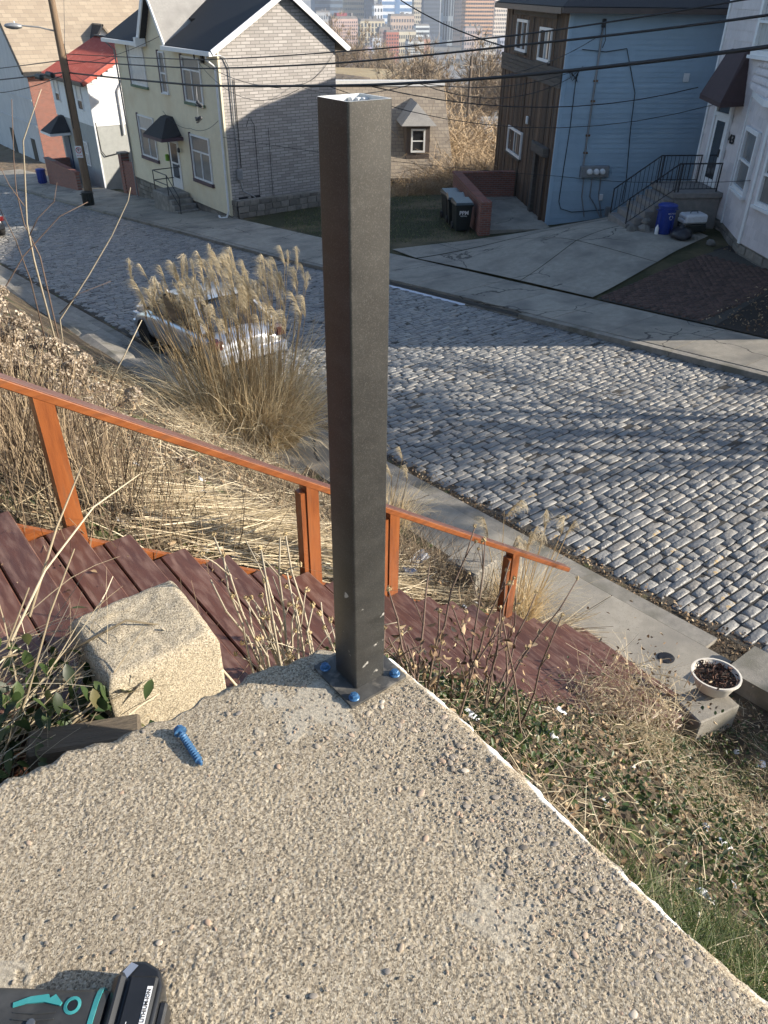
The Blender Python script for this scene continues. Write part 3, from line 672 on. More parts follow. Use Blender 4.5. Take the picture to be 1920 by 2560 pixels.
m_shingle_d = M('dark_roof_shingle', (.028, .030, .034), (.018, .019, .022), scale=30, rough=.85, bump=.4, bscale=60)
m_shingle_g = M('grey_roof_shingle', (.30, .29, .27), (.24, .23, .22), scale=12, rough=.9, bump=.4, bscale=40, big=(1.5, (.22, .21, .20), .5, .7))
m_glass_c = M('curtained_glass', (.20, .19, .175), (.13, .125, .12), scale=3, rough=.5, coat=1.0, stretch=(6, 6, .6))
m_glass_l = M('blind_behind_glass', (.52, .52, .50), (.38, .38, .37), scale=3, rough=.5, coat=1.0, stretch=(5, 5, .7))
m_glass_d = M('dark_glass', (.020, .023, .028), (.035, .038, .042), scale=2, rough=.08, spec=.6, coat=.6)
m_glass_b = M('bright_blind', (.70, .70, .68), (.55, .55, .54), scale=4, rough=.5, coat=.8)
m_stone = M('rubble_stone', (.24, .215, .18), (.16, .145, .125), scale=7, rough=.9, bump=.6, bscale=30, rnd=.3)
m_brickp = M('brick_pattern_asphalt', (.30, .285, .27), (.24, .225, .21), scale=3, rough=.9, bump=.2, bscale=60, extra=brick_extra((.46, .425, .40), (.30, .275, .255), (.17, .16, .15), .42, .115, .014))
m_iron = M('black_iron', (.012, .012, .014), rough=.5)
m_pipe = M('grey_conduit', (.30, .31, .32), rough=.5, metal=.4)
# ------------------------------------------------------------------ yellow house
Yb = Vector((15.9, 31.05, -7.8)); Z = lambda z: z + 7.8
yh = empty('yellow_house', Yb, 0, 'two storey pale yellow sided house with dark gabled roof and brick patterned side', 'house')
FO, FA, FN = (0, 0, 0), (0, 1, 0), (-1, 0, 0)
def ytop(z):
    if z < Z(-.52): return 0, 10.25
    k = (Z(1.25) - z) / (1.25 + .52); return 5.40 - 1.22 * k, 5.40 + 1.22 * k
siding(yh, FO, FA, FN, 10.25, Z(-6.66), Z(1.2), .135, m_yel, top=ytop, name='front_wall')
MB().box(0.004, .15, .02, 10.23, Z(-6.6), Z(-.45)).build('wall_core', m_yel, yh)
stones(yh, (0.05, 0, 0), FA, FN, 10.25, lambda s: Z(zs(31.05 + s) + .1), lambda s: Z(-6.68), .24, m_stone)
# brick patterned gable side (faces the lawn)
mb = MB(); D_ = 5.45; pk = 3.07
mb.prism([(0, Z(-6.75)), (D_, Z(-6.75)), (D_, Z(-.50)), (pk, Z(1.25)), (0, Z(-.50))], 0, .12, Matrix.Translation((0, 0.0, 0)) @ Matrix.Rotation(R(90), 4, 'X') @ Matrix.Translation((0, 0, -.12)))
mb.build('side_wall', m_brickp, yh)
MB().box(D_ - .1, D_, .02, 10.2, Z(-6.7), Z(-.5)).build('rear_wall', m_yel, yh)
MB().box(-.03, .05, -.035, .12, Z(-6.66), Z(-.52)).build('corner_board', m_yel, yh)
roofplane(yh, [(-.35, -.28, Z(-.60)), (-.35, 4.0, Z(-.60)), (pk, 4.0, Z(1.36)), (pk, -.28, Z(1.36))], .14, m_shingle_d)
roofplane(yh, [(-.35, 6.8, Z(-.60)), (-.35, 10.6, Z(-.60)), (pk, 10.6, Z(1.36)), (pk, 6.8, Z(1.36))], .14, m_shingle_d)
roofplane(yh, [(1.2, 4.0, Z(.29)), (1.2, 6.8, Z(.29)), (pk, 6.8, Z(1.36)), (pk, 4.0, Z(1.36))], .14, m_shingle_d)
roofplane(yh, [(D_ + .5, -.28, Z(-.66)), (D_ + .5, 10.6, Z(-.66)), (pk, 10.6, Z(1.37)), (pk, -.28, Z(1.37))], .14, m_shingle_d)
# cross gable
roofplane(yh, [(-.30, 4.02, Z(-.62)), (3.0, 4.02, Z(-.62)), (3.0, 5.40, Z(1.42)), (-.30, 5.40, Z(1.42))], .12, m_shingle_g, name='gable_roof')
roofplane(yh, [(-.30, 6.78, Z(-.62)), (3.0, 6.78, Z(-.62)), (3.0, 5.40, Z(1.421)), (-.30, 5.40, Z(1.421))], .12, m_shingle_d, name='gable_roof')
mb = MB(); bar(mb, (-.33, 6.80, Z(-.68)), (-.33, 5.40, Z(1.36)), .05, .22); mb.build('barge_board', m_wht, yh)
mb = MB(); bar(mb, (-.33, 4.00, Z(-.68)), (-.33, 5.40, Z(1.36)), .05, .14); mb.build('barge_board', m_wht, yh)
mb = MB(); bar(mb, (-.38, -.31, Z(-.66)), (pk, -.31, Z(1.30)), .05, .20); mb.build('barge_board', m_wht, yh)
mb = MB(); bar(mb, (D_ + .52, -.31, Z(-.72)), (pk, -.31, Z(1.30)), .05, .20); mb.build('barge_board', m_wht, yh)
for y0, y1 in ((-.30, 4.05), (6.75, 10.62)):
    mb = MB(); mb.box(-.50, -.36, y0, y1, Z(-.78), Z(-.63)); mb.box(-.36, .0, y0 + .01, y1 - .01, Z(-.77), Z(-.74)); mb.build('gutter', m_wht, yh)
MB().box(-.50, -.05, 6.55, 6.76, Z(-.80), Z(-.45)).build('eave_return', m_wht, yh)
MB().box(-.035, .0, 5.28, 5.50, Z(.35), Z(.75)).build('attic_vent', m_plum, yh)
def yw(v0, v1, z0, z1, panes, sill, **k): return window(yh, FO, FA, FN, v0 - 31.05, v1 - 31.05, Z(z0), Z(z1), m_wht, panes, sill=sill, depth=.07, **k)
yw(38.06, 39.78, -2.40, -.73, [m_glass_b, m_glass_b], (m_green, .10), sash=[Z(-1.25)], shade=None)
yw(35.86, 36.45, -2.48, -.90, [m_glass_c, m_glass_c], (m_wht, .04), sash=[Z(-1.72)], fw=.06)
yw(32.57, 34.2, -2.60, -.93, [m_glass_c, m_glass_c], (m_green, .11), sash=[Z(-1.42)], mull=[(2.4, Z(-2.55), Z(-1.42))])
yw(37.98, 39.76, -5.45, -3.65, [m_glass_c, m_glass_l], (m_plum, .14), sash=[Z(-4.25)], mull=[(7.75, Z(-5.4), Z(-4.25))])
yw(32.48, 34.2, -5.62, -3.84, [m_glass_c, m_glass_c], (m_plum, .14), sash=[Z(-4.48)], mull=[(2.3, Z(-5.55), Z(-4.48))])
for v0, z0, z1, mm in ((39.82, -2.5, -.68, m_plum), (34.24, -2.7, -.88, m_plum), (39.80, -5.6, -3.6, m_plum), (34.24, -5.77, -3.79, m_plum), (36.49, -2.5, -.86, m_plum)):
    MB().box(-.085, -.004, v0 - 31.05 - .03, v0 - 31.05 + .06, Z(z0), Z(z1)).build('window_side_trim', mm, yh)
# door with storm door, lamp, letter plate
dr = MB().box(-.05, .0, 4.55, 5.52, Z(-6.36), Z(-4.32)).build('door', m_wht, yh)
W_ = wmat(FO, FA, FN)
MB().box(4.70, 5.36, .051, .058, Z(-5.26), Z(-4.45), W_).build('pane', m_glass_d, dr); MB().box(4.72, 5.34, .051, .058, Z(-5.92), Z(-5.34), W_).build('pane', m_glass_d, dr)
MB().cbox(4.62, 4.68, .05, .085, Z(-5.42), Z(-5.30), .006, W_).build('door_handle', m_iron, dr)
MB().box(-.06, -.004, 5.53, 5.62, Z(-6.36), Z(-4.25)).build('door_frame', m_iron, yh)
MB().cbox(-.16, -.02, 5.72, 5.86, Z(-5.30), Z(-5.02), .02).build('letter_box', M('lime_box', (.24, .48, .05), rough=.6), yh)
MB().lathe([(.05, 0), (.07, .05), (.06, .16), (.02, .20)], 8, c=(-.12, 4.35, Z(-4.75))).build('porch_lamp', m_iron, yh)
# hipped hood over the door
mb = MB(); t0 = [(-.02, 4.75, Z(-3.36)), (-.02, 5.55, Z(-3.36)), (-.30, 5.45, Z(-3.40)), (-.30, 4.85, Z(-3.40))]
b0 = [(-.02, 4.05, Z(-4.05)), (-.02, 5.95, Z(-4.05)), (-1.05, 5.85, Z(-4.08)), (-1.05, 3.90, Z(-4.08))]
mb.add(t0 + b0, [(0, 1, 2, 3), (0, 4, 5, 1), (1, 5, 6, 2), (2, 6, 7, 3), (3, 7, 4, 0)])
hood = mb.build('door_hood', m_shingle_d, yh)
mb = MB(); mb.box(-1.05, -.01, 3.92, 5.90, Z(-4.22), Z(-4.085)); mb.build('fascia', m_plum, hood)
# entrance steps
m_step = M('step_concrete', (.25, .235, .21), (.17, .16, .145), scale=8, rough=.9, bump=.4, bscale=60, big=(3, (.33, .31, .27), .5, .7))
MB().cbox(-1.10, -.01, 3.95, 5.60, Z(-7.45), Z(-6.38), .06).build('landing', m_step, yh)
for i in range(4): MB().cbox(-1.08 - .01 * i, -.03, 3.95 - .30 * (i + 1), 3.96 - .30 * i, Z(-7.3), Z(-6.56 - .18 * i), .02).build('step', m_step, yh)
rl = MB(); zt = Z(-5.55)
for a, b_ in (((-1.02, 5.45, zt), (-1.02, 4.0, zt)), ((-1.02, 4.0, zt), (-1.05, 2.85, zt - .72)), ((-1.02, 5.45, zt), (-.05, 5.45, zt)), ((-1.02, 5.45, zt - .42), (-.05, 5.45, zt - .42)), ((-1.02, 5.45, zt - .42), (-1.02, 4.0, zt - .42)),
              ((-1.02, 5.45, Z(-6.4)), (-1.02, 5.45, zt)), ((-1.02, 4.0, Z(-6.4)), (-1.02, 4.0, zt)), ((-1.05, 2.85, Z(-7.15)), (-1.05, 2.85, zt - .72)), ((-1.02, 4.0, zt - .42), (-1.05, 2.85, zt - 1.14))): rl.tube([a, b_], .022, 6)
rl.build('step_railing', m_iron, yh)
# downspouts, conduits, meter
mb = MB(); mb.tube([(-.42, .12, Z(-.78)), (-.42, .12, Z(-.92)), (-.10, .10, Z(-1.15)), (-.10, .10, Z(-6.45)), (-.18, .18, Z(-6.72)), (-.35, .40, Z(-6.78)), (-.36, .55, Z(-6.70))], .045, 7); mb.build('downspout', m_wht, yh, smooth=40)
mb = MB(); mb.tube([(-.40, 10.35, Z(-.78)), (-.08, 10.27, Z(-1.1)), (-.06, 10.2, Z(-5.5)), (-.12, 10.1, Z(-7.6))], .04, 6); mb.build('downspout', m_pipe, yh)
mb = MB(); mb.tube([(.02, -.05, Z(-.75)), (.25, -.06, Z(-.85)), (.42, -.06, Z(-1.2)), (.44, -.06, Z(-5.0))], .025, 6); mb.build('conduit', m_pipe, yh)
mb = MB(); mb.tube([(.60, -.04, Z(-1.6)), (.58, -.04, Z(-4.8))], .018, 5); mb.tube([(.98, -.03, Z(-3.3)), (1.15, -.03, Z(-2.95)), (1.35, -.03, Z(-3.25)), (1.38, -.03, Z(-6.3))], .012, 5); mb.tube([(2.0, -.03, Z(-3.4)), (2.02, -.03, Z(-6.4))], .010, 5); mb.build('cable', m_iron, yh)
MB().cbox(.33, .60, -.14, -.005, Z(-5.25), Z(-4.85), .02).build('electric_meter', m_pipe, yh)
mb = MB(); mb.tube([(.46, -.08, Z(-5.25)), (.55, -.10, Z(-5.7)), (1.0, -.2, Z(-5.95)), (1.3, -.3, Z(-6.35))], .03, 6); mb.build('flex_pipe', m_pipe, yh)
for x in (.35, .95): MB().cbox(x, x + .42, -.10, -.004, Z(-6.25), Z(-5.95), .02).build('basement_vent', m_iron, yh)
mb = MB(); mb.tube([(-.05, 1.9, Z(-.85)), (-.14, 1.75, Z(-.80)), (-.20, 1.6, Z(-.95))], .03, 6); mb.cbox(-.14, -.02, 1.1, 1.25, Z(-1.1), Z(-.85), .02); mb.build('service_head', m_iron, yh)
# ------------------------------------------------------------------ low rubble wall below the brick-patterned side
rw = empty('rubble_wall', (15.95, 30.6, zs(30.6)), 0, 'low rubble stone wall running along the foot of the brick patterned side', 'wall')
def rzf(s): return float(zfar(15.95 + s, 30.7)) - zs(30.6)
stones(rw, (0, 0, 0), (1, 0, 0), (0, -1, 0), 5.8, lambda s: rzf(s) + .0, lambda s: .82 - .02 * s, .22, m_stone)
stones(rw, (0, .45, 0), (0, -1, 0), (-1, 0, 0), .45, lambda s: -.05, lambda s: .80, .22, m_stone)
# ------------------------------------------------------------------ white house with red roof
m_wsid = M('white_siding', (.70, .71, .72), (.62, .63, .65), scale=3, rough=.6)
m_grey_st = M('grey_rendered_base', (.36, .37, .36), (.30, .31, .30), scale=4, rough=.9, bump=.2, bscale=60)
m_redroof = M('red_metal_roof', (.46, .105, .075), (.38, .08, .06), scale=6, rough=.45, spec=.5, big=(3, (.55, .22, .17), .55, .8))
Wb = Vector((16.08, 46.57, -8.3)); Z = lambda z: z + 8.3
wh = empty('white_house', Wb, 0, 'small white sided house with red ribbed metal roof and grey base', 'house')
siding(wh, (0, 0, 0), (0, 1, 0), (-1, 0, 0), 6.15, Z(-5.0), Z(-2.75), .16, m_wsid, name='front_wall')
def wtop(z):
    return (0, 6.4) if z < Z(-3.05) else (max(0, (z - Z(-3.05)) / .5), min(6.4, 6.4 - (z - Z(-3.05)) / .5))
siding(wh, (0, 0, 0), (1, 0, 0), (0, -1, 0), 6.4, Z(-5.0), Z(-1.2), .16, m_wsid, top=wtop, name='side_wall')
MB().box(.01, 6.4, .01, 6.1, Z(-8.5), Z(-2.75)).build('base_wall', m_grey_st, wh)
mb = MB(); mb.box(-.05, .03, -.05, .03, Z(-8.3), Z(-2.75)); mb.build('corner_board', m_wsid, wh)
def rr_(x, ya, yb, nm):
    rf = roofplane(wh, [(-.35, ya, Z(-2.86)), (-.35, yb, Z(-2.86)), (3.2, yb, Z(-1.10)), (3.2, ya, Z(-1.10))], .07, m_redroof)
    y_ = ya + .12
    while y_ < yb:
        mb = MB(); bar(mb, (-.36, y_, Z(-2.845)), (3.2, y_, Z(-1.085)), .05, .05); mb.build('rib', m_redroof, rf); y_ += .27
rr_(0, -.3, 6.4, 'roof')
roofplane(wh, [(6.8, -.3, Z(-2.86)), (6.8, 6.4, Z(-2.86)), (3.2, 6.4, Z(-1.10)), (3.2, -.3, Z(-1.10))], .07, m_redroof)
mb = MB(); bar(mb, (3.2, -.35, Z(-1.06)), (3.2, 6.4, Z(-1.06)), .35, .05); mb.build('ridge_cap', m_shingle_d, wh)
mb = MB(); bar(mb, (-.37, -.33, Z(-2.93)), (3.2, -.33, Z(-1.14)), .05, .22); mb.build('barge_board', m_redroof, wh)
mb = MB(); mb.box(-.46, -.30, -.3, 6.4, Z(-3.05), Z(-2.87)); mb.build('gutter', M('brown_gutter', (.10, .075, .06), rough=.6), wh)
mb = MB(); mb.tube([(2.0, -.10, Z(-2.75)), (1.6, -.12, Z(-3.3)), (1.55, -.08, Z(-3.4)), (1.55, -.08, Z(-5.5))], .05, 6); mb.build('downspout', m_wht, wh, smooth=40)
window(wh, (0, 0, 0), (0, 1, 0), (-1, 0, 0), 1.15, 1.95, Z(-4.35), Z(-3.02), m_wht, [m_glass_d, m_glass_b], sash=[Z(-3.85)], fw=.06)
window(wh, (0, 0, 0), (0, 1, 0), (-1, 0, 0), 4.85, 5.6, Z(-4.25), Z(-2.98), m_wht, [m_glass_d, m_glass_b], sash=[Z(-3.8)], fw=.06)
window(wh, (0, 0, 0), (0, 1, 0), (-1, 0, 0), 1.65, 2.55, Z(-7.25), Z(-5.98), m_wht, [m_glass_l], sash=[Z(-6.6)], mull=[(1.95, Z(-7.2), Z(-6)), (2.25, Z(-7.2), Z(-6))], fw=.06)
MB().box(-.06, -.004, 4.7, 5.6, Z(-8.35), Z(-6.0)).build('door', M('dark_blue_door', (.05, .08, .14), rough=.5), wh)
mb = MB(); t0 = [(-.02, 4.9, Z(-4.95)), (-.02, 5.4, Z(-4.95)), (-.3, 5.3, Z(-5.0)), (-.3, 5.0, Z(-5.0))]; b0 = [(-.02, 4.2, Z(-5.75)), (-.02, 6.1, Z(-5.75)), (-1.2, 6.0, Z(-5.78)), (-1.2, 4.3, Z(-5.78))]
mb.add(t0 + b0, [(0, 1, 2, 3), (0, 4, 5, 1), (1, 5, 6, 2), (2, 6, 7, 3), (3, 7, 4, 0)]); hd = mb.build('door_hood', m_shingle_d, wh)
MB().box(-1.2, -.01, 4.25, 6.05, Z(-5.92), Z(-5.785)).build('fascia', m_wht, hd)
mb = MB(); mb.tube([(.06, -.02, Z(-4.8)), (.10, -.05, Z(-6.2)), (.30, -.06, Z(-6.5)), (1.1, -.06, Z(-6.4)), (1.3, -.06, Z(-6.8))], .03, 6); mb.build('cable', m_iron, wh)
# ------------------------------------------------------------------ stuccoed building with the long tan roof
m_stucco = M('grey_white_stucco', (.52, .53, .54), (.42, .43, .45), scale=2.0, rough=.9, bump=.15, bscale=30, stretch=(1, 1, .4))
m_brick = M('red_brick', (.24, .085, .055), (.17, .06, .04), scale=6, rough=.9, bump=.3, bscale=40, extra=brick_extra((.27, .09, .06), (.17, .06, .045), (.20, .17, .15), .21, .075, .010, axes='xz'))
m_brick_y = M('red_brick_side', (.24, .085, .055), (.17, .06, .04), scale=6, rough=.9, bump=.3, bscale=40, extra=brick_extra((.27, .09, .06), (.17, .06, .045), (.20, .17, .15), .21, .075, .010, axes='yz'))
m_tanroof = M('tan_shingle_roof', (.33, .27, .20), (.27, .22, .165), scale=2, rough=.9, bump=.2, bscale=40, extra=brick_extra((.34, .28, .21), (.25, .20, .15), (.19, .155, .12), .62, .24, .012, axes='xy'))
Sb = Vector((18.4, 65.5, -10.2)); Z = lambda z: z + 10.2
sb = empty('stucco_building', Sb, 0, 'grey stuccoed street front with brick side and long tan shingled roof', 'building')
mb = MB(); mb.prism([(0, Z(-11.5)), (16, Z(-12)), (16, Z(-3.5)), (8, Z(4.6)), (0, Z(-3.5))], 0, .2, Matrix(((0, 0, 1, 0), (1, 0, 0, 0), (0, 1, 0, 0), (0, 0, 0, 1)))); mb.build('street_front', m_stucco, sb)
for z in (-5.6, -7.3): MB().box(-.05, -.003, .02, 15.9, Z(z - .06), Z(z + .06)).build('string_course', m_stucco, sb)
MB().box(.02, 20, -.02, .2, Z(-11.5), Z(-3.5)).build('brick_side', m_brick, sb)
roofplane(sb, [(-.35, -.5, Z(-3.75)), (24, -.5, Z(-3.75)), (24, 8, Z(4.75)), (-.35, 8, Z(4.75))], .2, m_tanroof)
roofplane(sb, [(-.35, 16.5, Z(-3.75)), (24, 16.5, Z(-3.75)), (24, 8, Z(4.75)), (-.35, 8, Z(4.75))], .2, m_tanroof)
mb = MB(); mb.box(-.38, 24, -.66, -.5, Z(-4.0), Z(-3.78)); mb.build('gutter', m_iron, sb)
mb = MB(); bar(mb, (-.40, -.5, Z(-3.85)), (-.40, 8, Z(4.65)), .06, .25); mb.build('barge_board', m_iron, sb)
for y0, y1, z0, z1 in ((6.8, 7.7, -10.6, -8.2), (1.5, 2.4, -10.1, -8.35)): MB().box(-.04, -.003, y0, y1, Z(z0), Z(z1)).build('door', m_iron, sb)
mb = MB(); mb.prism([(-1.1, 0), (1.1, 0), (0, 1.5)], 0, 3.0, Matrix.Translation((6.2, 1.0, Z(-2.6))) @ Matrix.Rotation(R(90), 4, 'X') @ Matrix.Translation((0, 0, -2.6))); dm = mb.build('dormer', m_wsid, sb)
roofplane(dm, [(4.75, .25, Z(-2.9)), (4.75, 4, Z(-2.9)), (6.2, 4, Z(-.98)), (6.2, .25, Z(-.98))], .12, m_shingle_d, name='dormer_roof'); roofplane(dm, [(7.65, .25, Z(-2.9)), (7.65, 4, Z(-2.9)), (6.2, 4, Z(-.979)), (6.2, .25, Z(-.979))], .12, m_tanroof, name='dormer_roof')
# ------------------------------------------------------------------ front-yard brick walls on the left
bw = empty('brick_yard_wall', (14.6, 46.8, zs(46.8)), 0, 'red brick yard wall with sloping top in front of the white house', 'wall')
mb = MB(); mb.add([(0, 0, -.1), (.22, 0, -.1), (.22, 5.2, -.6), (0, 5.2, -.6), (0, 0, 1.0), (.22, 0, 1.0), (.22, 5.2, 1.05), (0, 5.2, 1.05)], [(0, 3, 2, 1), (4, 5, 6, 7), (0, 1, 5, 4), (1, 2, 6, 5), (2, 3, 7, 6), (3, 0, 4, 7)]); mb.build('wall_body', m_brick_y, bw)
mb = MB(); mb.add([(-.04, -.03, 1.003), (.26, -.03, 1.003), (.26, 5.23, 1.053), (-.04, 5.23, 1.053), (-.04, -.03, 1.08), (.26, -.03, 1.08), (.26, 5.23, 1.13), (-.04, 5.23, 1.13)], [(0, 3, 2, 1), (4, 5, 6, 7), (0, 1, 5, 4), (1, 2, 6, 5), (2, 3, 7, 6), (3, 0, 4, 7)]); mb.build('coping', m_brick_y, bw)
MB().box(.225, 1.5, 5.0, 5.22, -.6, 1.0).build('return_wall', m_brick, bw)
bp = empty('brick_gate_pier', (16.0, 43.2, zs(43.2)), 0, 'brown brick gate pier and wall between the white and yellow houses', 'wall')
MB().cbox(0, .42, 0, .42, 0, 2.0, .01).build('pier', m_brick_y, bp); MB().cbox(-.05, .47, -.05, .47, 2.002, 2.1, .02).build('pier_cap', m_conc2, bp); MB().box(.05, .3, -1.7, -.003, .0, 1.7).build('wall_body', m_brick_y, bp)
# ================================================================== FAR SIDE GROUND
m_lawn = M('winter_lawn', (.060, .058, .028), (.035, .038, .018), scale=10, rough=.95, bump=.7, bscale=60, big=(.5, (.16, .125, .075), .5, .72), spec=.2)
grid_mesh('far_ground', np.concatenate([np.linspace(15.5, 30, 64), np.linspace(31, 80, 36)]), np.concatenate([np.linspace(-30, 0, 20), np.linspace(.5, 45, 120), np.linspace(46, 95, 30)]),
          lambda X, Y: zfar(X, Y) + np.where(X < 16.0, -.06, .02 * fbm(X, Y, 1.3, 5)), m_lawn, kind='structure')
fw = strip_mesh('far_pavement', lambda y: kF(y) + .02, lambda y: 0 * y + 15.93, np.linspace(-28, 64, 93), lambda X, Y: zs(Y) + .06 + 0 * X, 3, m_bed)
y = -20.0
while y < 62:
    L1 = random.uniform(1.5, 1.75); xk = float(kF(y)) + .20; cut = 15.93
    sheet('paving_slab', [(xk, y), (cut, y), (cut, y + L1 - .016), (float(kF(y + L1)) + .20, y + L1 - .016)], lambda a, b: zs(b) + .125 + random.uniform(-.003, .003), .10, m_conc, fw); y += L1
y = -20.0
while y < 62:
    L1 = random.uniform(1.9, 2.4); low = .035 if 12.2 < y < 17.2 else .115
    a_, b_ = float(kF(y)), float(kF(y + L1))
    sheet('kerbstone', [(a_, y), (a_ + .185, y), (b_ + .185, y + L1 - .012), (b_, y + L1 - .012)], lambda a, b: zs(b) + low, .25, m_conc2, fw); y += L1
# driveway and walk slabs
drv = tag(sheet('driveway', [(15.94, 11.9), (22.0, 12.6), (22.9, 14.6), (23.6, 16.7), (19.3, 18.9), (15.94, 19.9)], lambda a, b: zfar(a, b) + .012, .05, m_bed), kind='structure')
# keep the base out of sight: slabs above it follow the slope in small pieces
def slab_patch(name, quad, nx, ny, dz, mat, parent, zfun=None):
    q = [Vector((*p, 0)) for p in quad]; V_ = []; F_ = []
    for i in range(nx + 1):
        for j in range(ny + 1):
            a = q[0].lerp(q[1], i / nx).lerp(q[3].lerp(q[2], i / nx), j / ny); V_.append((a.x, a.y, float((zfun or zfar)(a.x, a.y)) + dz))
    for i in range(nx):
        for j in range(ny): F_.append((i * (ny + 1) + j, (i + 1) * (ny + 1) + j, (i + 1) * (ny + 1) + j + 1, i * (ny + 1) + j + 1))
    mb = MB(); mb.add(V_, F_); return mb.build(name, mat, parent, smooth='all')
drv.data.clear_geometry(); drv.data.from_pydata([(15.94, 12, float(zs(12))), (22, 13, float(zfar(22, 13)) - .12), (22, 17, float(zfar(22, 17)) - .12), (15.94, 19, float(zs(19)))], [], [(0, 1, 2, 3)])
g_ = .03
for quad in ([(15.96, 12.0), (19.0 - g_, 12.35), (19.0 - g_, 15.2 - g_), (15.96, 14.5 - g_)], [(19.0, 12.35), (22.2, 12.9), (22.9, 15.2 - g_), (19.0, 15.2 - g_)],
             [(15.96, 14.5), (19.0 - g_, 15.2), (19.0 - g_, 18.0 - g_), (15.96, 18.9 - g_)], [(19.0, 15.2), (22.9, 15.2), (23.3, 16.4 - g_), (19.0, 18.0 - g_)]):
    slab_patch('concrete_panel', quad, 10, 10, .035, m_conc, drv)
pts = [((15.96, 18.95), (16.3, 20.6)), ((17.5, 18.5), (17.9, 20.1)), ((19.0, 18.05), (19.5, 19.5)), ((20.4, 17.5), (20.95, 18.85)), ((21.8, 17.0), (22.4, 18.3)), ((23.3, 16.45), (24.0, 17.7))]
for (a, b_), (c, d_) in zip(pts[:-1], pts[1:]): slab_patch('walk_slab', [a, (c[0] - .025, c[1]), (d_[0] - .025, d_[1]), b_], 5, 5, .04, m_conc, drv)
m_pbrick = M('paver_brick', (.105, .060, .046), (.065, .040, .032), scale=14, rough=.9, bump=.3, bscale=60, rnd=.35)
brk = tag(slab_patch('brick_paving', [(15.95, 8.6), (20.5, 9.2), (21.5, 11.9), (15.95, 11.85)], 8, 8, .03, m_bed, None), kind='structure')
BV, BF, BR = [], [], []; n = 0; x = 16.0
cube8 = np.array([(0, 0, 0), (1, 0, 0), (1, 1, 0), (0, 1, 0), (.06, .1, 1), (.94, .1, 1), (.94, .9, 1), (.06, .9, 1)]); cubeF = np.array([(4, 5, 6, 7), (0, 1, 5, 4), (1, 2, 6, 5), (2, 3, 7, 6), (3, 0, 4, 7)])
r_ = 0; y = 9.0
while y < 11.8:
    x = 16.0 + (r_ % 2) * .10
    while x < 20.4:
        if y > 8.7 + .12 * (x - 16):
            b_ = cube8 * np.array([.192, .092, .03]) + np.array([x, y, float(zfar(x, y)) + .03 + random.uniform(0, .008)]); BV.append(b_); BF.append(cubeF + n); n += 8; BR.append(np.full(8, random.random()))
        x += .205
    y += .102; r_ += 1
np_mesh('paving_bricks', np.concatenate(BV), np.concatenate(BF), m_pbrick, brk, rnd=np.concatenate(BR), kind='stuff')
m_mulch = M('dark_mulch', (.040, .030, .022), (.018, .014, .011), scale=16, rough=.95, bump=1.0, bscale=40, bdist=.05)
grid_mesh('mulch_bed', np.linspace(15.96, 22.4, 50), np.linspace(5.5, 12.6, 60), lambda X, Y: zfar(X, Y) + .02 + .09 * ss(.1, .8, fbm(X, Y, 1.1, 9)) - .35 * ss(9.0, 9.6, Y - .12 * (X - 16)) * ss(21.2, 20.4, X) - .3 * ss(12.0, 12.5, Y), m_mulch, kind='structure')
N_ = 2600; gx = rng.uniform(16, 22, N_); gy = rng.uniform(5.6, 12.0, N_); keep = (gy < 9.0 + .12 * (gx - 16)) | (gx > 21.3); gx, gy = gx[keep], gy[keep]
V1 = leafset(np.stack([gx, gy, zfar(gx, gy) + .07], -1), rng.uniform(.03, .09, len(gx)), .5)
m_deadleaf = M('dead_leaf', (.20, .125, .065), (.12, .07, .04), scale=20, rough=.8, rnd=.35, rnd_cols=[(0, (.10, .06, .035)), (.4, (.22, .14, .075)), (.7, (.30, .21, .12)), (1, (.40, .32, .21))])
np_mesh('bed_litter', V1[0], V1[1], m_deadleaf, None, rnd=V1[2], kind='stuff')['label'] = 'brown leaf litter over the dark planting bed'
# ================================================================== BROWN AND BLUE HOUSE
m_blue_s = M('blue_vinyl_siding', (.34, .46, .56), (.31, .425, .52), scale=3, rough=.5, spec=.4, rnd=.05, big=(.8, (.25, .36, .46), .5, .8))
m_plank = M('weathered_brown_plank', (.135, .080, .045), (.060, .038, .026), scale=2.2, rough=.85, bump=.5, bscale=40, rnd=.38, stretch=(5, 5, .35), big=(1.2, (.035, .030, .028), .52, .72))
m_plank_g = M('silvery_old_board', (.11, .095, .080), (.065, .055, .048), scale=3, rough=.9, bump=.5, bscale=40, stretch=(.6, .6, 5), rnd=.2)
m_soffit = M('brown_fascia', (.10, .075, .065), (.075, .06, .05), scale=4, rough=.6)
b5 = 5.7; Z = lambda z: z + b5
bh = empty('blue_house', BL, BA, 'two storey house with blue vinyl side and weathered brown plank front', 'house')
siding(bh, (0, 0, 0), (1, 0, 0), (0, -1, 0), 7.2, Z(-5.75), Z(.84), .155, m_blue_s, single=True)
MB().box(-.03, .10, -.045, .02, Z(-5.75), Z(.84)).build('corner_board', m_blue_s, bh)
pw_ = MB().box(.0, .06, .03, 8.5, Z(-6.6), Z(1.0)).build('plank_wall', m_plank, bh)
y = .05; k = 0
while y < 8.45:
    w = random.choice((.13, .15, .28, .30)); w = min(w, 8.5 - y)
    segs_ = [(-6.5, -1.18), (-.76, 1.0)]
    for (a, b_) in segs_:
        if b_ > 0 and 1.3 < y < 7.2: b_ = .62
        d_ = random.uniform(.012, .045)
        MB().box(-d_, -.002, y + .006, y + w - .006, Z(a), Z(b_)).build('plank', m_plank, pw_)
    y += w; k += 1
for i in range(4): MB().cbox(-.085 - .004 * i, -.003, .02, 8.48, Z(-1.30 + .145 * i), Z(-1.165 + .145 * i), .006).build('band_board', m_plank_g, pw_)
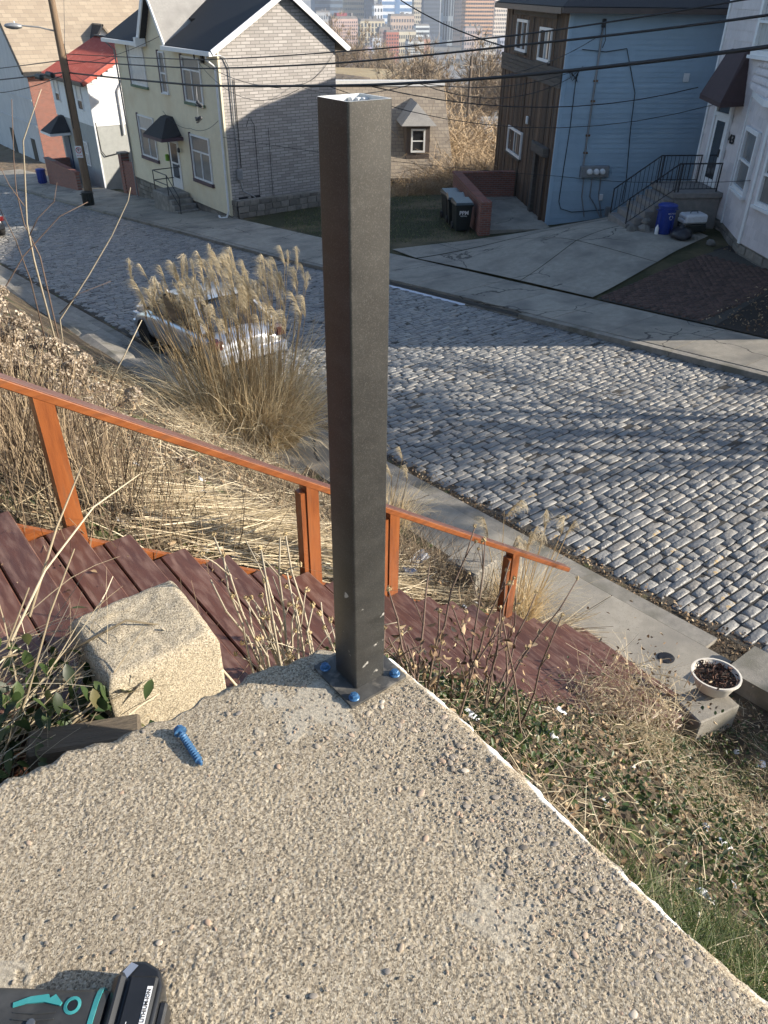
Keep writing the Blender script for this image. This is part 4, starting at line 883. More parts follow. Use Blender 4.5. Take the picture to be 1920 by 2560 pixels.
MB().box(-.05, -.002, 1.3, 7.2, Z(.64), Z(1.0)).build('frieze_board', m_plank_g, pw_)
FO, FA, FN = (0, 0, 0), (0, 1, 0), (-1, 0, 0)
for s0, s1, z0, z1 in ((4.85, 6.45, -.55, .50), (1.63, 3.15, -.66, .36), (4.17, 6.38, -4.18, -3.22)):
    w_ = window(bh, FO, FA, FN, s0, s1, Z(z0), Z(z1), m_wht, [m_glass_d], mull=[((s0 + s1) / 2, Z(z0 + .06), Z(z1 - .06))], fw=.09, depth=.09, sill=(m_plank_g, .06))
    W = wmat(FO, FA, FN)
    MB().box(s0 + .12, (s0 + s1) / 2 - .06, .026, .030, Z(z0 + .10), Z(z1 - .10), W).build('curtain', m_glass_l if z0 > -2 else m_glass_c, w_)
MB().box(-.02, -.001, .50, 1.72, Z(-5.75), Z(-3.5)).build('door', m_glass_d, bh)
dsh = MB().box(-.16, -.002, .42, .52, Z(-5.75), Z(-3.45)).build('door_post', m_plank, bh); MB().box(-.16, -.002, 1.70, 1.98, Z(-5.75), Z(-3.45)).build('door_post', m_plank_g, bh)
MB().cbox(-.28, -.05, .40, 2.0, Z(-3.48), Z(-3.18), .02).build('door_lintel', m_plank_g, bh)
MB().cbox(-.16, -.05, 2.25, 2.42, Z(-3.5), Z(-3.2), .03).build('porch_lamp', m_iron, bh); MB().cbox(-.12, -.046, 3.5, 3.66, Z(-2.82), Z(-2.55), .02).build('junction_box', m_wht, bh)
# roof: low hip with deep fascia
ez = Z(1.02); rz2 = Z(3.3)
roofplane(bh, [(-.4, -.35, ez), (9.4, -.35, ez), (7.0, 4.25, rz2), (3.0, 4.25, rz2)], .10, m_shingle_d); roofplane(bh, [(-.4, 8.9, ez), (9.4, 8.9, ez), (7.0, 4.25, rz2), (3.0, 4.25, rz2)], .10, m_shingle_d)
roofplane(bh, [(-.4, -.35, ez), (-.4, 8.9, ez), (3.0, 4.25, rz2)], .10, m_shingle_d); roofplane(bh, [(9.4, -.35, ez), (9.4, 8.9, ez), (7.0, 4.25, rz2)], .10, m_shingle_d)
MB().box(-.42, 9.4, -.48, -.36, Z(.84), Z(.99)).build('gutter', m_soffit, bh); MB().box(-.40, 9.35, -.34, 8.88, Z(.855), Z(.89)).build('soffit', m_soffit, bh); MB().box(-.45, -.405, -.35, 8.9, Z(.82), Z(.99)).build('fascia', m_soffit, bh)
MB().box(.1, 9.0, .02, 8.5, Z(-6.3), Z(.84)).build('wall_core', m_soffit, bh)
# meters, conduits and cables on the blue wall
mt = MB().cbox(1.0, 2.02, -.20, -.03, Z(-4.04), Z(-3.66), .015).build('meter_bank', m_pipe, bh)
for x in (1.30, 1.54, 1.76):
    MB().lathe([(.10, 0), (.10, .04), (.085, .06), (.085, .10), (.05, .125), (.0, .125)], 16, m=Matrix.Translation((x, -.20, Z(-3.84))) @ Matrix.Rotation(R(90), 4, 'X')).build('meter', m_wht, mt, smooth=35)
mb = MB(); mb.tube([(1.09, -.06, Z(.65)), (1.09, -.06, Z(-3.66))], .035, 7); mb.build('conduit', m_pipe, bh, smooth=40)
for z in (-1.05, -1.65, -2.7, -3.25): MB().cbox(1.03, 1.18, -.09, -.03, Z(z - .03), Z(z + .03), .006).build('pipe_strap', M('rusty_strap', (.18, .10, .05), rough=.8), bh)
for x0, x1 in ((1.18, 1.40), (1.48, 2.0), (1.80, 2.05)):
    mb = MB(); mb.tube([(x0, -.06, Z(-4.04)), (x0 + .02, -.06, Z(-4.7)), ((x0 + x1) / 2, -.06, Z(-5.0)), (x1, -.06, Z(-5.4))], .02, 6); mb.build('conduit', m_pipe, bh, smooth=40)
mb = MB(); mb.tube([(.42, -.05, Z(-.95)), (.44, -.05, Z(-2.4)), (.40, -.05, Z(-3.75)), (.38, -.05, Z(-4.85)), (.48, -.06, Z(-5.1)), (.9, -.06, Z(-5.22)), (2.1, -.06, Z(-5.16))], .013, 6); mb.build('cable', m_iron, bh)
mb = MB(); mb.tube([(.5, -.05, Z(-.15)), (1.3, -.05, Z(-.22)), (2.0, -.05, Z(-.12)), (2.2, -.05, Z(-.6)), (2.53, -.05, Z(-1.4)), (2.60, -.05, Z(-2.6)), (2.75, -.05, Z(-4.1)), (2.72, -.05, Z(-4.9))], .013, 6); mb.build('cable', m_iron, bh)
mb = MB(); mb.cbox(1.04, 1.15, -.16, -.03, Z(.45), Z(.70), .02); mb.tube([(1.09, -.12, Z(.5)), (1.0, -.2, Z(.25)), (.7, -.2, Z(.2))], .012, 5); mb.tube([(1.15, -.1, Z(.5)), (1.2, -.15, Z(.1)), (1.15, -.1, Z(-.1))], .012, 5); mb.build('service_head', m_iron, bh)
MB().cbox(4.13, 4.33, -.07, -.03, Z(-1.08), Z(-.82), .01).build('vent_cover', m_wht, bh); MB().cbox(1.85, 1.98, -.09, -.03, Z(-4.83), Z(-4.62), .01).build('outlet_box', m_wht, bh)
MB().cbox(2.16, 2.34, -.14, -.03, Z(-5.35), Z(-5.05), .01).build('utility_box', m_pipe, bh)
mb = MB()
for i in range(9): a = random.uniform(0, 6.28); mb.tube([(.30 + .2 * random.random(), -.08, Z(-.75 - .3 * random.random())), (.1 + .5 * random.random(), -.16, Z(-.6 - .4 * random.random())), (.2 + .3 * random.random(), -.1, Z(-.9 - .2 * random.random()))], .010, 5)
mb.build('cable_coil', m_iron, bh)
# brick-walled patio in front of the plank wall
pt_ = empty('patio_wall', BL, BA, 'low red brick wall enclosing the patio beside the wheeled bins', 'wall')
MB().box(-2.62, -2.36, -.95, 4.6, Z(-6.4), Z(-4.74)).build('wall_body', m_brick_y, pt_); MB().box(-2.36, -.12, 4.35, 4.6, Z(-6.4), Z(-4.74)).build('wall_body', m_brick, pt_)
MB().box(-2.66, -2.32, -1.0, 4.64, Z(-4.738), Z(-4.66)).build('coping', m_brick_y, pt_); MB().box(-2.315, -.13, 4.31, 4.64, Z(-4.738), Z(-4.66)).build('coping', m_brick, pt_)
MB().cbox(-2.68, -2.30, -1.06, -.66, Z(-6.2), Z(-4.62), .012).build('end_pier', m_brick, pt_)
pf = MB().box(-2.36, -.02, -.85, 4.35, Z(-6.2), Z(-5.60)).build('patio_floor', m_conc); pf.location = BL; pf.rotation_euler = (0, 0, BA); tag(pf, kind='structure')
# ================================================================== PINKISH SHINGLED HOUSE No 43
m_pink = M('mauve_cement_shingle', (.66, .60, .59), (.58, .53, .52), scale=4, rough=.8, bump=.25, bscale=50, rnd=.07, stretch=(3, 3, 1))
m_awn = M('brown_hood', (.060, .034, .036), (.045, .026, .028), scale=6, rough=.7)
ph = empty('shingle_house', BL, BA, 'mauve shingled house numbered 43 with bay window and brown door hood', 'house')
PX = 3.76
shw = MB().box(PX + .02, PX + .15, -14.6, -3.0, Z(-4.3), Z(3.0)).build('wall', m_pink, ph)
MB().box(PX + .16, 11.0, -14.55, -3.05, Z(-5.8), Z(3.0)).build('wall_core', m_pink, ph)
def shingles(O, a, n, w, z0, z1, parent, exp=.25, sw=.46, skip=None):
    W = wmat(O, a, n); z = z0; r_ = 0
    while z < z1 - .02:
        h = min(exp, z1 - z); s = -(r_ % 2) * sw / 2
        while s < w:
            a0, a1 = max(0, s), min(w, s + sw - .006)
            if a1 - a0 > .04 and not (skip and skip((a0 + a1) / 2, z)):
                d_ = .022 + random.uniform(-.003, .003); mb = MB()
                mb.add([(a0, 0.001, z), (a1, 0.001, z), (a1, d_, z), (a0, d_, z), (a0, 0.001, z + h), (a1, 0.001, z + h), (a1, .008, z + h), (a0, .008, z + h)], [(0, 3, 2, 1), (4, 5, 6, 7), (0, 1, 5, 4), (1, 2, 6, 5), (2, 3, 7, 6), (3, 0, 4, 7)], W)
                mb.build('shingle', m_pink, parent)
            s += sw
        z += exp; r_ += 1
shingles((PX + .015, -3.0, 0), (0, -1, 0), (-1, 0, 0), 2.55, Z(-4.2), Z(2.0), shw, skip=lambda s, z: .6 < s < 1.65 and Z(-3.7) < z < Z(-1.0))
shingles((PX + .015, -5.55, 0), (0, -1, 0), (-1, 0, 0), 2.0, Z(-.9), Z(2.0), shw)
MB().box(PX - .04, PX + .16, -3.06, -2.97, Z(-4.5), Z(3.0)).build('corner_board', m_wht, ph)
# bay: left facet and front facet
c0 = Vector((PX, -5.45, 0)); c1 = Vector((3.16, -7.72, 0)); c2 = Vector((3.16, -10.2, 0)); c3 = Vector((PX, -11.6, 0))
for i, (a, b_) in enumerate(((c0, c1), (c1, c2), (c2, c3))):
    d_ = (b_ - a); n_ = Vector((d_.y, -d_.x, 0)).normalized(); n_ = n_ if n_.x < 0 else -n_
    wl = MB().box(0, d_.length, -.2, 0, Z(-4.3), Z(-.95), wmat(a, d_, n_)).build('bay_wall', m_pink, ph)
    L_ = d_.length; wa, wb = ((.30, 1.95) if i == 0 else (.30, L_ - .3))
    wa, wb = (.42, L_ - .52) if i == 0 else (.35, L_ - .35)
    shingles(a, d_, n_, L_, Z(-4.3), Z(-.95), wl, skip=lambda s, z: wa - .1 < s < wb + .1 and Z(-3.35) < z < Z(-1.6))
    window(ph, a, d_, n_, wa, wb, Z(-3.22), Z(-1.62), m_wht, [m_glass_c, m_glass_c], sash=[Z(-2.45)], fw=.11, depth=.10, sill=(m_wht, .07))
    mb = MB(); mb.box(-.06, .06, -.02, .05, Z(-4.32), Z(-.95), wmat(a, d_, n_)); mb.build('corner_board', m_wht, ph)
mb = MB(); mb.prism([(c0.x + .1, c0.y + .35), (c1.x - .28, c1.y + .12), (c2.x - .28, c2.y - .1), (c3.x + .1, c3.y - .3)], Z(-.95), Z(-.80)); mb.build('bay_cornice', m_wht, ph)
scl = MB(); 
mb = MB(); mb.add([(c0.x, c0.y + .25, Z(-.80)), (c1.x - .2, c1.y + .1, Z(-.80)), (c2.x - .2, c2.y, Z(-.80)), (c3.x, c3.y - .2, Z(-.80)), (PX, c0.y + .1, Z(-.05)), (PX - .15, c1.y + .2, Z(-.05)), (PX - .15, c2.y, Z(-.05)), (PX, c3.y, Z(-.05))], [(0, 1, 5, 4), (1, 2, 6, 5), (2, 3, 7, 6)])
brf = mb.build('bay_roof', m_pink, ph)
for r_ in range(4):
    for k in range(11):
        t_ = (k + .5 * (r_ % 2)) / 11; z = -.75 + r_ * .18; f = (z + .80) / .75
        p = Vector((c0.x, c0.y + .25, 0)).lerp(Vector((c1.x - .2, c1.y + .1, 0)), t_).lerp(Vector((PX, c0.y + .1, 0)).lerp(Vector((PX - .15, c1.y + .2, 0)), t_), f)
        MB().lathe([(.09, 0), (.10, .02), (.02, .035)], 8, m=Matrix.Translation((p.x - .01, p.y, Z(z) + .06)) @ Matrix.Rotation(R(-75), 4, 'Y') @ Matrix.Scale(.9, 4)).build('scallop_shingle', m_pink, brf)
window(ph, (PX, 0, 0), (0, -1, 0), (-1, 0, 0), 4.95, 6.3, Z(.02), Z(1.6), m_wht, [m_glass_l, m_glass_l], sash=[Z(.8)], fw=.12, depth=.12, sill=(m_wht, .08))
window(ph, (PX, 0, 0), (0, -1, 0), (-1, 0, 0), 7.4, 8.6, Z(.02), Z(1.6), m_wht, [m_glass_l, m_glass_l], sash=[Z(.8)], fw=.12, depth=.12, sill=(m_wht, .08))
# door, transom, hood, number
Wd = wmat((PX, 0, 0), (0, -1, 0), (-1, 0, 0))
mb = MB(); 
for q in ((3.60, 3.72, -3.52, -1.2), (4.50, 4.62, -3.52, -1.2), (3.72, 4.50, -1.62, -1.52), (3.72, 4.5, -1.3, -1.2)): mb.box(q[0], q[1], .0, .09, Z(q[2]), Z(q[3]), Wd)
dfr = mb.build('door_frame', m_wht, ph)
MB().box(3.72, 4.5, .01, .03, Z(-1.52), Z(-1.3), Wd).build('transom', m_glass_d, dfr)
door = MB().box(3.73, 4.49, .01, .055, Z(-3.52), Z(-1.625), Wd).build('door', m_wht, ph)
MB().box(3.86, 4.36, .056, .062, Z(-3.32), Z(-1.74), Wd).build('pane', m_glass_d, door); MB().cbox(4.38, 4.44, .056, .10, Z(-2.68), Z(-2.46), .008, Wd).build('door_handle', m_iron, door)
mb = MB(); t0 = [(PX, -3.68, Z(.10)), (PX, -4.72, Z(.10)), (PX - .12, -4.70, Z(.06)), (PX - .12, -3.70, Z(.06))]; b0 = [(PX, -3.30, Z(-1.08)), (PX, -5.05, Z(-1.12)), (2.98, -5.20, Z(-1.14)), (2.98, -3.86, Z(-1.04))]
mb.add(t0 + b0, [(0, 1, 2, 3), (0, 4, 5, 1), (1, 5, 6, 2), (2, 6, 7, 3), (3, 7, 4, 0)]); hd = mb.build('door_hood', m_awn, ph)
mb = MB(); bar(mb, (2.99, -3.86, Z(-1.10)), (2.99, -5.2, Z(-1.20)), .03, .12); bar(mb, (2.99, -5.2, Z(-1.20)), (PX, -5.05, Z(-1.18)), .03, .12); mb.build('fascia', m_awn, hd)
t43 = text_obj('house_number', '43', .34, m_iron, ph, (PX - .03, -4.88, Z(-2.13)), (R(90), 0, R(-90)), .012, .006)
# foundation stones, roof
stones(ph, (c0.x + .05, c0.y, 0), (c1 - c0), (-.86, .5, 0), (c1 - c0).length, lambda s: Z(-5.25), lambda s: Z(-4.31), .24, m_stone); stones(ph, (c1.x + .05, c1.y, 0), (c2 - c1), (-1, 0, 0), 2.5, lambda s: Z(-5.25), lambda s: Z(-4.31), .24, m_stone)
stones(ph, (PX + .08, -3.0, 0), (0, -1, 0), (-1, 0, 0), 2.4, lambda s: Z(-5.0), lambda s: Z(-4.31), .24, m_stone)
roofplane(ph, [(PX - .4, -15, Z(3.0)), (PX - .4, -2.6, Z(3.0)), (7.4, -2.6, Z(5.2)), (7.4, -15, Z(5.2))], .15, m_shingle_d); roofplane(ph, [(11.4, -15, Z(3.0)), (11.4, -2.6, Z(3.0)), (7.4, -2.6, Z(5.2)), (7.4, -15, Z(5.2))], .15, m_shingle_d)
for yy in (-14.6, -3.15): mb = MB(); mb.prism([(PX + .1, Z(2.99)), (11.0, Z(2.99)), (7.4, Z(5.0))], 0, .1, Matrix.Translation((0, yy + .1, 0)) @ Matrix.Rotation(R(90), 4, 'X')); mb.build('gable_wall', m_pink, ph)
# stoop with iron railings
sp_ = empty('entrance_stoop', BL + be1 * 2.5 - be2 * 4.4 + Vector((0, 0, 1.1)), BA, 'concrete stoop with steps up to the door numbered 43', 'stoop')
def S(x, y, z): return (x - 2.5, y + 4.4, z - 1.1)
def sbx(x0, x1, y0, y1, z0, z1, b=.02): a = S(x0, y0, z0); c = S(x1, y1, z1); return MB().cbox(a[0], c[0], a[1], c[1], a[2], c[2], b)
m_stoop = M('stoop_concrete', (.25, .23, .21), (.17, .16, .15), scale=6, rough=.9, bump=.3, bscale=50)
sbx(2.30, PX - .01, -5.05, -3.35, Z(-5.0), Z(-3.70)).build('block_base', m_stoop, sp_); sbx(2.22, PX - .01, -5.12, -3.30, Z(-3.70), Z(-3.55), .012).build('landing_slab', m_stoop, sp_)
for i in range(5): sbx(2.28 - .27 * (i + 1), 2.30 - .27 * i, -5.0, -3.5, Z(-5.0), Z(-3.74 - .175 * i), .015).build('step', m_stoop, sp_)
stp = empty('iron_railing', S(0, 0, 0), 0); stp.parent = sp_
def irail(yy):
    mb = MB(); top = [(.93, yy, Z(-3.72)), (2.30, yy, Z(-2.76)), (3.62, yy, Z(-2.76))]; lo = [(.93, yy, Z(-4.42)), (2.30, yy, Z(-3.46)), (3.62, yy, Z(-3.46))]
    mb.tube([S(*p) for p in top], .022, 5); mb.tube([S(*p) for p in lo], .014, 5)
    for x in (.95, 2.30, 2.40, 3.60): zz_ = float(np.interp(x, [.93, 2.3], [-3.72, -2.76])); zb = float(np.interp(x, [.93, 2.25, 2.3], [-4.65, -3.75, -3.55])); mb.tube([S(x, yy, Z(zb)), S(x, yy, Z(zz_))], .022, 5)
    x = 1.06
    while x < 3.55: zt = float(np.interp(x, [.93, 2.3], [-3.72, -2.76])); mb.tube([S(x, yy, Z(zt - .69)), S(x, yy, Z(zt))], .009, 4); x += .13
    return mb
bpy.data.objects.remove(stp)
irail(-4.95).build('iron_railing', m_iron, sp_); irail(-3.6).build('iron_railing', m_iron, sp_)
# unseen house added behind the gap to shade the blue wall
rh = empty('shade_house', BL + be1 * 9.8 - be2 * 6.2, BA, 'unseen plain house added behind the gap between blue and shingled houses for shade', 'house')
MB().box(0, 5.5, 0, 6.6, -.4, Z(5.9)).build('wall', m_pink, rh); MB().box(-.25, 5.75, -.25, 6.85, Z(5.903), Z(6.15)).build('roof', m_shingle_d, rh)
for y_ in (1.2, 3.6): window(rh, (0, 0, 0), (0, 1, 0), (-1, 0, 0), y_, y_ + 1.0, Z(.5), Z(2.0), m_wht, [m_glass_c], sash=[Z(1.25)])
# ================================================================== HOUSE BELOW THE LAWN
m_rfbrown = M('brown_slate_roof', (.27, .225, .175), (.20, .165, .13), scale=3, rough=.9, bump=.3, bscale=30, extra=brick_extra((.29, .245, .19), (.20, .165, .13), (.13, .11, .09), .34, .17, .012, axes='xy'))
m_tanwall = M('cream_house_wall', (.50, .43, .29), (.42, .36, .25), scale=3, rough=.9)
mh = empty('dormer_house', BL, BA, 'lower house beyond the lawn with brown shingled roof and small dormer', 'house')
Z = lambda z: z + b5
roofplane(mh, [(-11, 14.7, Z(-6.85)), (-.6, 14.7, Z(-6.85)), (-.6, 19.3, Z(-2.95)), (-11, 19.3, Z(-2.95))], .15, m_rfbrown); roofplane(mh, [(-11, 23.9, Z(-6.85)), (-.6, 23.9, Z(-6.85)), (-.6, 19.3, Z(-2.95)), (-11, 19.3, Z(-2.95))], .15, m_rfbrown)
MB().box(-11, -.55, 19.15, 19.45, Z(-3.0), Z(-2.72)).build('white_ridge_cap', m_wht, mh); MB().box(-11, -.6, 14.55, 14.69, Z(-7.05), Z(-6.88)).build('gutter', m_iron, mh)
MB().box(-10.8, -.9, 15.0, 23.6, Z(-9.6), Z(-6.95)).build('wall', m_tanwall, mh)
mb = MB(); mb.prism([(15.0, Z(-7)), (23.6, Z(-7)), (19.3, Z(-3.2))], -1.0, -.9, Matrix(((0, 0, 1, 0), (1, 0, 0, 0), (0, 1, 0, 0), (0, 0, 0, 1)))); mb.build('gable_wall', m_tanwall, mh)
window(mh, (0, 15.0, 0), (1, 0, 0), (0, -1, 0), -3.1, -2.2, Z(-8.1), Z(-7.15), m_wht, [m_glass_d], fw=.12)
window(mh, (0, 15.0, 0), (1, 0, 0), (0, -1, 0), -6.5, -5.6, Z(-8.1), Z(-7.15), m_wht, [m_glass_d], fw=.12)
dm = MB().box(-3.1, -1.85, 15.6, 18.2, Z(-6.05), Z(-4.42)).build('dormer', m_soffit, mh)
window(dm, (0, 15.6, 0), (1, 0, 0), (0, -1, 0), -2.85, -2.1, Z(-5.75), Z(-4.62), m_wht, [m_glass_d], sash=[Z(-5.2)], fw=.09, name='dormer_window')
for q in (((-3.4, 15.2, -4.45), (-1.55, 15.2, -4.45)), ): pass
ap = Vector((-2.48, 16.2, Z(-3.5))); e_ = [(-3.4, 15.25, Z(-4.45)), (-1.55, 15.25, Z(-4.45)), (-1.55, 18.6, Z(-4.45)), (-3.4, 18.6, Z(-4.45)), (-2.48, 18.8, Z(-3.5))]
mb = MB(); mb.add([ap] + e_, [(0, 1, 2), (0, 2, 3, 5), (0, 5, 4, 1), (1, 4, 3, 2)]); mb.build('dormer_roof', m_shingle_g, dm)
# ================================================================== SLOPE, MEADOW, VALLEY FLOOR
m_slope = M('brown_winter_scrub', (.17, .125, .08), (.105, .078, .052), scale=.25, rough=.95, bump=1.0, bscale=.8, bdist=.6, big=(.06, (.21, .165, .10), .5, .7))
m_mead = M('golden_meadow', (.37, .27, .14), (.28, .20, .105), scale=.3, rough=.95, bump=.6, bscale=2, bdist=.2, big=(.05, (.40, .33, .20), .5, .7))
HEAD = math.atan2(fwd.y, fwd.x)
def polar(name, D, A, zf, mat, kind='structure'):
    DD, AA = np.meshgrid(D, A, indexing='ij'); X = DD * np.cos(HEAD - AA); Y = DD * np.sin(HEAD - AA); Zz = zf(DD, AA)
    I = np.arange(DD.size).reshape(DD.shape); F = np.stack([I[:-1, :-1], I[1:, :-1], I[1:, 1:], I[:-1, 1:]], -1).reshape(-1, 4)
    return np_mesh(name, np.stack([X, Y, Zz], -1).reshape(-1, 3), F, mat, None, kind=kind, smooth=True)
def zslope(D, A):
    f = ss(.015, -.03, A); start = 70 + 85 * f
    return -9.6 - .008 * (D - 50) - .115 * np.clip(D - start, 0, 1e9) - .6 * np.clip(D - 275, 0, 1e9) + .5 * np.sin(D * .21 + A * 40) * ss(60, 90, D)
polar('wooded_slope', np.concatenate([np.linspace(47, 190, 60), np.linspace(200, 330, 12)]), np.linspace(-.9, .9, 120), lambda D, A: np.maximum(zslope(D, A), -73), m_slope)
polar('meadow', np.linspace(100, 172, 20), np.linspace(-.14, .035, 20), lambda D, A: -9.9 - .006 * (D - 100) - 1.2 * ss(150, 172, D) - 1.5 * ss(.0, .035, A) + .25 * np.sin(D * .1 + A * 30), m_mead)
m_val = M('valley_floor', (.20, .19, .18), (.14, .13, .12), scale=.02, rough=.95, big=(.008, (.10, .095, .08), .45, .6))
polar('valley_floor', np.array([230, 400, 700, 1000, 1500, 2200, 3500, 6000]), np.linspace(-1.2, 1.2, 40), lambda D, A: -72 + 0 * D, m_val)
# ================================================================== CITY
CITY = [
('dark blue glass office slab', (0.1, 0.15, 0.22), 980.0, 1449.6, 24.0, 56.5, 9, 9, 'band'),
('tan masonry office block with paired windows', (0.46, 0.37, 0.24), 1004.2, 1396.3, 24.1, 38.8, 9, 11, 'pair'),
('narrow dark tower', (0.07, 0.09, 0.13), 1009.2, 1355.5, 24.1, 16.0, 4, 14, 'plain'),
('white and blue banded glass office', (0.62, 0.66, 0.72), 1053.1, 1334.1, 24.7, 60.7, 1, 9, 'stripe'),
('plain white narrow block with few windows', (0.66, 0.68, 0.72), 906.7, 1194.9, -23.0, 15.5, 3, 5, 'plain'),
('slim beige tower with dark windows', (0.5, 0.45, 0.36), 1020.7, 1232.1, 23.7, 15.1, 4, 14, 'plain'),
('broad dark glass tower', (0.06, 0.08, 0.12), 1012.8, 1186.4, 28.8, 29.6, 7, 16, 'band'),
('grey stone tower with tall arched bays', (0.28, 0.33, 0.38), 928.0, 1048.2, 26.2, 17.4, 4, 3, 'tall'),
('brown dark skyscraper', (0.11, 0.1, 0.11), 966.3, 1067.6, 32.0, 14.3, 5, 18, 'plain'),
('large orange tan office block with square windows', (0.58, 0.33, 0.19), 947.9, 1002.7, 31.0, 44.9, 12, 19, 'pair'),
('white stone office block with many windows', (0.66, 0.6, 0.52), 1001.7, 1006.4, 27.3, 26.1, 9, 17, 'plain'),
('pink and cream apartment block with dark red roof', (0.48, 0.34, 0.3), 580.0, 826.7, -27.5, 30.3, 12, 13, 'plain'),
('cream block with tall window columns', (0.5, 0.44, 0.33), 688.7, 920.8, -33.7, 33.2, 7, 7, 'tall'),
('grey brown flat roofed block', (0.22, 0.18, 0.17), 660.1, 854.8, -39.0, 18.2, 5, 7, 'plain'),
('red brick apartment block', (0.36, 0.12, 0.08), 647.3, 826.7, -41.0, 15.9, 5, 8, 'plain'),
('white and blue narrow house block', (0.52, 0.57, 0.66), 602.7, 797.9, -44.7, 10.1, 3, 6, 'plain'),
('lilac painted narrow block', (0.36, 0.33, 0.46), 571.7, 771.2, -51.0, 7.3, 2, 5, 'plain'),
('tan brick block with stepped roof', (0.46, 0.35, 0.28), 811.9, 1015.1, -31.7, 36.1, 9, 5, 'plain'),
('white stepped terrace building', (0.6, 0.64, 0.66), 821.9, 981.2, -42.2, 20.8, 5, 5, 'band'),
('cream low block with dark windows', (0.52, 0.47, 0.36), 742.7, 916.9, -45.6, 24.6, 8, 3, 'plain'),
('pale grey gridded apartment block', (0.48, 0.49, 0.48), 636.8, 770.9, -47.3, 19.5, 7, 9, 'pair'),
('pinkish low warehouse', (0.44, 0.35, 0.33), 854.9, 911.9, -43.0, 25.3, 7, 4, 'plain'),
('low white block with a row of windows', (0.6, 0.58, 0.55), 781.3, 802.4, -49.3, 21.8, 8, 3, 'plain'),
('lavender block at the end of the row', (0.42, 0.44, 0.54), 780.3, 775.3, -46.9, 15.4, 6, 4, 'plain'),
('small rust brick building', (0.28, 0.14, 0.11), 580.9, 795.4, -54.3, 8.3, 4, 5, 'plain'),
('grey concrete block', (0.34, 0.35, 0.37), 777.9, 1163.9, -30.8, 23.0, 6, 4, 'plain'),
('small red roofed brick building', (0.42, 0.2, 0.14), 741.1, 879.3, -52.3, 14.4, 4, 2, 'plain'),
]
m_win = M('city_window', (.035, .045, .06), (.06, .07, .085), scale=.2, rough=.25, rnd=.4)
m_winb = M('city_blue_glass', (.12, .22, .40), (.08, .16, .30), scale=.1, rough=.2)
m_roofs = M('city_roof', (.22, .21, .20), (.14, .13, .13), scale=.2, rough=.9)
for (lab, c, x, y, top, w, nc, nr, ws) in CITY:
    a = math.atan2(y, x); b0_ = -72.0; H_ = top - b0_; d = max(.35 * w, 9.0)
    r = empty('city_building', (x, y, b0_), a + R(292), lab + ' in the distant city', 'building', 'buildings of the distant city')
    mt_ = M('facade', c, tuple(k * .82 for k in c), scale=.12, rough=.8)
    # windows recessed: piers and spandrels stand proud of a dark core
    MB().box(-w / 2, w / 2, -d / 2, d / 2, 0, H_).build('facade', mt_, r)
    MB().box(-w / 2 + .6, w / 2 - .6, -d / 2 + .6, d / 2 - .6, H_ + .01, H_ + 1.5 + w * .03).build('roof_deck', m_roofs, r)
    mb = MB()
    zlo = max(0, H_ - (95 if H_ > 80 else H_)); fh = (H_ - zlo - 2.5) / nr
    def put(s0, s1, z0, z1): mb.box(s0, s1, -d / 2 - .25, -d / 2 - .02, z0, z1)
    if ws in ('plain', 'pair', 'tall'):
        cw = w / nc
        for i in range(nc):
            for j in range(nr):
                s = -w / 2 + cw * i; z = zlo + 1.0 + fh * j
                if ws == 'pair': put(s + cw * .12, s + cw * .44, z + fh * .25, z + fh * .72); put(s + cw * .56, s + cw * .88, z + fh * .25, z + fh * .72)
                elif ws == 'tall': put(s + cw * .25, s + cw * .75, z + fh * .12, z + fh * .90)
                else: put(s + cw * .28, s + cw * .72, z + fh * .25, z + fh * .75)
        nd = max(2, int(nc * .4))
        for i in range(nd):
            for j in range(nr): s = -d / 2 + d / nd * i; z = zlo + 1 + fh * j; mb.box(-w / 2 - .25, -w / 2 - .02, s + d / nd * .3, s + d / nd * .7, z + fh * .25, z + fh * .75)
    else:
        for j in range(nr): put(-w / 2 + .3, w / 2 - .3, zlo + 1 + fh * j + fh * .35, zlo + 1 + fh * j + fh * .85)
        if ws == 'stripe': mb.box(-w * .08, w * .08, -d / 2 - .5, -d / 2 - .27, zlo, H_)
    mb.build('windows', m_winb if ws == 'stripe' else m_win, r, kind='stuff')
    if 'dark red roof' in lab: MB().prism([(-w * .3, -d * .4), (w * .1, -d * .4), (w * .1, d * .4), (-w * .3, d * .4)], H_ + 2.5, H_ + 5.5).build('red_roof', M('maroon_roof', (.25, .05, .06), rough=.7), r)
    for k in range(3): s = random.uniform(-w * .35, w * .35); MB().box(s, s + w * .08, -d * .2, d * .1, H_ + 1.5, H_ + random.uniform(3, 5.5)).build('roof_plant', m_roofs, r)
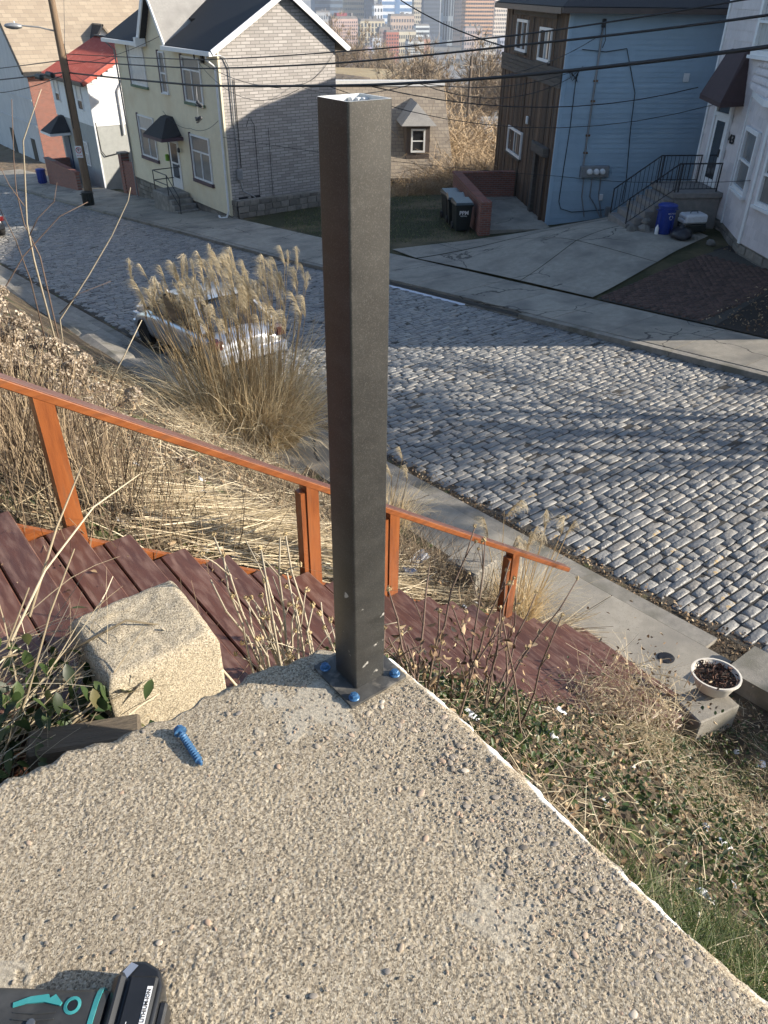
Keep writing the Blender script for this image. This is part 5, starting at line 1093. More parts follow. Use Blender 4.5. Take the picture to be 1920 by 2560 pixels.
# ================================================================== BARE TREES AND BRUSH
m_bark = M('grey_brown_bark', (.135, .105, .08), (.09, .07, .055), scale=6, rough=.9, rnd=.25)
m_twig = M('pale_twig', (.34, .27, .19), (.26, .20, .14), scale=6, rough=.9, rnd=.3)
def bare_tree(seed, h, spread=1.0, nb=26):
    r = random.Random(seed); mb = MB(); tips = []
    def grow(p, d, L_, rad, lev):
        q = [p]; k = 4 if lev < 2 else 3
        for i in range(k):
            d = (d + Vector((r.gauss(0, .14), r.gauss(0, .14), r.gauss(.05, .08)))).normalized(); q.append(q[-1] + d * L_ / k)
        mb.tube(q, [rad * (1 - .6 * i / k) for i in range(k + 1)], 5 if lev == 0 else 3, cap=False)
        if lev >= 3: tips.append((q[-1], d)); return
        n = [7, 5, 4][lev]
        for i in range(n):
            t_ = r.uniform(.35, 1.0); j = min(int(t_ * k), k - 1); b_ = q[j].lerp(q[j + 1], t_ * k - j if j < k - 1 else 1)
            nd = (d + Vector((r.gauss(0, .65), r.gauss(0, .65), r.gauss(.15, .35))) * spread).normalized(); grow(b_, nd, L_ * r.uniform(.45, .65), rad * .42, lev + 1)
    grow(Vector((0, 0, -.3)), Vector((0, 0, 1)), h * .55, h * .016, 0)
    N = len(tips) * 9; base = np.array([t_[0] for t_ in tips for _ in range(9)]); dd = np.array([t_[1] for t_ in tips for _ in range(9)]) + rng.normal(0, .5, (N, 3)); d1 = dd + rng.normal(0, .3, (N, 3)) + np.array([0, 0, .2])
    return mb.mesh('trunk', 'all'), strips(base, dd, d1, rng.uniform(.05, .12, N) * h, np.full(N, h * .0065), 2, .3)
protos = []
for sd, h in ((1, 9.0), (2, 11.0), (3, 8.0), (4, 10.0)):
    me, (V_, F_, R_) = bare_tree(sd, h); me.materials.append(m_bark)
    root = empty('bare_tree', (0, 0, -200)); link('trunk', me, root); np_mesh('crown', V_, F_, m_twig, root, rnd=R_); protos.append((root, h))
first = [True] * 4; tcount = 0
def put_tree(x, y, z, sc, rz, label, group):
    global tcount
    k = tcount % 4; tcount += 1; root, h = protos[k]
    if first[k]: o = root; first[k] = False
    else: o = copy_tree(root)
    o.location = (x, y, z); o.rotation_euler = (0, 0, rz); o.scale = (sc, sc, sc * random.uniform(.9, 1.1)); tag(o, label, 'tree', group)
for i in range(150):
    A = random.uniform(-.02, .22) if i % 4 else random.uniform(-.10, .0); D = random.uniform(95, 275) if A > .0 else random.uniform(185, 275)
    z = float(zslope(np.float64(D), np.float64(A))); put_tree(D * math.cos(HEAD - A), D * math.sin(HEAD - A), z, random.uniform(.75, 1.15), random.uniform(0, 6.28), 'bare winter tree on the brown slope below the city' if A > 0 else 'bare winter tree standing behind the golden meadow', 'bare trees on the slope' if A > 0 else 'bare trees behind the meadow')
# golden bramble thickets by the lower house
m_bram = M('golden_dry_stem', (.42, .31, .19), (.30, .215, .13), scale=8, rough=.85, rnd=.3)
def bramble(seed, n=900, R0=1.6, h=2.2):
    r = np.random.default_rng(seed); a = r.uniform(0, 6.28, n); rad = R0 * np.sqrt(r.random(n)); b_ = np.stack([rad * np.cos(a), rad * np.sin(a), r.uniform(-.1, h * .55, n)], -1)
    d0 = np.stack([r.normal(0, .5, n), r.normal(0, .5, n), r.uniform(.4, 1.2, n)], -1); d1 = d0 * np.array([1.6, 1.6, 0]) + np.stack([r.normal(0, .5, n), r.normal(0, .5, n), r.uniform(-1.1, .5, n)], -1)
    return strips(b_, d0, d1, r.uniform(.5, 1.5, n) * h * .6, np.full(n, .022), 4, .3, .06)
bp_ = []
for sd in (1, 2, 3):
    V_, F_, R_ = bramble(sd); o = np_mesh('bramble_thicket', V_, F_, m_bram, None, rnd=R_); bp_.append(o)
spots = [(.1, 10.6, 1.2), (-1.3, 11.6, 1.0), (.8, 13.5, 1.5), (-.2, 12.6, 1.4), (.6, 10.2, 1.0), (1.2, 16.5, 1.9), (-.9, 13.8, 1.2), (.4, 20.0, 2.2), (2.2, 22, 2.4), (.6, 26, 2.4), (-3.6, 11.2, .75), (-2.4, 10.4, .7), (3.5, 30, 2.6), (-1, 30, 2.4), (1.5, 34, 2.6)]
for i, (lx, ly, sc) in enumerate(spots):
    p = BL + be1 * lx + be2 * ly; o = bp_[i] if i < 3 else bp_[i % 3].copy()
    if i >= 3: col.objects.link(o)
    D = math.hypot(p.x, p.y); z = float(zfar(p.x, p.y)) if ly < 21 else -9.6
    o.location = (p.x, p.y, z); o.scale = (sc, sc, sc * .85); o.rotation_euler = (0, 0, random.uniform(0, 6.28)); tag(o, 'tangled golden bramble thicket beside the plank house', 'bush', 'bramble thickets below the lawn')
# slim pole among the trees, and a grey shed roof in the scrub
mb = MB(); mb.tube([(0, 0, -6), (.15, 0, 4.2)], [.14, .10], 7); mb.box(-.7, .9, -.05, .05, 3.5, 3.62)
o = mb.build('distant_pole', m_bark); o.location = (42.4, 45.2, -6.6); o.rotation_euler = (0, R(2), R(40)); tag(o, 'slim dark pole with short crossarm among the bare trees', 'pole')
sh = empty('grey_shed', (46.0, 43.5, -10.5), BA, 'pale grey shed half hidden in the golden scrub', 'shed')
MB().box(-2.2, 2.2, -1.5, 1.5, 0, 2.6).build('wall', m_stucco, sh); roofplane(sh, [(-2.5, -1.8, 2.55), (2.5, -1.8, 2.55), (2.5, 1.8, 4.1), (-2.5, 1.8, 4.1)], .1, m_shingle_g)
HAZE = 0.00020
# haze in the air over the valley
m_hz = bpy.data.materials.new('valley_haze'); m_hz.use_nodes = True; nt = m_hz.node_tree; nt.nodes.clear()
pv = nt.nodes.new('ShaderNodeVolumePrincipled'); pv.inputs['Density'].default_value = HAZE; pv.inputs['Color'].default_value = (.80, .87, 1.0, 1); pv.inputs['Anisotropy'].default_value = 0.3
mo = nt.nodes.new('ShaderNodeOutputMaterial'); nt.links.new(pv.outputs[0], mo.inputs['Volume'])
hz = MB().box(-150, 2500, -150, 2700, -76, 42).build('haze', m_hz, kind='stuff')
# ================================================================== UTILITY POLE, WIRES
m_poleW = M('weathered_pole', (.24, .165, .10), (.15, .10, .065), scale=3, rough=.9, bump=.4, bscale=25, stretch=(6, 6, .5))
m_wire = M('black_cable', (.014, .014, .016), rough=.6)
PL = Vector((13.22, 40.9, zs(40.9) + .05))
pole = empty('utility_pole', PL, 0, 'tall wooden utility pole carrying a street lamp and no parking sign', 'utility pole')
Z = lambda z: z - PL.z
mb = MB(); mb.tube([(0, 0, -.3), (0, 0, 4), (0, 0, 12.5)], [.19, .17, .13], 14); mb.build('pole_shaft', m_poleW, pole, smooth=40)
mb = MB(); mb.tube([(-.12, .05, Z(-.30)), (-.7, .25, Z(-.16)), (-1.35, .50, Z(-.10))], .03, 7); mb.build('lamp_arm', m_pipe, pole, smooth=40)
lh = MB(); lh.lathe([(.02, -.36), (.12, -.30), (.19, -.12), (.20, .1), (.14, .30), (.05, .38)], 12, m=Matrix.Translation((-1.65, .62, Z(-.12))) @ Matrix.Rotation(R(-20), 4, 'Z') @ Matrix.Rotation(R(-88), 4, 'Y') @ Matrix.Scale(.62, 4, (1, 0, 0)))
lamp = lh.build('lamp_head', m_pipe, pole, smooth=40)
MB().lathe([(.015, 0), (.03, .02), (.03, .08), (.0, .10)], 8, c=(-1.6, .62, Z(-.02))).build('photocell', m_wht, lamp)
mb = MB(); mb.tube([(.17, -.06, -.1), (.16, -.06, Z(-.8))], .022, 5); mb.tube([(-.15, -.10, Z(-4.2)), (-.15, -.1, 5.8)], .02, 5); mb.build('ground_wire', m_iron, pole)
sgm = Matrix.Translation((-.13, -.16, Z(-5.2))) @ Matrix.Rotation(R(-38), 4, 'Z')
sg = MB().box(-.16, .16, -.006, .0, -.26, .26, sgm).build('sign_plate', m_wht, pole)
m_sred = M('sign_red', (.50, .04, .04), rough=.5)
mb = MB(); n_ = 24
V_ = []; F_ = []
for i in range(n_):
    a = 2 * math.pi * i / n_
    for r_ in (.105, .135): V_.append((r_ * math.cos(a), -.009, .07 + r_ * math.sin(a)))
for i in range(n_): F_.append((2 * i, 2 * i + 1, (2 * i + 3) % (2 * n_), (2 * i + 2) % (2 * n_)))
mb.add(V_, F_, sgm); bar(mb2 := MB(), sgm @ Vector((-.08, -.010, .15)), sgm @ Vector((.08, -.010, -.01)), .022, .004)
mb.v += []; mb.add(mb2.v, mb2.f); mb.build('prohibition_ring', m_sred, sg)
t_ = text_obj('sign_letter', 'P', .19, m_iron, sg, (0, 0, 0), (0, 0, 0), .001, .004); t_.matrix_local = sgm @ Matrix.Translation((0, -.008, .07)) @ Matrix.Rotation(R(90), 4, 'X')
t_ = text_obj('sign_words', 'ANY TIME', .058, m_sred, sg, (0, 0, 0), (0, 0, 0), .001, .001); t_.matrix_local = sgm @ Matrix.Translation((0, -.008, -.17)) @ Matrix.Rotation(R(90), 4, 'X')
def cable(label, pts, r, sag=0.0, n=10, name='power_line', cat='cable'):
    P = []
    for a, b_ in zip(pts[:-1], pts[1:]):
        a = Vector(a); b_ = Vector(b_)
        for i in range(n): t_ = i / n; P.append(a.lerp(b_, t_) - Vector((0, 0, 4 * sag * t_ * (1 - t_))))
    P.append(Vector(pts[-1])); o0 = P[0].copy()
    o = MB().tube([p - o0 for p in P], r, 5).build(name, m_wire, smooth='all'); o.location = o0; tag(o, label, cat); return o
cable('thick black telephone cable strung lowest along the street', [(13.3, 60, -3.8), (13.4, 41.5, -1.95), (13.5, 27.86, -1.41), (13.5, 18.3, -.64), (13.5, 12.9, -.04), (13.5, 7.6, .74), (13.5, -6, 2.3)], .034, .02)
cable('middle black power cable strung along the street', [(13.4, 60, -3.2), (13.4, 41.3, -1.45), (13.5, 27.7, -.89), (13.5, 19.7, -.24), (13.5, 13, .5), (13.5, 7.7, 1.16), (13.5, -6, 2.9)], .022, .02)
cable('topmost thin power line strung along the street', [(13.4, 41.3, -1.2), (13.5, 27.65, -.63), (13.5, 19.65, .02), (13.5, 13, .68), (13.5, 8.2, 1.35), (13.5, -6, 3.1)], .016, .02)
cable('thin line sloping from the top of the yellow house corner', [(13.5, 16.9, 1.21), (13.5, 15.2, .76), (13.5, 13.4, .46)], .014, .02)
hub = (13.5, 16.2, -.43); c1_ = BL + be1 * .35 - be2 * .1
cable('service wire from the street cable to the blue wall coil', [hub, (c1_.x, c1_.y, -.75)], .011, .25); cable('second service wire hanging lower to the blue wall coil', [hub, (c1_.x - .2, c1_.y, -.95)], .011, .45); cable('slack service wire ending at the blue wall service head', [(13.5, 15.8, -.38), (c1_.x + .5, c1_.y - .3, .2)], .010, .35)
cable('long service wire past the plank wall to the door hood', [(13.5, 18.0, -.65), (BL.x + be1.x * 3.0 - be2.x * 3.6, BL.y + be1.y * 3.0 - be2.y * 3.6, -.9)], .014, .5); cable('drooping telephone wire across the plank wall', [(13.5, 20, -.8), (BL.x + be1.x * 2.9 - be2.x * 5.0, BL.y + be1.y * 2.9 - be2.y * 5.0, -1.2)], .010, .8)
cable('thin wire crossing low before the plank wall and stoop', [(15.8, 31, -3.6), (BL.x - .4, BL.y - .8, -3.85), (BL.x + be1.x * 3.6 - be2.x * 8, BL.y + be1.y * 3.6 - be2.y * 8, -2.6)], .008, .15)
cable('service wire from the street cable to the yellow corner', [(13.5, 22.5, -1.05), (15.75, 32.4, -1.0)], .011, .2); cable('wire from the brick patterned side down to the cable', [hub, (19.3, 31.0, -1.9), (21.2, 31.0, -.9)], .010, .3)
cable('sagging wire across the brick patterned side', [(15.7, 32.3, -1.1), (13.5, 21.5, -1.0)], .008, .7); cable('wire from the pole to the yellow house eave', [(13.3, 40.9, -1.6), (15.5, 35.2, -.3)], .010, .2)
cable('wire from the pole to the white house gable', [(13.3, 40.9, -1.7), (16.4, 46.4, -3.0)], .010, .15); cable('loose wire hanging below the eave of the yellow house', [(15.75, 36.5, -3.2), (15.6, 33.5, -3.55), (15.7, 31.1, -3.0)], .009, .2)
cable('slanting wire rising past the tan roof to the pole', [(13.2, 41.0, -1.9), (20.5, 60, 2.5)], .012, .3); cable('wire running left from the pole splice', [(13.2, 41.0, -2.0), (12.5, 60, -4.2)], .02, .4)
sp = MB(); sp.tube([(0, -.45, 0), (0, -.38, 0), (0, .38, 0), (0, .45, 0)], [.05, .13, .13, .05], 8); o = sp.build('splice_case', m_wire, smooth=40); o.location = (13.35, 43.6, -2.2); tag(o, 'black cable splice case hanging beside the utility pole', 'splice case')
o = sp.build('splice_case', m_wire, smooth=40); o.location = (13.35, 45.4, -2.42); tag(o, 'second black splice case farther along the pole cable', 'splice case')
# pair of shoes slung over the wire
m_shoe = M('grey_shoe', (.10, .10, .10), (.05, .05, .05), scale=20, rough=.8)
shoes = empty('hanging_shoes', (13.5, 28.17, -1.43), 0, 'pair of grey shoes hanging by their laces from the street cable', 'shoes')
for k, (dy, dz) in enumerate(((-.06, -.62), (.10, -1.10))):
    s_ = MB(); s_.tube([(0, -.17, .02), (0, -.13, .035), (0, -.02, .05), (0, .08, .075), (0, .13, .07)], [.02, .05, .055, .05, .03], 8); s_.tube([(0, .03, .07), (0, .08, .14), (0, .09, .15)], [.045, .04, .035], 8); s_.box(-.05, .05, -.17, .14, -.03, -.005)
    o = s_.build('shoe', m_shoe, shoes, smooth=40); o.location = (.02 * k, dy, dz); o.rotation_euler = (R(15 - 50 * k), 0, R(20))
    MB().tube([(0, 0, 0), (.02 * k, dy + .05, dz + .12)], .005, 4).build('lace', m_wht, shoes)
# ================================================================== BINS
m_can = M('black_green_plastic', (.012, .018, .017), (.008, .012, .011), scale=10, rough=.5); m_canlid = M('lid_plastic', (.035, .05, .05), (.02, .03, .03), scale=10, rough=.32)
def wheelie(name, loc, rz, label, text=None):
    r = empty(name, loc, rz, label, 'bin', 'wheeled bins by the patio wall')
    mb = MB(); a = [(-.24, -.26), (.24, -.26), (.24, .26), (-.24, .26)]; b_ = [(-.30, -.34), (.30, -.34), (.30, .34), (-.30, .34)]
    mb.add([(x, y, .06) for x, y in a] + [(x, y, .95) for x, y in b_], [(3, 2, 1, 0), (4, 5, 6, 7), (0, 1, 5, 4), (1, 2, 6, 5), (2, 3, 7, 6), (3, 0, 4, 7)]); mb.cbox(-.33, .33, -.37, .37, .90, .96, .015); mb.build('body', m_can, r)
    mb = MB(); mb.add([(-.34, -.40, .965), (.34, -.40, .965), (.34, .38, .985), (-.34, .38, .985), (-.30, -.33, 1.03), (.30, -.33, 1.03), (.30, .32, 1.09), (-.30, .32, 1.09)], [(3, 2, 1, 0), (4, 5, 6, 7), (0, 1, 5, 4), (1, 2, 6, 5), (2, 3, 7, 6), (3, 0, 4, 7)]); mb.build('lid', m_canlid, r)
    mb = MB(); mb.tube([(-.28, .43, 1.0), (.28, .43, 1.0)], .02, 6); mb.build('handle', m_can, r)
    for s_ in (-1, 1): MB().lathe([(.13, -.03), (.14, 0), (.13, .03)], 14, m=Matrix.Translation((s_ * .27, .27, .14)) @ Matrix.Rotation(R(90), 4, 'Y')).build('wheel', m_iron, r)
    if text:
        text_obj('bin_letters', text, .19, m_wht, r, (0, -.322, .68), (R(95), 0, 0), .002, .006); text_obj('bin_words', 'DISPOSAL', .055, m_wht, r, (0, -.312, .575), (R(95), 0, 0), .002, .001)
    return r
def BW(lx, ly, dz=0.0): p = BL + be1 * lx + be2 * ly; return (p.x, p.y, float(zfar(p.x, p.y)) + .02 + dz)
wheelie('wheeled_bin', BW(-3.12, .05), BA + R(4), 'dark wheeled bin lettered PPM against the brick patio wall', 'PPM')
wheelie('wheeled_bin', BW(-3.10, 1.35), BA + R(-5), 'wheeled bin standing directly behind the lettered one'); wheelie('wheeled_bin', BW(-3.06, 2.5), BA + R(8), 'wheeled bin farthest along the brick patio wall')
m_bbin = M('blue_plastic', (.015, .045, .28), (.012, .035, .22), scale=8, rough=.4)
def roundbin(name, loc, h, label, lid=True, mat=None, cat='bin'):
    r = empty(name, loc, 0, label, cat); mt_ = mat or m_bbin
    MB().lathe([(.20, 0), (.215, .02), (.25, h * .86), (.275, h * .87), (.275, h * .91)], 22).build('body', mt_, r, smooth=35)
    for k in range(10):
        a = 2 * math.pi * k / 10; MB().box(-.012, .012, -.262, -.20, .05, h * .8, Matrix.Rotation(a, 4, 'Z')).build('rib', mt_, r)
    if lid: MB().lathe([(.285, h * .915), (.285, h * .95), (.22, h * .985), (.08, h), (.0, h)], 22).build('lid', mt_, r, smooth=35)
    for s_ in (-1, 1): mb = MB(); mb.tube([(s_ * .26, -.06, h * .80), (s_ * .32, -.06, h * .80), (s_ * .32, .06, h * .80), (s_ * .26, .06, h * .80)], .015, 6); mb.build('handle', mt_, r)
    return r
lx, ly = 1.88, -5.6
rb = roundbin('recycling_bin', BW(lx, ly), .86, 'round blue recycling bin with lid on the concrete driveway')
rb.rotation_euler = (0, 0, BA + R(10))
text_obj('bin_words', 'RECYCLE', .06, m_wht, rb, (0, -.262, .62), (R(88), 0, 0), .002)
mb = MB()
for k in range(3):
    a = R(90 + 120 * k); pts = [(.055 * math.cos(a + t_), -.257, .50 + .055 * math.sin(a + t_)) for t_ in np.linspace(.25, 1.75, 6)]; mb.tube(pts, .009, 5)
mb.build('arrow_emblem', m_wht, rb)
sb2 = roundbin('street_bin', (13.02, 40.55, zs(40.55) + .0), .82, 'black open plastic bin strapped to the foot of the utility pole', False, m_can, 'bin')
o = roundbin('street_recycling_bin', (14.35, 52.5, zs(52.5) + .12), .85, 'blue bin beside the red brick yard wall')
# bin bag, pet carrier, rocks, jug
m_bag = M('black_bin_bag', (.010, .012, .018), (.018, .02, .028), scale=8, rough=.28, bump=.8, bscale=14, bdist=.03)
mb = MB(); mb.lathe([(.16, 0), (.30, .05), (.33, .14), (.26, .25), (.12, .30), (.06, .33), (.10, .38)], 18, m=Matrix.Scale(1.25, 4, (1, 0, 0)))
mb.v = [(x + .03 * math.sin(9 * y + 5 * z), y + .03 * math.sin(11 * x + 3 * z), z + .02 * math.sin(14 * x) * math.sin(9 * y)) for x, y, z in mb.v]
o = mb.build('rubbish_bag', m_bag, smooth='all'); o.location = BW(2.2, -6.15); o.rotation_euler = (0, 0, R(20)); tag(o, 'black rubbish bag slumped beside the blue bin', 'rubbish bag')
cr = empty('pet_carrier', BW(2.72, -5.62, .08), BA + R(4), 'pet carrier with white top and black base by the stoop', 'pet carrier')
MB().cbox(-.36, .36, -.24, .24, 0, .24, .04).build('base', m_can, cr); mb = MB(); mb.cbox(-.35, .35, -.25, .25, .245, .50, .05); mb.cbox(-.385, -.33, -.2, .2, .25, .36, .02); mb.build('top_shell', M('white_plastic', (.72, .73, .75), rough=.4), cr)
mb = MB()
for k in range(6): mb.tube([(-.365, -.16 + .064 * k, .05), (-.365, -.16 + .064 * k, .40)], .006, 4)
mb.build('wire_door', m_iron, cr); mb = MB(); mb.tube([(-.12, 0, .50), (-.10, 0, .56), (.10, 0, .56), (.12, 0, .50)], .014, 6); mb.build('handle', m_can, cr)
m_rock = M('grey_rock', (.20, .185, .165), (.12, .115, .10), scale=6, rough=.9, bump=.6, bscale=18, rnd=.3)
for i, (lx, ly, s_, lab) in enumerate(((1.02, -5.25, .30, 'rounded boulder at the foot of the stoop railing'), (1.38, -5.35, .36, 'squared rock leaning on the stoop steps'), (1.45, -5.25, .26, 'small rock perched on the squared one'), (2.25, -5.9, .22, 'low edging rock behind the blue bin'), (2.55, -6.25, .24, 'edging rock before the pet carrier'), (2.85, -6.75, .26, 'edging rock at the end of the driveway bed'))):
    mb = MB(); r_ = random.Random(i); vs_ = []
    mb.lathe([(.3, -.2), (.48, .05), (.46, .3), (.25, .52), (.05, .56)], 8); mb.v = [(x * s_ * r_.uniform(.85, 1.2) * 1.2, y * s_ * r_.uniform(.85, 1.15), z * s_ * r_.uniform(.9, 1.1)) for x, y, z in mb.v]
    o = mb.build('rock', m_rock, smooth=30); o.location = BW(lx, ly, .22 if i == 2 else 0); o.rotation_euler = (0, 0, r_.uniform(0, 6)); tag(o, lab, 'rock', 'rocks about the stoop')
mb = MB(); mb.lathe([(.05, 0), (.055, .02), (.055, .2), (.02, .25), (.02, .28)], 12); o = mb.build('plastic_jug', m_wht, smooth=35); o.location = BW(1.62, -5.72); tag(o, 'small white plastic jug beside the blue bin', 'jug')
# ================================================================== CARS
m_silver = M('silver_paint', (.62, .63, .65), (.58, .59, .61), scale=3, rough=.28, metal=.55, coat=.6); m_darkp = M('dark_paint', (.02, .022, .026), (.015, .016, .02), scale=3, rough=.3, coat=.8)
m_tyre = M('tyre_rubber', (.018, .018, .018), rough=.85); m_rim = M('alloy_rim', (.45, .46, .47), rough=.35, metal=.8); m_tail = M('red_lamp', (.14, .012, .012), rough=.2, coat=.6); m_lampc = M('clear_lamp', (.65, .67, .70), rough=.12, coat=1.0)
def car(name, loc, rz, paint, label, L_=4.4, H_=1.42, plate=True):
    r = empty(name, loc, rz, label, 'car'); W2 = .88
    # stations along y (rear -> front): y, sill z, belt z, deck z, half width
    st_ = [(-L_ / 2, .45, .62, .70, .70), (-L_ / 2 + .06, .30, .78, .92, .80), (-L_ / 2 + .5, .22, .86, .98, .87), (-.9, .20, .90, .95, .88), (0, .20, .90, .93, .88), (.95, .20, .88, .92, .88), (1.5, .22, .80, .90, .86), (L_ / 2 - .3, .24, .68, .80, .82), (L_ / 2 - .05, .30, .58, .66, .72), (L_ / 2, .36, .50, .56, .62)]
    V_, F_ = [], []; k = 9
    for y, zl, zb, zd, w in st_:
        V_ += [(-w * .86, y, zl), (-w, y, zl + .10), (-w * 1.01, y, (zl + zb) / 2 + .05), (-w * .97, y, zb), (0, y, zd), (w * .97, y, zb), (w * 1.01, y, (zl + zb) / 2 + .05), (w, y, zl + .10), (w * .86, y, zl)]
    for i in range(len(st_) - 1):
        for j in range(k - 1): F_.append((i * k + j, (i + 1) * k + j, (i + 1) * k + j + 1, i * k + j + 1))
        F_.append((i * k + k - 1, (i + 1) * k + k - 1, (i + 1) * k, i * k))
    F_ += [tuple(range(k)), tuple(reversed(range((len(st_) - 1) * k, len(st_) * k)))]
    mb = MB(); mb.add(V_, F_); bo = mb.build('body', paint, r, smooth='all'); sd = bo.modifiers.new('sub', 'SUBSURF'); sd.levels = sd.render_levels = 2
    b_ = [(-L_ / 2 + .45, .78), (1.25, .76)]; tp = [(-.95, .60), (.35, .60)]
    bz, tz = .91, H_
    gl = [(-.80, -1.72, bz), (.80, -1.72, bz), (.80, 1.25, bz - .02), (-.80, 1.25, bz - .02), (-.58, -1.02, tz - .03), (.58, -1.02, tz - .03), (.58, .28, tz - .02), (-.58, .28, tz - .02)]
    mb = MB(); mb.add(gl, [(0, 1, 5, 4), (1, 2, 6, 5), (2, 3, 7, 6), (3, 0, 4, 7)]); mb.build('windows', m_glass_d, r)
    mb = MB(); mb.add([(-.60, -1.08, tz - .035), (.60, -1.08, tz - .035), (.61, -.3, tz), (-.61, -.3, tz), (.60, .32, tz - .03), (-.60, .32, tz - .03), (0, -1.08, tz - .01), (0, -.3, tz + .035), (0, .32, tz)], [(0, 6, 7, 3), (6, 1, 2, 7), (3, 7, 8, 5), (7, 2, 4, 8)])
    for a, b2 in ((0, 4), (1, 5), (2, 6), (3, 7)): bar(mb, gl[a], gl[b2], .06, .05)
    bar(mb, (-.70, -.35, bz), (-.60, -.33, tz - .02), .07, .05); bar(mb, (.70, -.35, bz), (.60, -.33, tz - .02), .07, .05); mb.build('roof', paint, r, smooth=40)
    for sx in (-1, 1):
        for yy in (-L_ / 2 + .82, L_ / 2 - .85):
            m = Matrix.Translation((sx * .80, yy, .32)) @ Matrix.Rotation(R(90), 4, 'Y')
            wl = empty('wheel', (0, 0, 0)); wl.parent = r
            MB().lathe([(.20, -.10), (.30, -.10), (.32, -.06), (.32, .06), (.30, .10), (.20, .10)], 24, m=m).build('tyre', m_tyre, wl, smooth=35); MB().lathe([(.21, -.09), (.19, -.02), (.05, -.03), (.05, .03), (.19, .02), (.21, .09)], 16, m=m).build('rim', m_rim, wl, smooth=35)
        MB().cbox(sx * .74 - .13, sx * .74 + .10, -L_ / 2 - .015, -L_ / 2 + .25, .66, .84, .02).build('tail_light', m_tail, r); MB().cbox(sx * .60 - .13, sx * .60 + .13, L_ / 2 - .22, L_ / 2 + .01, .52, .64, .02).build('headlight', m_lampc, r)
        MB().cbox(sx * .98 - .09, sx * .98 + .09, .85, 1.0, .92, 1.06, .02).build('mirror', paint, r)
    MB().cbox(-.80, .80, -L_ / 2 - .07, -L_ / 2 + .06, .34, .56, .03).build('rear_bumper', paint, r); MB().cbox(-.76, .76, L_ / 2 - .12, L_ / 2 + .05, .28, .46, .03).build('front_bumper', paint, r)
    MB().box(-.26, .26, -L_ / 2 - .022, -L_ / 2 - .004, .64, .76).build('number_plate', m_wht, r); MB().box(-.55, .55, L_ / 2 - .02, L_ / 2 + .02, .47, .52).build('grille', m_iron, r)
    return r
c_ = car('parked_car', (7.08, 15.7, zs(15.7) + .01), 0, m_silver, 'silver saloon car parked behind the tall dry grass'); c_.rotation_euler = (-math.atan(SL), 0, R(1))
c_ = car('parked_car', (6.95, 37.4, zs(37.4) + .01), 0, m_darkp, 'dark car with white bonnet parked down the street kerb', 4.5, 1.6); c_.rotation_euler = (-math.atan(SL), 0, 0)
# ================================================================== UNSEEN GARAGE AND TREES UP THE STREET (cast the long shadows)
gb = empty('shadow_garage', (15.95, -13.0, zs(-13) + .1), 0, 'unseen flat roofed brick garage added up the street to cast shade', 'garage')  # garage out of view, added and sized to shade the foot of the steps
MB().box(0, 2.45, 0, 5.1, -.6, 4.7).build('wall', m_brick_y, gb); MB().box(-.08, 2.53, -.08, 5.18, 4.703, 4.95).build('parapet', m_conc2, gb)
for k in range(5): MB().box(-.05, -.003, 1.0, 3.9, .05 + .46 * k, .49 + .46 * k).build('door_panel', m_wsid, gb)
for i_, (x_, y_, sc_, lb) in enumerate(((18.4, -.8, 1.15, 'bare street tree up the street nearest the shingle house'), (20.3, -3.4, 1.2, 'bare street tree beside the brick garage'))):
    put_tree(x_, y_, float(zfar(x_, y_)), sc_, 1.3 + i_, lb, None)
# ================================================================== NEAR VEGETATION
def arr(*a): return np.array(a, float)
m_straw = M('dry_straw', (.50, .41, .27), (.38, .30, .19), scale=12, rough=.8, rnd=.35, rnd_cols=[(0, (.24, .18, .11)), (.3, (.42, .34, .22)), (.65, (.55, .46, .31)), (1, (.66, .59, .45))], transl=.35)
m_straw_d = M('old_brown_stem', (.22, .16, .10), (.14, .10, .065), scale=12, rough=.85, rnd=.35, rnd_cols=[(0, (.10, .07, .05)), (.5, (.20, .145, .09)), (1, (.32, .25, .16))])
m_plume = M('buff_plume', (.62, .54, .39), (.52, .44, .30), scale=20, rough=.9, rnd=.2, transl=.35)
m_misc = M('miscanthus_blade', (.66, .52, .31), (.54, .42, .24), scale=10, rough=.75, rnd=.2, rnd_cols=[(0, (.46, .33, .18)), (.4, (.62, .48, .28)), (.8, (.72, .60, .38)), (1, (.76, .67, .48))], transl=.35)
m_leafg = M('evergreen_leaf', (.050, .085, .025), (.030, .055, .018), scale=15, rough=.45, spec=.5, rnd=.4, rnd_cols=[(0, (.025, .05, .015)), (.5, (.055, .09, .028)), (.85, (.09, .12, .04)), (1, (.16, .13, .06))], transl=.35)
m_grass = M('green_grass', (.075, .115, .030), (.05, .08, .022), scale=15, rough=.6, rnd=.4, rnd_cols=[(0, (.04, .07, .02)), (.5, (.08, .12, .035)), (.8, (.13, .16, .06)), (1, (.30, .26, .14))], transl=.35)
m_hyd = M('faded_hydrangea', (.50, .42, .32), (.36, .29, .21), scale=20, rough=.85, rnd=.3, rnd_cols=[(0, (.28, .205, .14)), (.35, (.44, .355, .26)), (.7, (.54, .46, .37)), (1, (.62, .55, .45))], transl=.35)
m_pod = M('tan_seed_pod', (.48, .37, .20), (.34, .25, .13), scale=60, rough=.8, rnd=.2)
m_stemp = M('pale_woody_stem', (.44, .38, .28), (.33, .28, .20), scale=20, rough=.8, rnd=.2)
m_stemd = M('dark_woody_stem', (.15, .10, .075), (.10, .07, .05), scale=20, rough=.8, rnd=.2)
m_snow = M('old_snow', (.66, .68, .72), (.55, .57, .62), scale=20, rough=.7, bump=.4, bscale=60)
def on_bank(x, y, dz=0.0): return np.stack([x, y, zhill(x, y) + dz], -1)
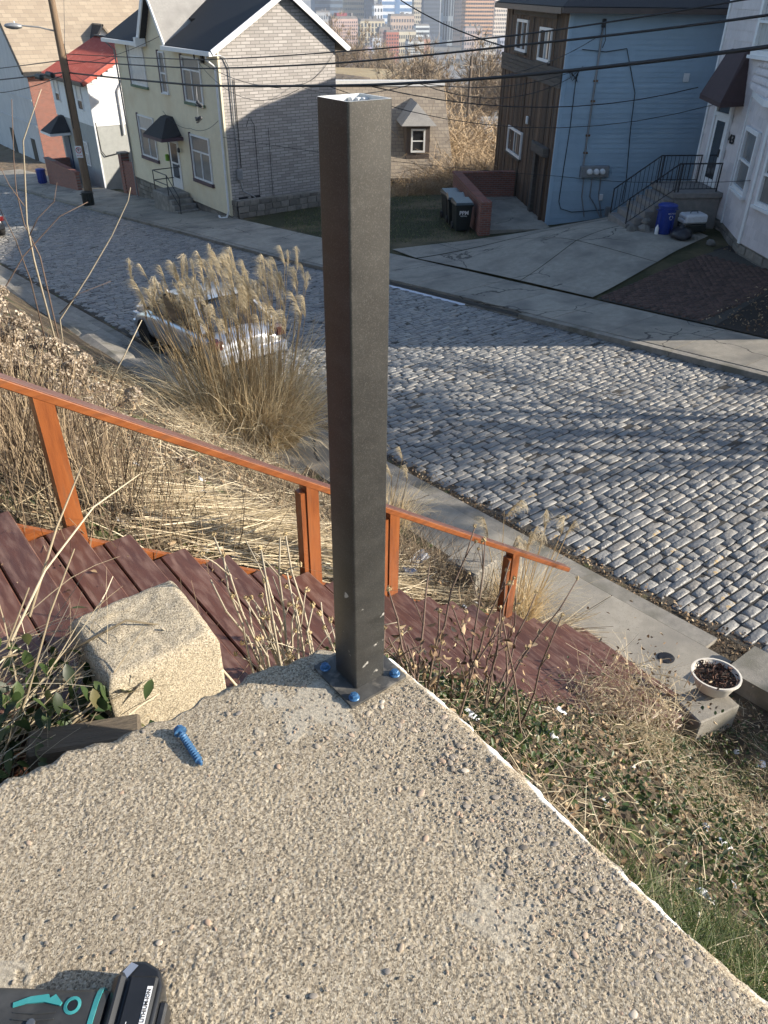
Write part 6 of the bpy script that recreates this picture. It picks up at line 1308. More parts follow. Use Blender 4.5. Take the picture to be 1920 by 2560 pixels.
# ------------------------------------------------------------------ straw thatch and litter over the bank (uncountable)
def scatter(n, x0, x1, y0, y1, f=None):
    x = rng.uniform(x0, x1, n); y = rng.uniform(y0, y1, n)
    if f is not None: k = f(x, y) > rng.random(n); x, y = x[k], y[k]
    return x, y
def hillmask(x, y): return np.where((x < 4.95), 1, 0) * 1.0
parts = []
x, y = scatter(15000, -.6, 4.95, 3.72, 11.5, lambda x, y: .35 + .65 * ss(-.3, .4, fbm(x, y, 1.1, 21)))
n = len(x); a = rng.uniform(0, 6.28, n); d0 = np.stack([np.cos(a), np.sin(a), rng.normal(.10, .25, n)], -1); d0[:, 2] -= .72 * d0[:, 0]; d1 = d0 + rng.normal(0, .35, (n, 3))
parts.append(strips(on_bank(x, y, rng.uniform(0, .09, n)), d0, d1, rng.uniform(.12, .55, n), rng.uniform(.004, .010, n), 3, .4))
# long flattened straw bundles near the rail
x, y = scatter(1500, 1.0, 3.6, 3.75, 5.0); n = len(x); a = rng.normal(R(15), .35, n); d0 = np.stack([np.cos(a), np.sin(a), rng.normal(0, .08, n) - .62 * np.cos(a)], -1); d1 = d0 + rng.normal(0, .15, (n, 3))
parts.append(strips(on_bank(x, y, rng.uniform(.03, .14, n)), d0, d1, rng.uniform(.5, 1.1, n), rng.uniform(.005, .010, n), 4, .4))
V_, F_, R_ = merge(*parts); o = np_mesh('straw_thatch', V_, F_, m_straw, None, rnd=R_, kind='stuff'); o['label'] = 'matted pale straw lying over the bank beyond the handrail'
x, y = scatter(9000, -.8, 4.95, 3.7, 12, lambda x, y: .3 + .7 * ss(.3, -.3, fbm(x, y, 1.3, 31))); n = len(x)
V_, F_, R_ = merge(leafset(on_bank(x, y, rng.uniform(.01, .10, n)), rng.uniform(.02, .06, n), .5, .6)); o = np_mesh('dead_leaves', V_, F_, m_deadleaf, None, rnd=R_, kind='stuff'); o['label'] = 'brown dead leaves scattered over the left bank'
x, y = scatter(3800, .0, 3.2, 3.66, 5.2, lambda x, y: ss(.0, .6, fbm(x, y, 1.6, 41)) + .15); n = len(x)
parts = [leafset(on_bank(x, y, rng.uniform(.02, .09, n)), rng.uniform(.025, .05, n), .5, .6)]
V_, F_, R_ = merge(*parts); o = np_mesh('ivy_groundcover', V_, F_, m_leafg, None, rnd=R_, kind='stuff'); o['label'] = 'dark green creeping leaves between the straw along the steps'
# brown weedy stems standing up in the thatch
x, y = scatter(2600, .2, 4.8, 3.8, 7.5, lambda x, y: ss(-.1, .5, fbm(x, y, 1.0, 51)) + .12); n = len(x); d0 = np.stack([rng.normal(0, .4, n), rng.normal(0, .4, n), np.ones(n)], -1); d1 = d0 + rng.normal(0, .8, (n, 3))
V_, F_, R_ = strips(on_bank(x, y, 0), d0, d1, rng.uniform(.15, .55, n), rng.uniform(.003, .007, n), 3, .4, .05); o = np_mesh('dead_weeds', V_, F_, m_straw_d, None, rnd=R_, kind='stuff'); o['label'] = 'thin brown dead weeds standing in the straw of the left bank'
# ------------------------------------------------------------------ right-hand bank: straw, ivy, grass, snow
def rb(x, y): return on_bank(x, y)
parts = []
x, y = scatter(11500, .98, 5.9, -.2, 2.15, lambda x, y: .25 + .75 * ss(-.3, .4, fbm(x, y, 1.5, 61))); n = len(x); a = rng.uniform(0, 6.28, n); d0 = np.stack([np.cos(a), np.sin(a), rng.normal(.2, .35, n)], -1); d0[:, 2] -= .6 * d0[:, 0]; d1 = d0 + rng.normal(0, .5, (n, 3))
V_, F_, R_ = strips(on_bank(x, y, rng.uniform(0, .06, n)), d0, d1, rng.uniform(.06, .22, n), rng.uniform(.003, .006, n), 3, .4); o = np_mesh('bank_straw', V_, F_, m_straw, None, rnd=R_, kind='stuff'); o['label'] = 'tan straw and dead stalks on the bank below the white painted edge'
x, y = scatter(20000, .96, 5.9, -.2, 2.1, lambda x, y: .12 + .88 * ss(-.25, .35, fbm(x, y, 1.7, 71))); n = len(x)
V_, F_, R_ = merge(leafset(on_bank(x, y, rng.uniform(.01, .09, n)), rng.uniform(.018, .042, n), .45, .6)); o = np_mesh('ivy_bank', V_, F_, m_leafg, None, rnd=R_, kind='stuff'); o['label'] = 'green creeping ivy leaves over the bank below the white painted edge'
x, y = scatter(8000, .96, 5.9, -.2, 2.1, lambda x, y: .3 + .5 * ss(.3, -.3, fbm(x, y, 1.7, 71))); n = len(x)
V_, F_, R_ = merge(leafset(on_bank(x, y, rng.uniform(.01, .06, n)), rng.uniform(.015, .045, n), .45, .6)); o = np_mesh('bank_leaf_litter', V_, F_, m_deadleaf, None, rnd=R_, kind='stuff'); o['label'] = 'brown leaf litter among the ivy right of the landing'
x, y = scatter(15000, .97, 2.4, -.2, 1.0, lambda x, y: ss(.85, .2, np.hypot((x - 1.4) / .95, (y - .3) / .65)) ); n = len(x); d0 = np.stack([rng.normal(0, .45, n), rng.normal(0, .45, n), np.ones(n)], -1); d1 = d0 * arr(2.0, 2.0, .2) + rng.normal(0, .3, (n, 3))
V_, F_, R_ = strips(on_bank(x, y, 0), d0, d1, rng.uniform(.08, .26, n), rng.uniform(.003, .005, n), 3, .2); o = np_mesh('grass_tuft', V_, F_, m_grass, None, rnd=R_, kind='stuff'); o['label'] = 'green grass growing beside the lower end of the painted edge'
# thin snow remnants
def snow(n, x0, x1, y0, y1, seed):
    r = random.Random(seed); mb = MB()
    for i in range(n):
        cx, cy = r.uniform(x0, x1), r.uniform(y0, y1); s_ = r.uniform(.02, .06); k = 9; ring = []
        for j in range(k): a_ = 6.283 * j / k; q = s_ * r.uniform(.5, 1.2); ring.append((cx + q * math.cos(a_) * 1.3, cy + q * math.sin(a_)))
        zc = [float(zhill(np.float64(p[0]), np.float64(p[1]))) for p in ring]; b_ = len(mb.v)
        mb.add([(p[0], p[1], z - .004) for p, z in zip(ring, zc)] + [(cx + (p[0] - cx) * .6, cy + (p[1] - cy) * .6, z + .022) for p, z in zip(ring, zc)], [(j, (j + 1) % k, k + (j + 1) % k, k + j) for j in range(k)] + [tuple(range(k, 2 * k))])
    return mb
o = snow(26, 1.0, 5.8, -.1, 2.1, 3).build('snow_remnants', m_snow, None, smooth='all', kind='stuff'); o['label'] = 'thin melting snow patches in the ivy bank'
o = snow(12, 1.0, 4.5, 3.75, 6.0, 4).build('snow_scraps', m_snow, None, smooth='all', kind='stuff'); o['label'] = 'scraps of snow in the straw beyond the handrail'
# gutter leaves along both kerb sides
x, y = scatter(5200, 6.25, 6.95, -1, 12, lambda x, y: ss(.30, .0, np.abs(x - kN(y) + .06))); n = len(x)
V_, F_, R_ = merge(leafset(np.stack([x, y, zs(y) + .03 + rng.uniform(0, .03, n)], -1), rng.uniform(.02, .05, n), .6, .6)); o = np_mesh('gutter_leaves', V_, F_, m_deadleaf, None, rnd=R_, kind='stuff'); o['label'] = 'dead leaves gathered along the cobble edge by the pavement'
# ------------------------------------------------------------------ big dry ornamental grass
def plume_mesh(seed):
    r = np.random.default_rng(seed); n = 90; t_ = r.random(n); b_ = np.stack([.05 * t_ ** 2, 0 * t_, .30 * t_], -1); d0 = np.stack([.10 + .25 * t_, r.normal(0, .12, n), 1.0 - .2 * t_], -1) + r.normal(0, .06, (n, 3)); d1 = np.stack([.75 + .3 * t_, r.normal(0, .35, n), .25 - 1.3 * t_ ** 2 + r.normal(0, .25, n)], -1)
    V_, F_, R_ = strips(b_, d0, d1, r.uniform(.10, .20, n), np.full(n, .0055), 4, .4); o = np_mesh('plume', V_, F_, m_plume, None, rnd=R_); me = o.data; bpy.data.objects.remove(o); return me
plumes = [plume_mesh(i) for i in range(4)]
def grass_clump(name, loc, nb, h, rad, stalks, label, cat='grass clump', lean=(0, 0), sw=.006, plume_s=1.0):
    r = empty(name, loc, 0, label, cat)
    n = nb; a = rng.uniform(0, 6.28, n); q = rad * np.sqrt(rng.random(n)); b_ = np.stack([q * np.cos(a), q * np.sin(a), 0 * q - .05], -1)
    out = np.stack([np.cos(a), np.sin(a), 0 * a], -1) * (rng.uniform(.1, .55, n) * (q / rad + .3))[:, None]; d0 = out + arr(lean[0], lean[1], 1); d1 = out * 2.2 + rng.normal(0, .42, (n, 3)) + np.stack([0 * a, 0 * a, rng.uniform(-.9, .7, n)], -1)
    V_, F_, R_ = strips(b_, d0, d1, rng.uniform(.30, .92, n) * h, rng.uniform(.5, 1.3, n) * sw, 5, .15, .05); np_mesh('blades', V_, F_, m_misc, r, rnd=R_, kind='stuff')
    mb = MB()
    for i in range(stalks):
        a_ = random.uniform(0, 6.28); q = rad * .8 * math.sqrt(random.random()); p = Vector((q * math.cos(a_), q * math.sin(a_), 0)); L_ = h * random.uniform(.82, 1.12)
        d_ = Vector((lean[0] + math.cos(a_) * q / rad * .22 + random.gauss(0, .06), lean[1] + math.sin(a_) * q / rad * .22 + random.gauss(0, .06), 1)).normalized(); b2 = d_ + Vector((random.gauss(0, .06), random.gauss(0, .06), 0)); tip = p + d_ * L_ * .5 + b2.normalized() * L_ * .5
        mb.tube([p, p + d_ * L_ * .5, tip], [.0075, .006, .004], 4, cap=False)
        o = link('plume', random.choice(plumes), r); o.location = tip - d_ * .08; o.rotation_euler = (random.gauss(0, .15), random.gauss(0, .15), random.uniform(2.2, 4.6)); s_ = random.uniform(.85, 1.3) * plume_s; o.scale = (s_, s_, s_)
    mb.build('stalks', m_misc, r, kind='stuff'); return r
grass_clump('ornamental_grass', (5.08, 10.1, -4.55), 3600, 2.35, .85, 150, 'large clump of tall dry plumed grass in front of the silver car', lean=(-.05, .04), sw=.015)
n = 900
grass_clump('ornamental_grass', (5.08, 6.45, float(zhill(np.float64(4.9), np.float64(6.4))) - .05), 700, .95, .28, 9, 'small plumed grass clump beside the pavement behind the black post', plume_s=.8)
grass_clump('ornamental_grass', (4.98, 4.05, float(zhill(np.float64(4.85), np.float64(4.05))) - .05), 650, 1.05, .22, 11, 'wispy plumed grass at the lower end of the handrail', plume_s=.85)
# cut straw sheaf at the foot of the steps
n = 140; a = rng.normal(R(-30), .45, n); d0 = np.stack([np.cos(a), np.sin(a), rng.normal(.15, .12, n)], -1); b_ = np.stack([rng.normal(5.05, .08, n), rng.normal(3.78, .06, n), zs(3.8) + .16 + rng.uniform(0, .08, n)], -1)
V_, F_, R_ = strips(b_, d0, d0 + rng.normal(0, .1, (n, 3)) - arr(0, 0, .12), rng.uniform(.3, .75, n), np.full(n, .008), 3, .5); o = np_mesh('straw_sheaf', V_, F_, m_straw, None, rnd=R_); tag(o, 'flattened sheaf of straw spilling onto the pavement by the last step', 'straw')
# ------------------------------------------------------------------ hydrangea with faded heads
def head_mesh(seed):
    r = np.random.default_rng(seed); n = 130; u = r.normal(size=(n, 3)); u /= np.linalg.norm(u, axis=1, keepdims=True); u[:, 2] = np.abs(u[:, 2]) * .9 - .15; c = u * arr(.062, .062, .048) * r.uniform(.85, 1.08, (n, 1))
    V_, F_, R_ = leafset(c, r.uniform(.016, .028, n), .2, .9); o = np_mesh('flower_head', V_, F_, m_hyd, None, rnd=R_); me = o.data; bpy.data.objects.remove(o); return me
heads = [head_mesh(i) for i in range(5)]
hy = empty('hydrangea_shrub', (1.0, 5.5, float(zhill(np.float64(1.0), np.float64(5.5)))), 0, 'dried hydrangea shrub with many faded tan flower heads', 'shrub')
mb = MB(); hz0 = hy.location.z
for i in range(115):
    if i < 92: tx, ty = random.gauss(.95, .38), random.gauss(5.75, .42); tz = -1.15 + 1.0 * math.exp(-((tx - .95) / .5) ** 2 - ((ty - 5.8) / .6) ** 2) * random.uniform(.55, 1.12)
    else: tx, ty = random.uniform(.5, 2.2), random.uniform(5.0, 7.2); tz = float(zhill(np.float64(tx), np.float64(ty))) + random.uniform(.15, .55)
    tz = max(tz, float(zhill(np.float64(tx), np.float64(ty))) + .12)
    bx, by = 1.0 + (tx - 1.0) * .35 + random.gauss(0, .08), 5.6 + (ty - 5.6) * .35 + random.gauss(0, .08); bz = float(zhill(np.float64(bx), np.float64(by)))
    mid = Vector(((bx + tx) / 2 + random.gauss(0, .05), (by + ty) / 2 + random.gauss(0, .05), (bz + tz) / 2 + .08)); loc0 = Vector((1.0, 5.5, hz0))
    mb.tube([Vector((bx, by, bz)) - loc0, mid - loc0, Vector((tx, ty, tz)) - loc0], [.006, .005, .003], 4, cap=False)
    o = link('flower_head', random.choice(heads), hy); o.location = Vector((tx, ty, tz)) - loc0; o.rotation_euler = (random.gauss(0, .5), random.gauss(0, .5), random.uniform(0, 6.28)); s_ = random.uniform(.75, 1.35); o.scale = (s_, s_, s_)
mb.build('stems', m_stemd, hy, kind='stuff')
n = 2600; a = rng.uniform(0, 6.28, n); b_ = np.stack([rng.normal(.75, .45, n), rng.normal(4.9, .6, n), 0 * a], -1); b_[:, 2] = zhill(b_[:, 0], b_[:, 1]); d0 = np.stack([rng.normal(0, .22, n), rng.normal(0, .22, n), np.ones(n)], -1)
V_, F_, R_ = strips(b_, d0, d0 + rng.normal(0, .3, (n, 3)), rng.uniform(.25, .85, n), rng.uniform(.004, .008, n), 3, .5, .04); o = np_mesh('thicket_stems', V_, F_, m_straw_d, None, rnd=R_, kind='stuff'); o['label'] = 'dense upright brown stems below the hydrangea heads'
# tall bare twigs rising left
tw = empty('bare_twig_shrub', (1.5, 6.0, float(zhill(np.float64(1.5), np.float64(6.0)))), 0, 'thin bare twigs rising high above the hydrangea heads', 'shrub')
for pts, r0 in (([(1.45, 5.85, -1.3), (1.42, 5.83, -.16), (1.43, 5.83, .09), (1.48, 5.82, .36), (1.52, 5.80, .60), (1.60, 5.78, .74), (1.69, 5.76, .89)], .008), ([(1.5, 6.0, -1.4), (1.51, 6.01, -.19), (1.46, 6.03, .04), (1.46, 6.03, .26), (1.49, 6.02, .46), (1.56, 6.0, .82)], .006), ([(1.0, 5.9, -1.0), (1.15, 5.89, -.38), (1.36, 5.84, -.12), (1.64, 5.77, .12), (1.83, 5.71, .20)], .006),
                ([(1.5, 6.1, -1.4), (1.57, 6.1, -.70), (1.83, 6.03, -.39), (2.04, 5.96, -.11), (2.19, 5.91, .13), (2.22, 5.9, .22)], .007), ([(1.39, 5.94, -1.0), (1.39, 5.94, -.32), (1.36, 5.95, -.04), (1.31, 5.96, .18)], .006), ([(1.42, 5.83, .0), (1.5, 5.8, .12), (1.62, 5.76, .22), (1.66, 5.74, .34)], .004), ([(1.44, 5.83, .2), (1.38, 5.85, .34), (1.34, 5.86, .52)], .004), ([(1.57, 6.08, -.65), (1.72, 6.0, -.5), (1.95, 5.9, -.42)], .004), ([(1.84, 6.13, -1.34), (2.0, 6.08, -1.1), (2.18, 6.02, -.81)], .008)):
    o0 = tw.location; mb = MB(); mb.tube([Vector(p) - o0 for p in pts], [r0 * (1 - .6 * i / (len(pts) - 1)) for i in range(len(pts))], 5); mb.build('twig', m_stemp if r0 > .0065 else m_stemd, tw, smooth='all')
# ------------------------------------------------------------------ seed-pod stalks in front of the steps
def podmesh():
    mb = MB()
    for k in range(5):
        a_ = 6.283 * k / 5; c, s_ = math.cos(a_), math.sin(a_); c2, s2 = math.cos(a_ + .55), math.sin(a_ + .55); c3, s3 = math.cos(a_ - .55), math.sin(a_ - .55)
        mb.add([(0, 0, -.2), (c2 * .34, s2 * .34, .15), (c * .48, s_ * .48, .35), (c3 * .34, s3 * .34, .15), (c * .30, s_ * .30, .85)], [(0, 1, 2, 3), (1, 4, 2), (3, 2, 4)])
    mb.lathe([(.18, -.25), (.30, -.05), (.30, .3), (.1, .5)], 6); me = mb.mesh('seed_pod', False); me.materials.append(m_pod); return me
podm = podmesh()
def pod_shrub(name, base, n, hts, spread, label, mat, podp=.5, lean=(0, 0), leafy=0):
    r = empty(name, base, 0, label, 'shrub'); st_ = []
    for i in range(n):
        h_ = random.uniform(*hts); bx, by = random.gauss(0, spread * .5), random.gauss(0, spread * .35); tx, ty = bx + random.gauss(lean[0], spread), by + random.gauss(lean[1], spread * .6)
        p = [Vector((bx, by, float(zhill(np.float64(base[0] + bx), np.float64(base[1] + by))) - base[2] - .03))]
        for k in range(1, 6): t_ = k / 5; p.append(Vector((bx + (tx - bx) * t_ + random.gauss(0, .008), by + (ty - by) * t_ + random.gauss(0, .008), p[0].z + h_ * t_)))
        mb = MB(); mb.tube(p, [.0062 * (1 - .5 * k / 5) for k in range(6)], 5); 
        for k in (2, 3, 4): mb.tube([p[k] - Vector((0, 0, .006)), p[k] + Vector((0, 0, .006))], .0075 * (1 - .1 * k), 5)
        ends = [p[-1]]
        for k in range(random.randint(0, 3)):
            j = random.randint(2, 4); q = p[j]; e_ = q + Vector((random.gauss(0, .06), random.gauss(0, .06), random.uniform(.05, .16))); mb.tube([q, q.lerp(e_, .5) + Vector((0, 0, .01)), e_], [.003, .0025, .002], 4); ends.append(e_)
        mb.build('stem', mat, r, smooth='all')
        for e_ in ends:
            if random.random() < podp: o = link('seed_pod', podm, r); o.location = e_; s_ = random.uniform(.018, .026); o.scale = (s_, s_, s_); o.rotation_euler = (random.gauss(0, .5), random.gauss(0, .5), random.uniform(0, 6))
    if leafy:
        c = np.stack([rng.normal(lean[0] * .5, spread * .7, leafy), rng.normal(lean[1] * .5, spread * .5, leafy), rng.uniform(.08, hts[1] * .75, leafy)], -1)
        V_, F_, R_ = leafset(c, rng.uniform(.02, .05, leafy), .1, .45, (0, 0, -1)); np_mesh('withered_leaves', V_, F_, m_deadleaf, r, rnd=R_, kind='stuff')
    return r
def gb_(x, y): return (x, y, float(zhill(np.float64(x), np.float64(y))))
random.seed(22)
pod_shrub('seedpod_shrub', gb_(1.0, 1.80), 20, (.38, .78), .14, 'pale stalks with tan seed pods between block and black post', m_stemp, .7, (-.06, .12))
pod_shrub('seedpod_shrub', gb_(1.22, 1.66), 15, (.28, .48), .12, 'short pale cut stalks just behind the black post base', m_stemp, .25, (.02, .12))
pod_shrub('seedpod_shrub', gb_(1.95, 1.72), 13, (.45, .85), .22, 'dark stalks with seed pods over the lower steps', m_stemd, .8, (.12, .10), 90)
pod_shrub('seedpod_shrub', gb_(1.45, 1.55), 12, (.25, .55), .16, 'brown twiggy weeds with withered leaves beside the post corner', m_stemd, .3, (.05, .08), 110)
# withered mound at the foot of the bank near the pot
wm = empty('withered_bush', gb_(3.75, 1.95), 0, 'tangled withered bush beside the flower pot', 'shrub')
n = 1100; a = rng.uniform(0, 6.28, n); q = .5 * np.sqrt(rng.random(n)); b_ = np.stack([q * np.cos(a), q * np.sin(a) * .8, rng.uniform(-.1, .35, n)], -1); d0 = np.stack([rng.normal(0, .6, n), rng.normal(0, .6, n), rng.uniform(.1, 1, n)], -1); d1 = d0 + rng.normal(0, .9, (n, 3)) - arr(0, 0, .4)
V_, F_, R_ = strips(b_, d0, d1, rng.uniform(.12, .4, n), rng.uniform(.004, .007, n), 4, .4, .06); np_mesh('dead_stems', V_, F_, m_straw, wm, rnd=R_, kind='stuff')
n = 420; c = np.stack([rng.normal(0, .32, n), rng.normal(0, .26, n), rng.uniform(0, .5, n)], -1); V_, F_, R_ = leafset(c, rng.uniform(.02, .05, n), .1, .5); np_mesh('withered_leaves', V_, F_, m_deadleaf, wm, rnd=R_, kind='stuff')
n = 500; c = np.stack([rng.normal(-.25, .3, n), rng.normal(-.15, .3, n), rng.uniform(-.1, .3, n)], -1); V_, F_, R_ = leafset(c, rng.uniform(.02, .045, n), .3, .6); np_mesh('green_leaves', V_, F_, m_leafg, wm, rnd=R_, kind='stuff')
tk = empty('bramble_tangle', gb_(3.9, 4.5), 0, 'dense brown tangle of vines around the concrete pier block', 'shrub')
n = 1300; b_ = np.stack([rng.normal(0, .5, n), rng.normal(.25, .5, n), rng.uniform(0, .25, n)], -1); b_[:, 2] += zhill(3.9 + b_[:, 0], 4.5 + b_[:, 1]) - tk.location.z; d0 = rng.normal(0, 1, (n, 3)); d0[:, 2] = np.abs(d0[:, 2]); V_, F_, R_ = strips(b_, d0, d0 + rng.normal(0, 1.0, (n, 3)), rng.uniform(.2, .6, n), rng.uniform(.004, .007, n), 4, .4, .05); np_mesh('vine_stems', V_, F_, m_straw_d, tk, rnd=R_, kind='stuff')
# ------------------------------------------------------------------ honeysuckle and straw over the block (left foreground)
hs = empty('honeysuckle_vine', (.16, 2.0, -.46), 0, 'green leaved honeysuckle vine with dry stems trailing over the concrete block', 'vine')
def leaf_mesh(seed):
    r = np.random.default_rng(seed); mb = MB(); prof = [(0, 0), (.18, .16), (.42, .24), (.7, .17), (1.0, 0)]; V2 = []
    for t_, w in prof: V2 += [(t_, -w, .05 * w * 4 - .18 * t_ ** 2), (t_, 0, -.18 * t_ ** 2), (t_, w, .05 * w * 4 - .18 * t_ ** 2)]
    F2 = []
    for i in range(4):
        for j in (0, 1): F2.append((3 * i + j, 3 * i + j + 1, 3 * i + j + 4, 3 * i + j + 3))
    mb.add(V2, F2); me = mb.mesh('leaf', 'all'); me.materials.append(m_leafg); return me
lm = leaf_mesh(0)
for i in range(260):
    x, y = random.gauss(.02, .17), random.gauss(-.04, .13); z = random.uniform(-.12, .20) * (1 - min(1, abs(x)))
    o = link('leaf', lm, hs); o.location = (x, y, z); s_ = random.uniform(.05, .085); o.scale = (s_, s_, s_); o.rotation_euler = (random.uniform(-.6, .6), random.uniform(.2, 1.5), random.uniform(0, 6.28))
n = 420; b_ = np.stack([rng.uniform(-.55, .25, n), rng.normal(-.02, .14, n), rng.uniform(-.12, .12, n)], -1); a = rng.normal(R(20), .6, n); d0 = np.stack([np.cos(a), np.sin(a), rng.normal(.15, .3, n)], -1)
V_, F_, R_ = strips(b_, d0, d0 + rng.normal(0, .35, (n, 3)), rng.uniform(.12, .45, n), rng.uniform(.003, .007, n), 4, .4, .03); np_mesh('dry_stems', V_, F_, m_straw, hs, rnd=R_, kind='stuff')
for pts in ([(-.45, .05, .10), (-.2, .08, .16), (.0, .10, .20), (.12, .16, .34)], [(-.2, -.15, -.1), (.0, -.05, .12), (.14, .05, .30), (.28, .16, .42)], [(-.5, .1, .16), (-.1, .12, .17), (.05, .1, .15)], [(.1, .05, .12), (.35, .02, .18), (.5, -.06, .12), (.58, -.12, -.05)], [(.02, .12, .2), (.2, .3, .28), (.45, .5, .33), (.7, .7, .28)], [(.1, .2, .2), (.3, .45, .33), (.5, .75, .36)]):
    mb = MB(); mb.tube(pts, [.005, .004, .0035, .0025][:len(pts)], 5); mb.build('dry_runner', m_straw, hs, smooth='all')
x, y = scatter(2600, -.7, .95, 1.42, 2.1); n = len(x); a = rng.uniform(0, 6.28, n); d0 = np.stack([np.cos(a), np.sin(a), rng.normal(.25, .3, n)], -1)
V_, F_, R_ = strips(on_bank(x, y, rng.uniform(-.02, .05, n)), d0, d0 + rng.normal(0, .5, (n, 3)), rng.uniform(.08, .3, n), rng.uniform(.003, .006, n), 3, .4); o = np_mesh('hollow_straw', V_, F_, m_straw_d, None, rnd=R_, kind='stuff'); o['label'] = 'straw and dead grass in the hollow between landing and steps'
x, y = scatter(2200, -.7, 1.1, 1.40, 2.05); n = len(x); V_, F_, R_ = merge(leafset(on_bank(x, y, rng.uniform(0, .06, n)), rng.uniform(.02, .05, n), .4, .6)); o = np_mesh('hollow_leaves', V_, F_, m_leafg, None, rnd=R_, kind='stuff'); o['label'] = 'low green leaves in the hollow between landing and steps'
# ------------------------------------------------------------------ lawn blades on the far side (dim, short)
p = [(BL + be1 * random.uniform(-9.5, -2.8) + be2 * random.uniform(-1.4, 9.5)) for _ in range(9000)]; b_ = np.array([(q.x, q.y, 0) for q in p]); b_ = b_[(b_[:, 0] > 16.1) & (b_[:, 1] < 30.3)]; b_[:, 2] = zfar(b_[:, 0], b_[:, 1]); n = len(b_); d0 = np.stack([rng.normal(0, .5, n), rng.normal(0, .5, n), np.ones(n)], -1)
V_, F_, R_ = strips(b_, d0, d0 + rng.normal(0, .6, (n, 3)), rng.uniform(.04, .12, n), np.full(n, .012), 2, .3); o = np_mesh('lawn_grass', V_, F_, m_grass, None, rnd=R_, kind='stuff'); o['label'] = 'short winter grass on the lawn across the street'
V_ = [];F_ = []; k = 0
for y_ in np.linspace(14.2, 18.6, 46):
    x_ = float(kF(y_)); w = .05 + .05 * abs(math.sin(y_ * 7.3)) + .03 * math.sin(y_ * 19); V_ += [(x_ - w - .01, y_, zs(y_) + .012), (x_ - .4 * w, y_, zs(y_) + .035), (x_ + .004, y_, zs(y_) + .03)]
for i in range(45):
    for j in (0, 1): F_.append((3 * i + j, 3 * i + j + 1, 3 * i + j + 4, 3 * i + j + 3))
mb = MB(); mb.add(V_, F_); o = mb.build('kerb_ice', m_snow, None, smooth='all', kind='stuff'); o['label'] = 'thin line of old ice along the far kerb'
# litter on the steps
x, y = scatter(520, .3, 5.3, 2.15, 3.5, lambda x, y: .35 + .65 * (y < 2.5)); n = len(x); i_ = np.floor((x - .74 + .012) / RUN); z_ = -1.05 - i_ * RISE + .006
V_, F_, R_ = merge(leafset(np.stack([x, y, z_ + rng.uniform(0, .008, n)], -1), rng.uniform(.012, .034, n), .85, .55)); o = np_mesh('step_litter', V_, F_, m_deadleaf, None, rnd=R_, kind='stuff'); o['label'] = 'small dead leaves lying on the brown steps'
# ================================================================== FOREGROUND OBJECTS
# concrete block
m_block = M('pale_aggregate_block', (.50, .44, .32), (.40, .35, .25), scale=6, rough=.92, bump=.5, bscale=200, bdist=.006, spec=.25, extra=sand_extra)
blk = empty('gate_block', (.55, 2.0, -.62), 0, 'pale chamfered concrete block with exposed pebbles beside the steps', 'concrete block')
def gridbox(name, x0, x1, y0, y1, z0, topf, mat, parent, n=40, jit=.0035):
    V_, F_ = [], []; q = fft_noise((n + 1, n + 1), 1.2, 31); q2 = fft_noise((n + 1, n + 1), 5, 32)
    xs = np.linspace(x0, x1, n + 1); ys = np.linspace(y0, y1, n + 1); X, Y = np.meshgrid(xs, ys, indexing='ij'); e = np.minimum(np.minimum(X - x0, x1 - X), np.minimum(Y - y0, y1 - Y)); Zt = topf(X, Y) + jit * .4 * q + .002 * q2 - .03 * np.clip(1 - e / .03, 0, 1) ** 2
    I_ = np.arange((n + 1) ** 2).reshape(n + 1, n + 1); V_ = np.stack([X, Y, Zt], -1).reshape(-1, 3); F_ = np.stack([I_[:-1, :-1], I_[1:, :-1], I_[1:, 1:], I_[:-1, 1:]], -1).reshape(-1, 4)
    loop = np.concatenate([I_[:-1, 0], I_[-1, :-1], I_[:0:-1, -1], I_[0, :0:-1]]); B_ = V_[loop].copy(); B_[:, 2] = z0; k = len(loop); base = len(V_); V_ = np.concatenate([V_, B_]); j = np.arange(k); F_ = np.concatenate([F_, np.stack([loop, base + j, base + (j + 1) % k, loop[(j + 1) % k]], -1)])
    return np_mesh(name, V_, F_, mat, parent, attrs={'paint': np.zeros(len(V_)), 'patch': np.zeros(len(V_))}, smooth=False)
gridbox('block_body', -.19, .19, -.17, .18, -.45, lambda X, Y: .32 - .03 * ((Y - .18) / -.35) ** 2 - .05 * np.clip(-X, 0, 1), m_block, blk)
tm = MB().cbox(-.16, .16, -.05, .05, -.07, .06, .008).build('timber_edging', M('rotting_timber', (.15, .12, .085), (.09, .07, .05), scale=4, rough=.9, bump=.5, bscale=30, stretch=(1, 8, 8))); tm.location = (.25, 1.77, -.47); tm.rotation_euler = (0, R(3), R(-22)); tag(tm, 'dark rotting timber edging below the honeysuckle', 'timber')
# flower pot on a concrete block
m_pot = M('cream_plastic_pot', (.72, .67, .58), (.60, .55, .47), scale=8, rough=.5, big=(4, (.50, .44, .36), .55, .75))
pb = MB().cbox(-.24, .24, -.17, .17, -.12, .20, .012).build('pot_block', m_conc2); pb.location = (5.36, 2.05, zs(2.05) + .13); pb.rotation_euler = (0, 0, R(-12)); tag(pb, 'tilted concrete block under the flower pot', 'concrete block')
pot = empty('flower_pot', (5.52, 2.10, zs(2.1) + .335), 0, 'cream plastic bowl pot of dark soil and dead stems', 'flower pot')
MB().lathe([(.10, 0), (.155, .04), (.205, .17), (.222, .175), (.222, .195), (.205, .195), (.20, .18), (.17, .15)], 28).build('bowl', m_pot, pot, smooth=35)
mb = MB(); mb.lathe([(.197, .158), (.14, .165), (.05, .172), (.0, .172)], 20); mb.build('soil', m_mulch, pot)
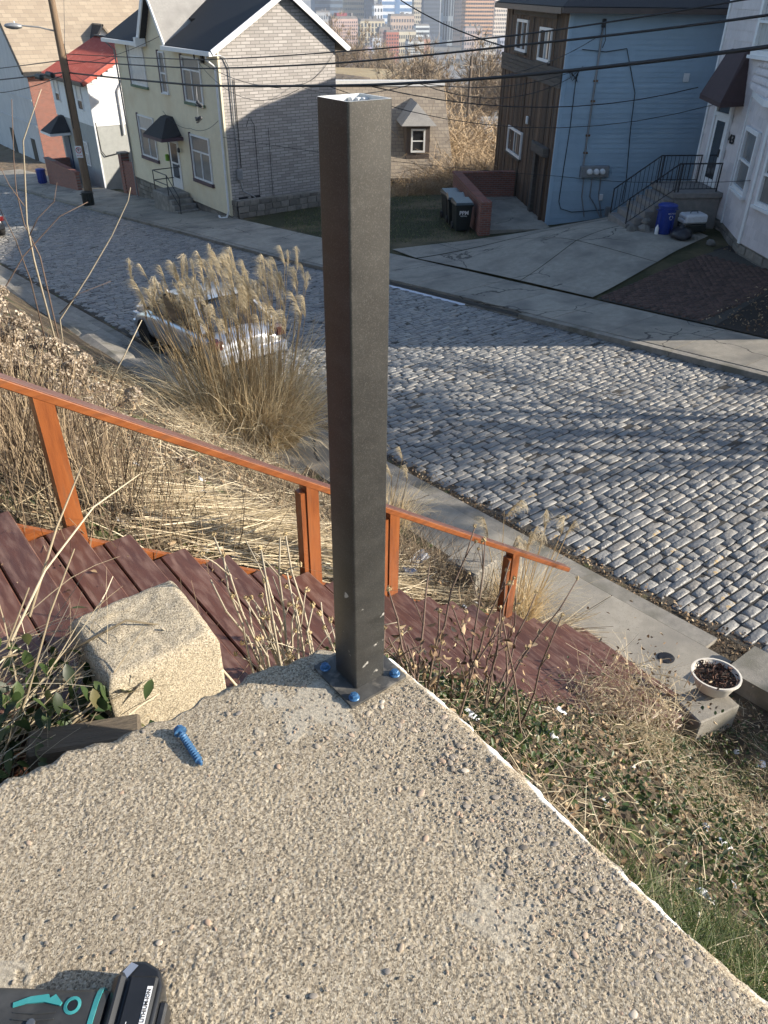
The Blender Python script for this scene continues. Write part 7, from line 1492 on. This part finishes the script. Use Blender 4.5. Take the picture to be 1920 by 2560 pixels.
n = 260; a = rng.uniform(0, 6.28, n); q = .19 * np.sqrt(rng.random(n)); c = np.stack([q * np.cos(a), q * np.sin(a), .17 + rng.uniform(0, .03, n)], -1); V_, F_, R_ = leafset(c, rng.uniform(.02, .06, n), .4, .35); np_mesh('dead_leaves', V_, F_, M('dark_dead_leaf', (.12, .06, .04), (.07, .035, .025), scale=20, rough=.8, rnd=.4), pot, rnd=R_, kind='stuff')
pot.rotation_euler = (R(-4), R(3), 0)
# litter
o = snow(1, 0, 0.001, 0, .001, 9).build('plastic_bottle', m_wht); o.data.clear_geometry()
mb = MB(); mb.lathe([(.03, 0), (.034, .02), (.034, .13), (.014, .17), (.014, .20)], 12, m=Matrix.Rotation(R(90), 4, 'Y')); bo = mb.mesh('plastic_bottle', 40); o.data = bo; bo.materials.append(M('clear_plastic', (.62, .62, .64), rough=.15, coat=.6)); i_ = 15; o.location = (.74 + i_ * RUN + .06, 3.46, -1.05 - i_ * RISE + .036); o.rotation_euler = (0, 0, R(-65)); tag(o, 'crushed clear plastic bottle lying on a low step', 'bottle')
def crumple(name, loc, sx, sy, mat, label, cat, seed):
    r = np.random.default_rng(seed); n = 7; V_ = []; F_ = []
    for i in range(n):
        for j in range(n): V_.append((sx * (i / (n - 1) - .5) + r.normal(0, sx * .04), sy * (j / (n - 1) - .5) + r.normal(0, sy * .04), abs(r.normal(0, .025)) + .02))
    for i in range(n - 1):
        for j in range(n - 1): F_.append((i * n + j, (i + 1) * n + j, (i + 1) * n + j + 1, i * n + j + 1))
    mb = MB(); mb.add(V_, F_); o = mb.build(name, mat); o.location = loc; o.rotation_euler = (0, R(25), r.uniform(0, 6)); tag(o, label, cat); return o
crumple('litter_paper', (4.0, 4.62, float(zhill(np.float64(4.0), np.float64(4.62))) + .10), .34, .16, m_wht, 'crumpled white paper litter in the weeds by the handrail', 'litter', 1)
crumple('litter_wrapper', (3.62, 4.28, float(zhill(np.float64(3.62), np.float64(4.28))) + .08), .22, .12, M('blue_wrapper', (.10, .20, .50), (.5, .55, .65), scale=9, rough=.35), 'blue and white wrapper lying by the handrail post', 'litter', 2)
crumple('litter_bag', (1.22, 1.0, float(zhill(np.float64(1.22), np.float64(1.0))) + .05), .2, .12, M('grey_plastic_film', (.42, .45, .46), (.30, .32, .34), scale=9, rough=.25), 'torn translucent plastic film caught under the painted edge', 'litter', 3)
# ------------------------------------------------------------------ cordless drill, handle towards the left, battery at the right
m_rub = M('black_rubber', (.032, .033, .034), (.022, .023, .024), scale=30, rough=.62, bump=.15, bscale=300, bdist=.001, big=(14, (.075, .075, .072), .5, .75)); m_teal = M('teal_plastic', (.045, .27, .27), (.035, .22, .225), scale=20, rough=.5, big=(25, (.12, .33, .32), .55, .8)); m_batt = M('battery_plastic', (.020, .021, .024), (.013, .014, .016), scale=20, rough=.35, big=(18, (.07, .07, .07), .6, .8)); m_steel = M('dull_screw', (.25, .25, .25), rough=.4, metal=.8)
dr_ = empty('cordless_drill', (.035, .775, 0), R(-38), 'black and teal cordless drill lying on the landing', 'drill')
# local: +x image right, +y image up, z up ; metres
def loft(rings, mat, name, parent, sm=40):
    k = len(rings[0]); mb = MB(); V_ = [p for r_ in rings for p in r_]; F_ = [tuple(reversed(range(k))), tuple((len(rings) - 1) * k + i for i in range(k))]
    for i in range(len(rings) - 1):
        for j in range(k): F_.append((i * k + j, i * k + (j + 1) % k, (i + 1) * k + (j + 1) % k, (i + 1) * k + j))
    mb.add(V_, F_); return mb.build(name, mat, parent, smooth=sm)
def ell(x, y, z, ry, rz, n=16, sq=.7): return [(x, y + ry * abs(math.cos(a)) ** sq * (1 if math.cos(a) > 0 else -1), z + rz * abs(math.sin(a)) ** sq * (1 if math.sin(a) > 0 else -1)) for a in np.linspace(0, 2 * math.pi, n, endpoint=False)]
loft([ell(-.34, -.055, .042, .045, .032), ell(-.24, -.050, .040, .046, .033), ell(-.14, -.048, .038, .044, .032), ell(-.07, -.052, .038, .046, .031), ell(-.035, -.056, .038, .052, .031), ell(-.012, -.060, .038, .058, .030), ell(.002, -.062, .038, .056, .028)], m_rub, 'handle', dr_)
loft([ell(-.016, -.060, .038, .0595, .0315), ell(-.008, -.060, .038, .0605, .0318)], m_teal, 'housing_seam', dr_)
def patch(poly, name, mat, parent, z=.0735, th=.0015):
    mb = MB(); mb.prism(poly, z - .004, z + th); return mb.build(name, mat, parent)
patch([(-.145, -.036), (-.120, -.026), (-.092, -.022), (-.088, -.028), (-.080, -.022), (-.066, -.034), (-.068, -.039), (-.095, -.034), (-.125, -.037), (-.143, -.043)], 'teal_grip_inlay', m_teal, dr_, .0705, .001)
mb = MB(); mb.lathe([(.013, 0), (.014, .002), (.009, .003), (.008, .0005)], 18, c=(-.048, -.038, .0675)); mb.build('strap_eye', m_teal, dr_, smooth=30); MB().lathe([(.0078, 0), (.0078, .001)], 14, c=(-.048, -.038, .0690)).build('strap_hole', m_iron, dr_)
patch([(-.215, -.072), (-.168, -.060), (-.160, -.066), (-.150, -.11), (-.215, -.11)], 'teal_side_panel', m_teal, dr_, .0725, .001)
for k in range(4): mb = MB(); mb.tube([(-.14 + .002 * k, -.050 - .010 * k, .0700), (-.105, -.052 - .010 * k, .0718), (-.072, -.048 - .010 * k, .0700)], .0012, 5); mb.build('grip_rib', m_rub, dr_)
mb = MB(); mb.lathe([(.007, 0), (.007, .002), (.004, .0025)], 12, c=(-.105, -.066, .0705)); mb.build('case_screw', m_steel, dr_)
mb = MB(); mb.cbox(.004, .028, -.13, .020, .006, .068, .010); mb.build('battery_mount', m_batt, dr_)
mb = MB(); mb.prism([(.010, -.14), (.088, -.14), (.088, .000), (.078, .026), (.050, .040), (.026, .040), (.008, .020)], .003, .058); o = mb.build('battery_shell', m_batt, dr_, smooth=40); bv = o.modifiers.new('bevel', 'BEVEL'); bv.width = .006; bv.segments = 3; bv.limit_method = 'ANGLE'
bt = MB().cbox(.032, .080, -.14, .012, .0585, .0665, .004).build('battery_top', m_batt, dr_); MB().cbox(.086, .101, -.14, -.020, .006, .050, .004).build('battery_tail', m_batt, dr_)
gp = MB(); gp.add([(.010, .012, .0585), (.026, .036, .0585), (.040, .030, .0605), (.024, .006, .0605)], [(0, 1, 2, 3)]); gp.build('silver_label', M('brushed_label', (.50, .52, .56), (.42, .44, .48), scale=20, rough=.3, metal=.5), dr_)
plt = MB().box(.0660, .0750, -.066, -.006, .0666, .0672).build('white_strip', m_wht, dr_)
text_obj('battery_words', 'LITHIUM-ION', .0085, m_iron, plt, (.0703, -.036, .0674), (0, 0, R(90)), .0002, .0002)
text_obj('battery_volts', '18V', .026, m_wht, bt, (.060, -.092, .0668), (0, 0, R(90)), .0002, .0003)
MB().box(.0445, .0455, -.14, -.06, .0666, .0670).build('battery_stripe', m_wht, dr_)
bt_ = MB(); bt_.tube([(0, 0, 0), (.07, .0, 0)], .006, 10); mk = empty('marker_tip', (.115, .612, .008), R(-30), 'small striped marker end lying beside the drill', 'marker')
mb = MB(); mb.tube([(-.05, 0, 0), (.0, 0, 0)], .0075, 12); mb.build('barrel', M('marker_blue', (.12, .20, .36), rough=.4), mk, smooth=40); mb = MB(); mb.tube([(.0005, 0, 0), (.012, 0, 0)], .0078, 12); mb.build('white_band', m_wht, mk, smooth=40); mb = MB(); mb.tube([(.0125, 0, 0), (.025, 0, 0)], .0080, 12); mb.build('red_cap', M('marker_red', (.55, .05, .04), rough=.4), mk, smooth=40)
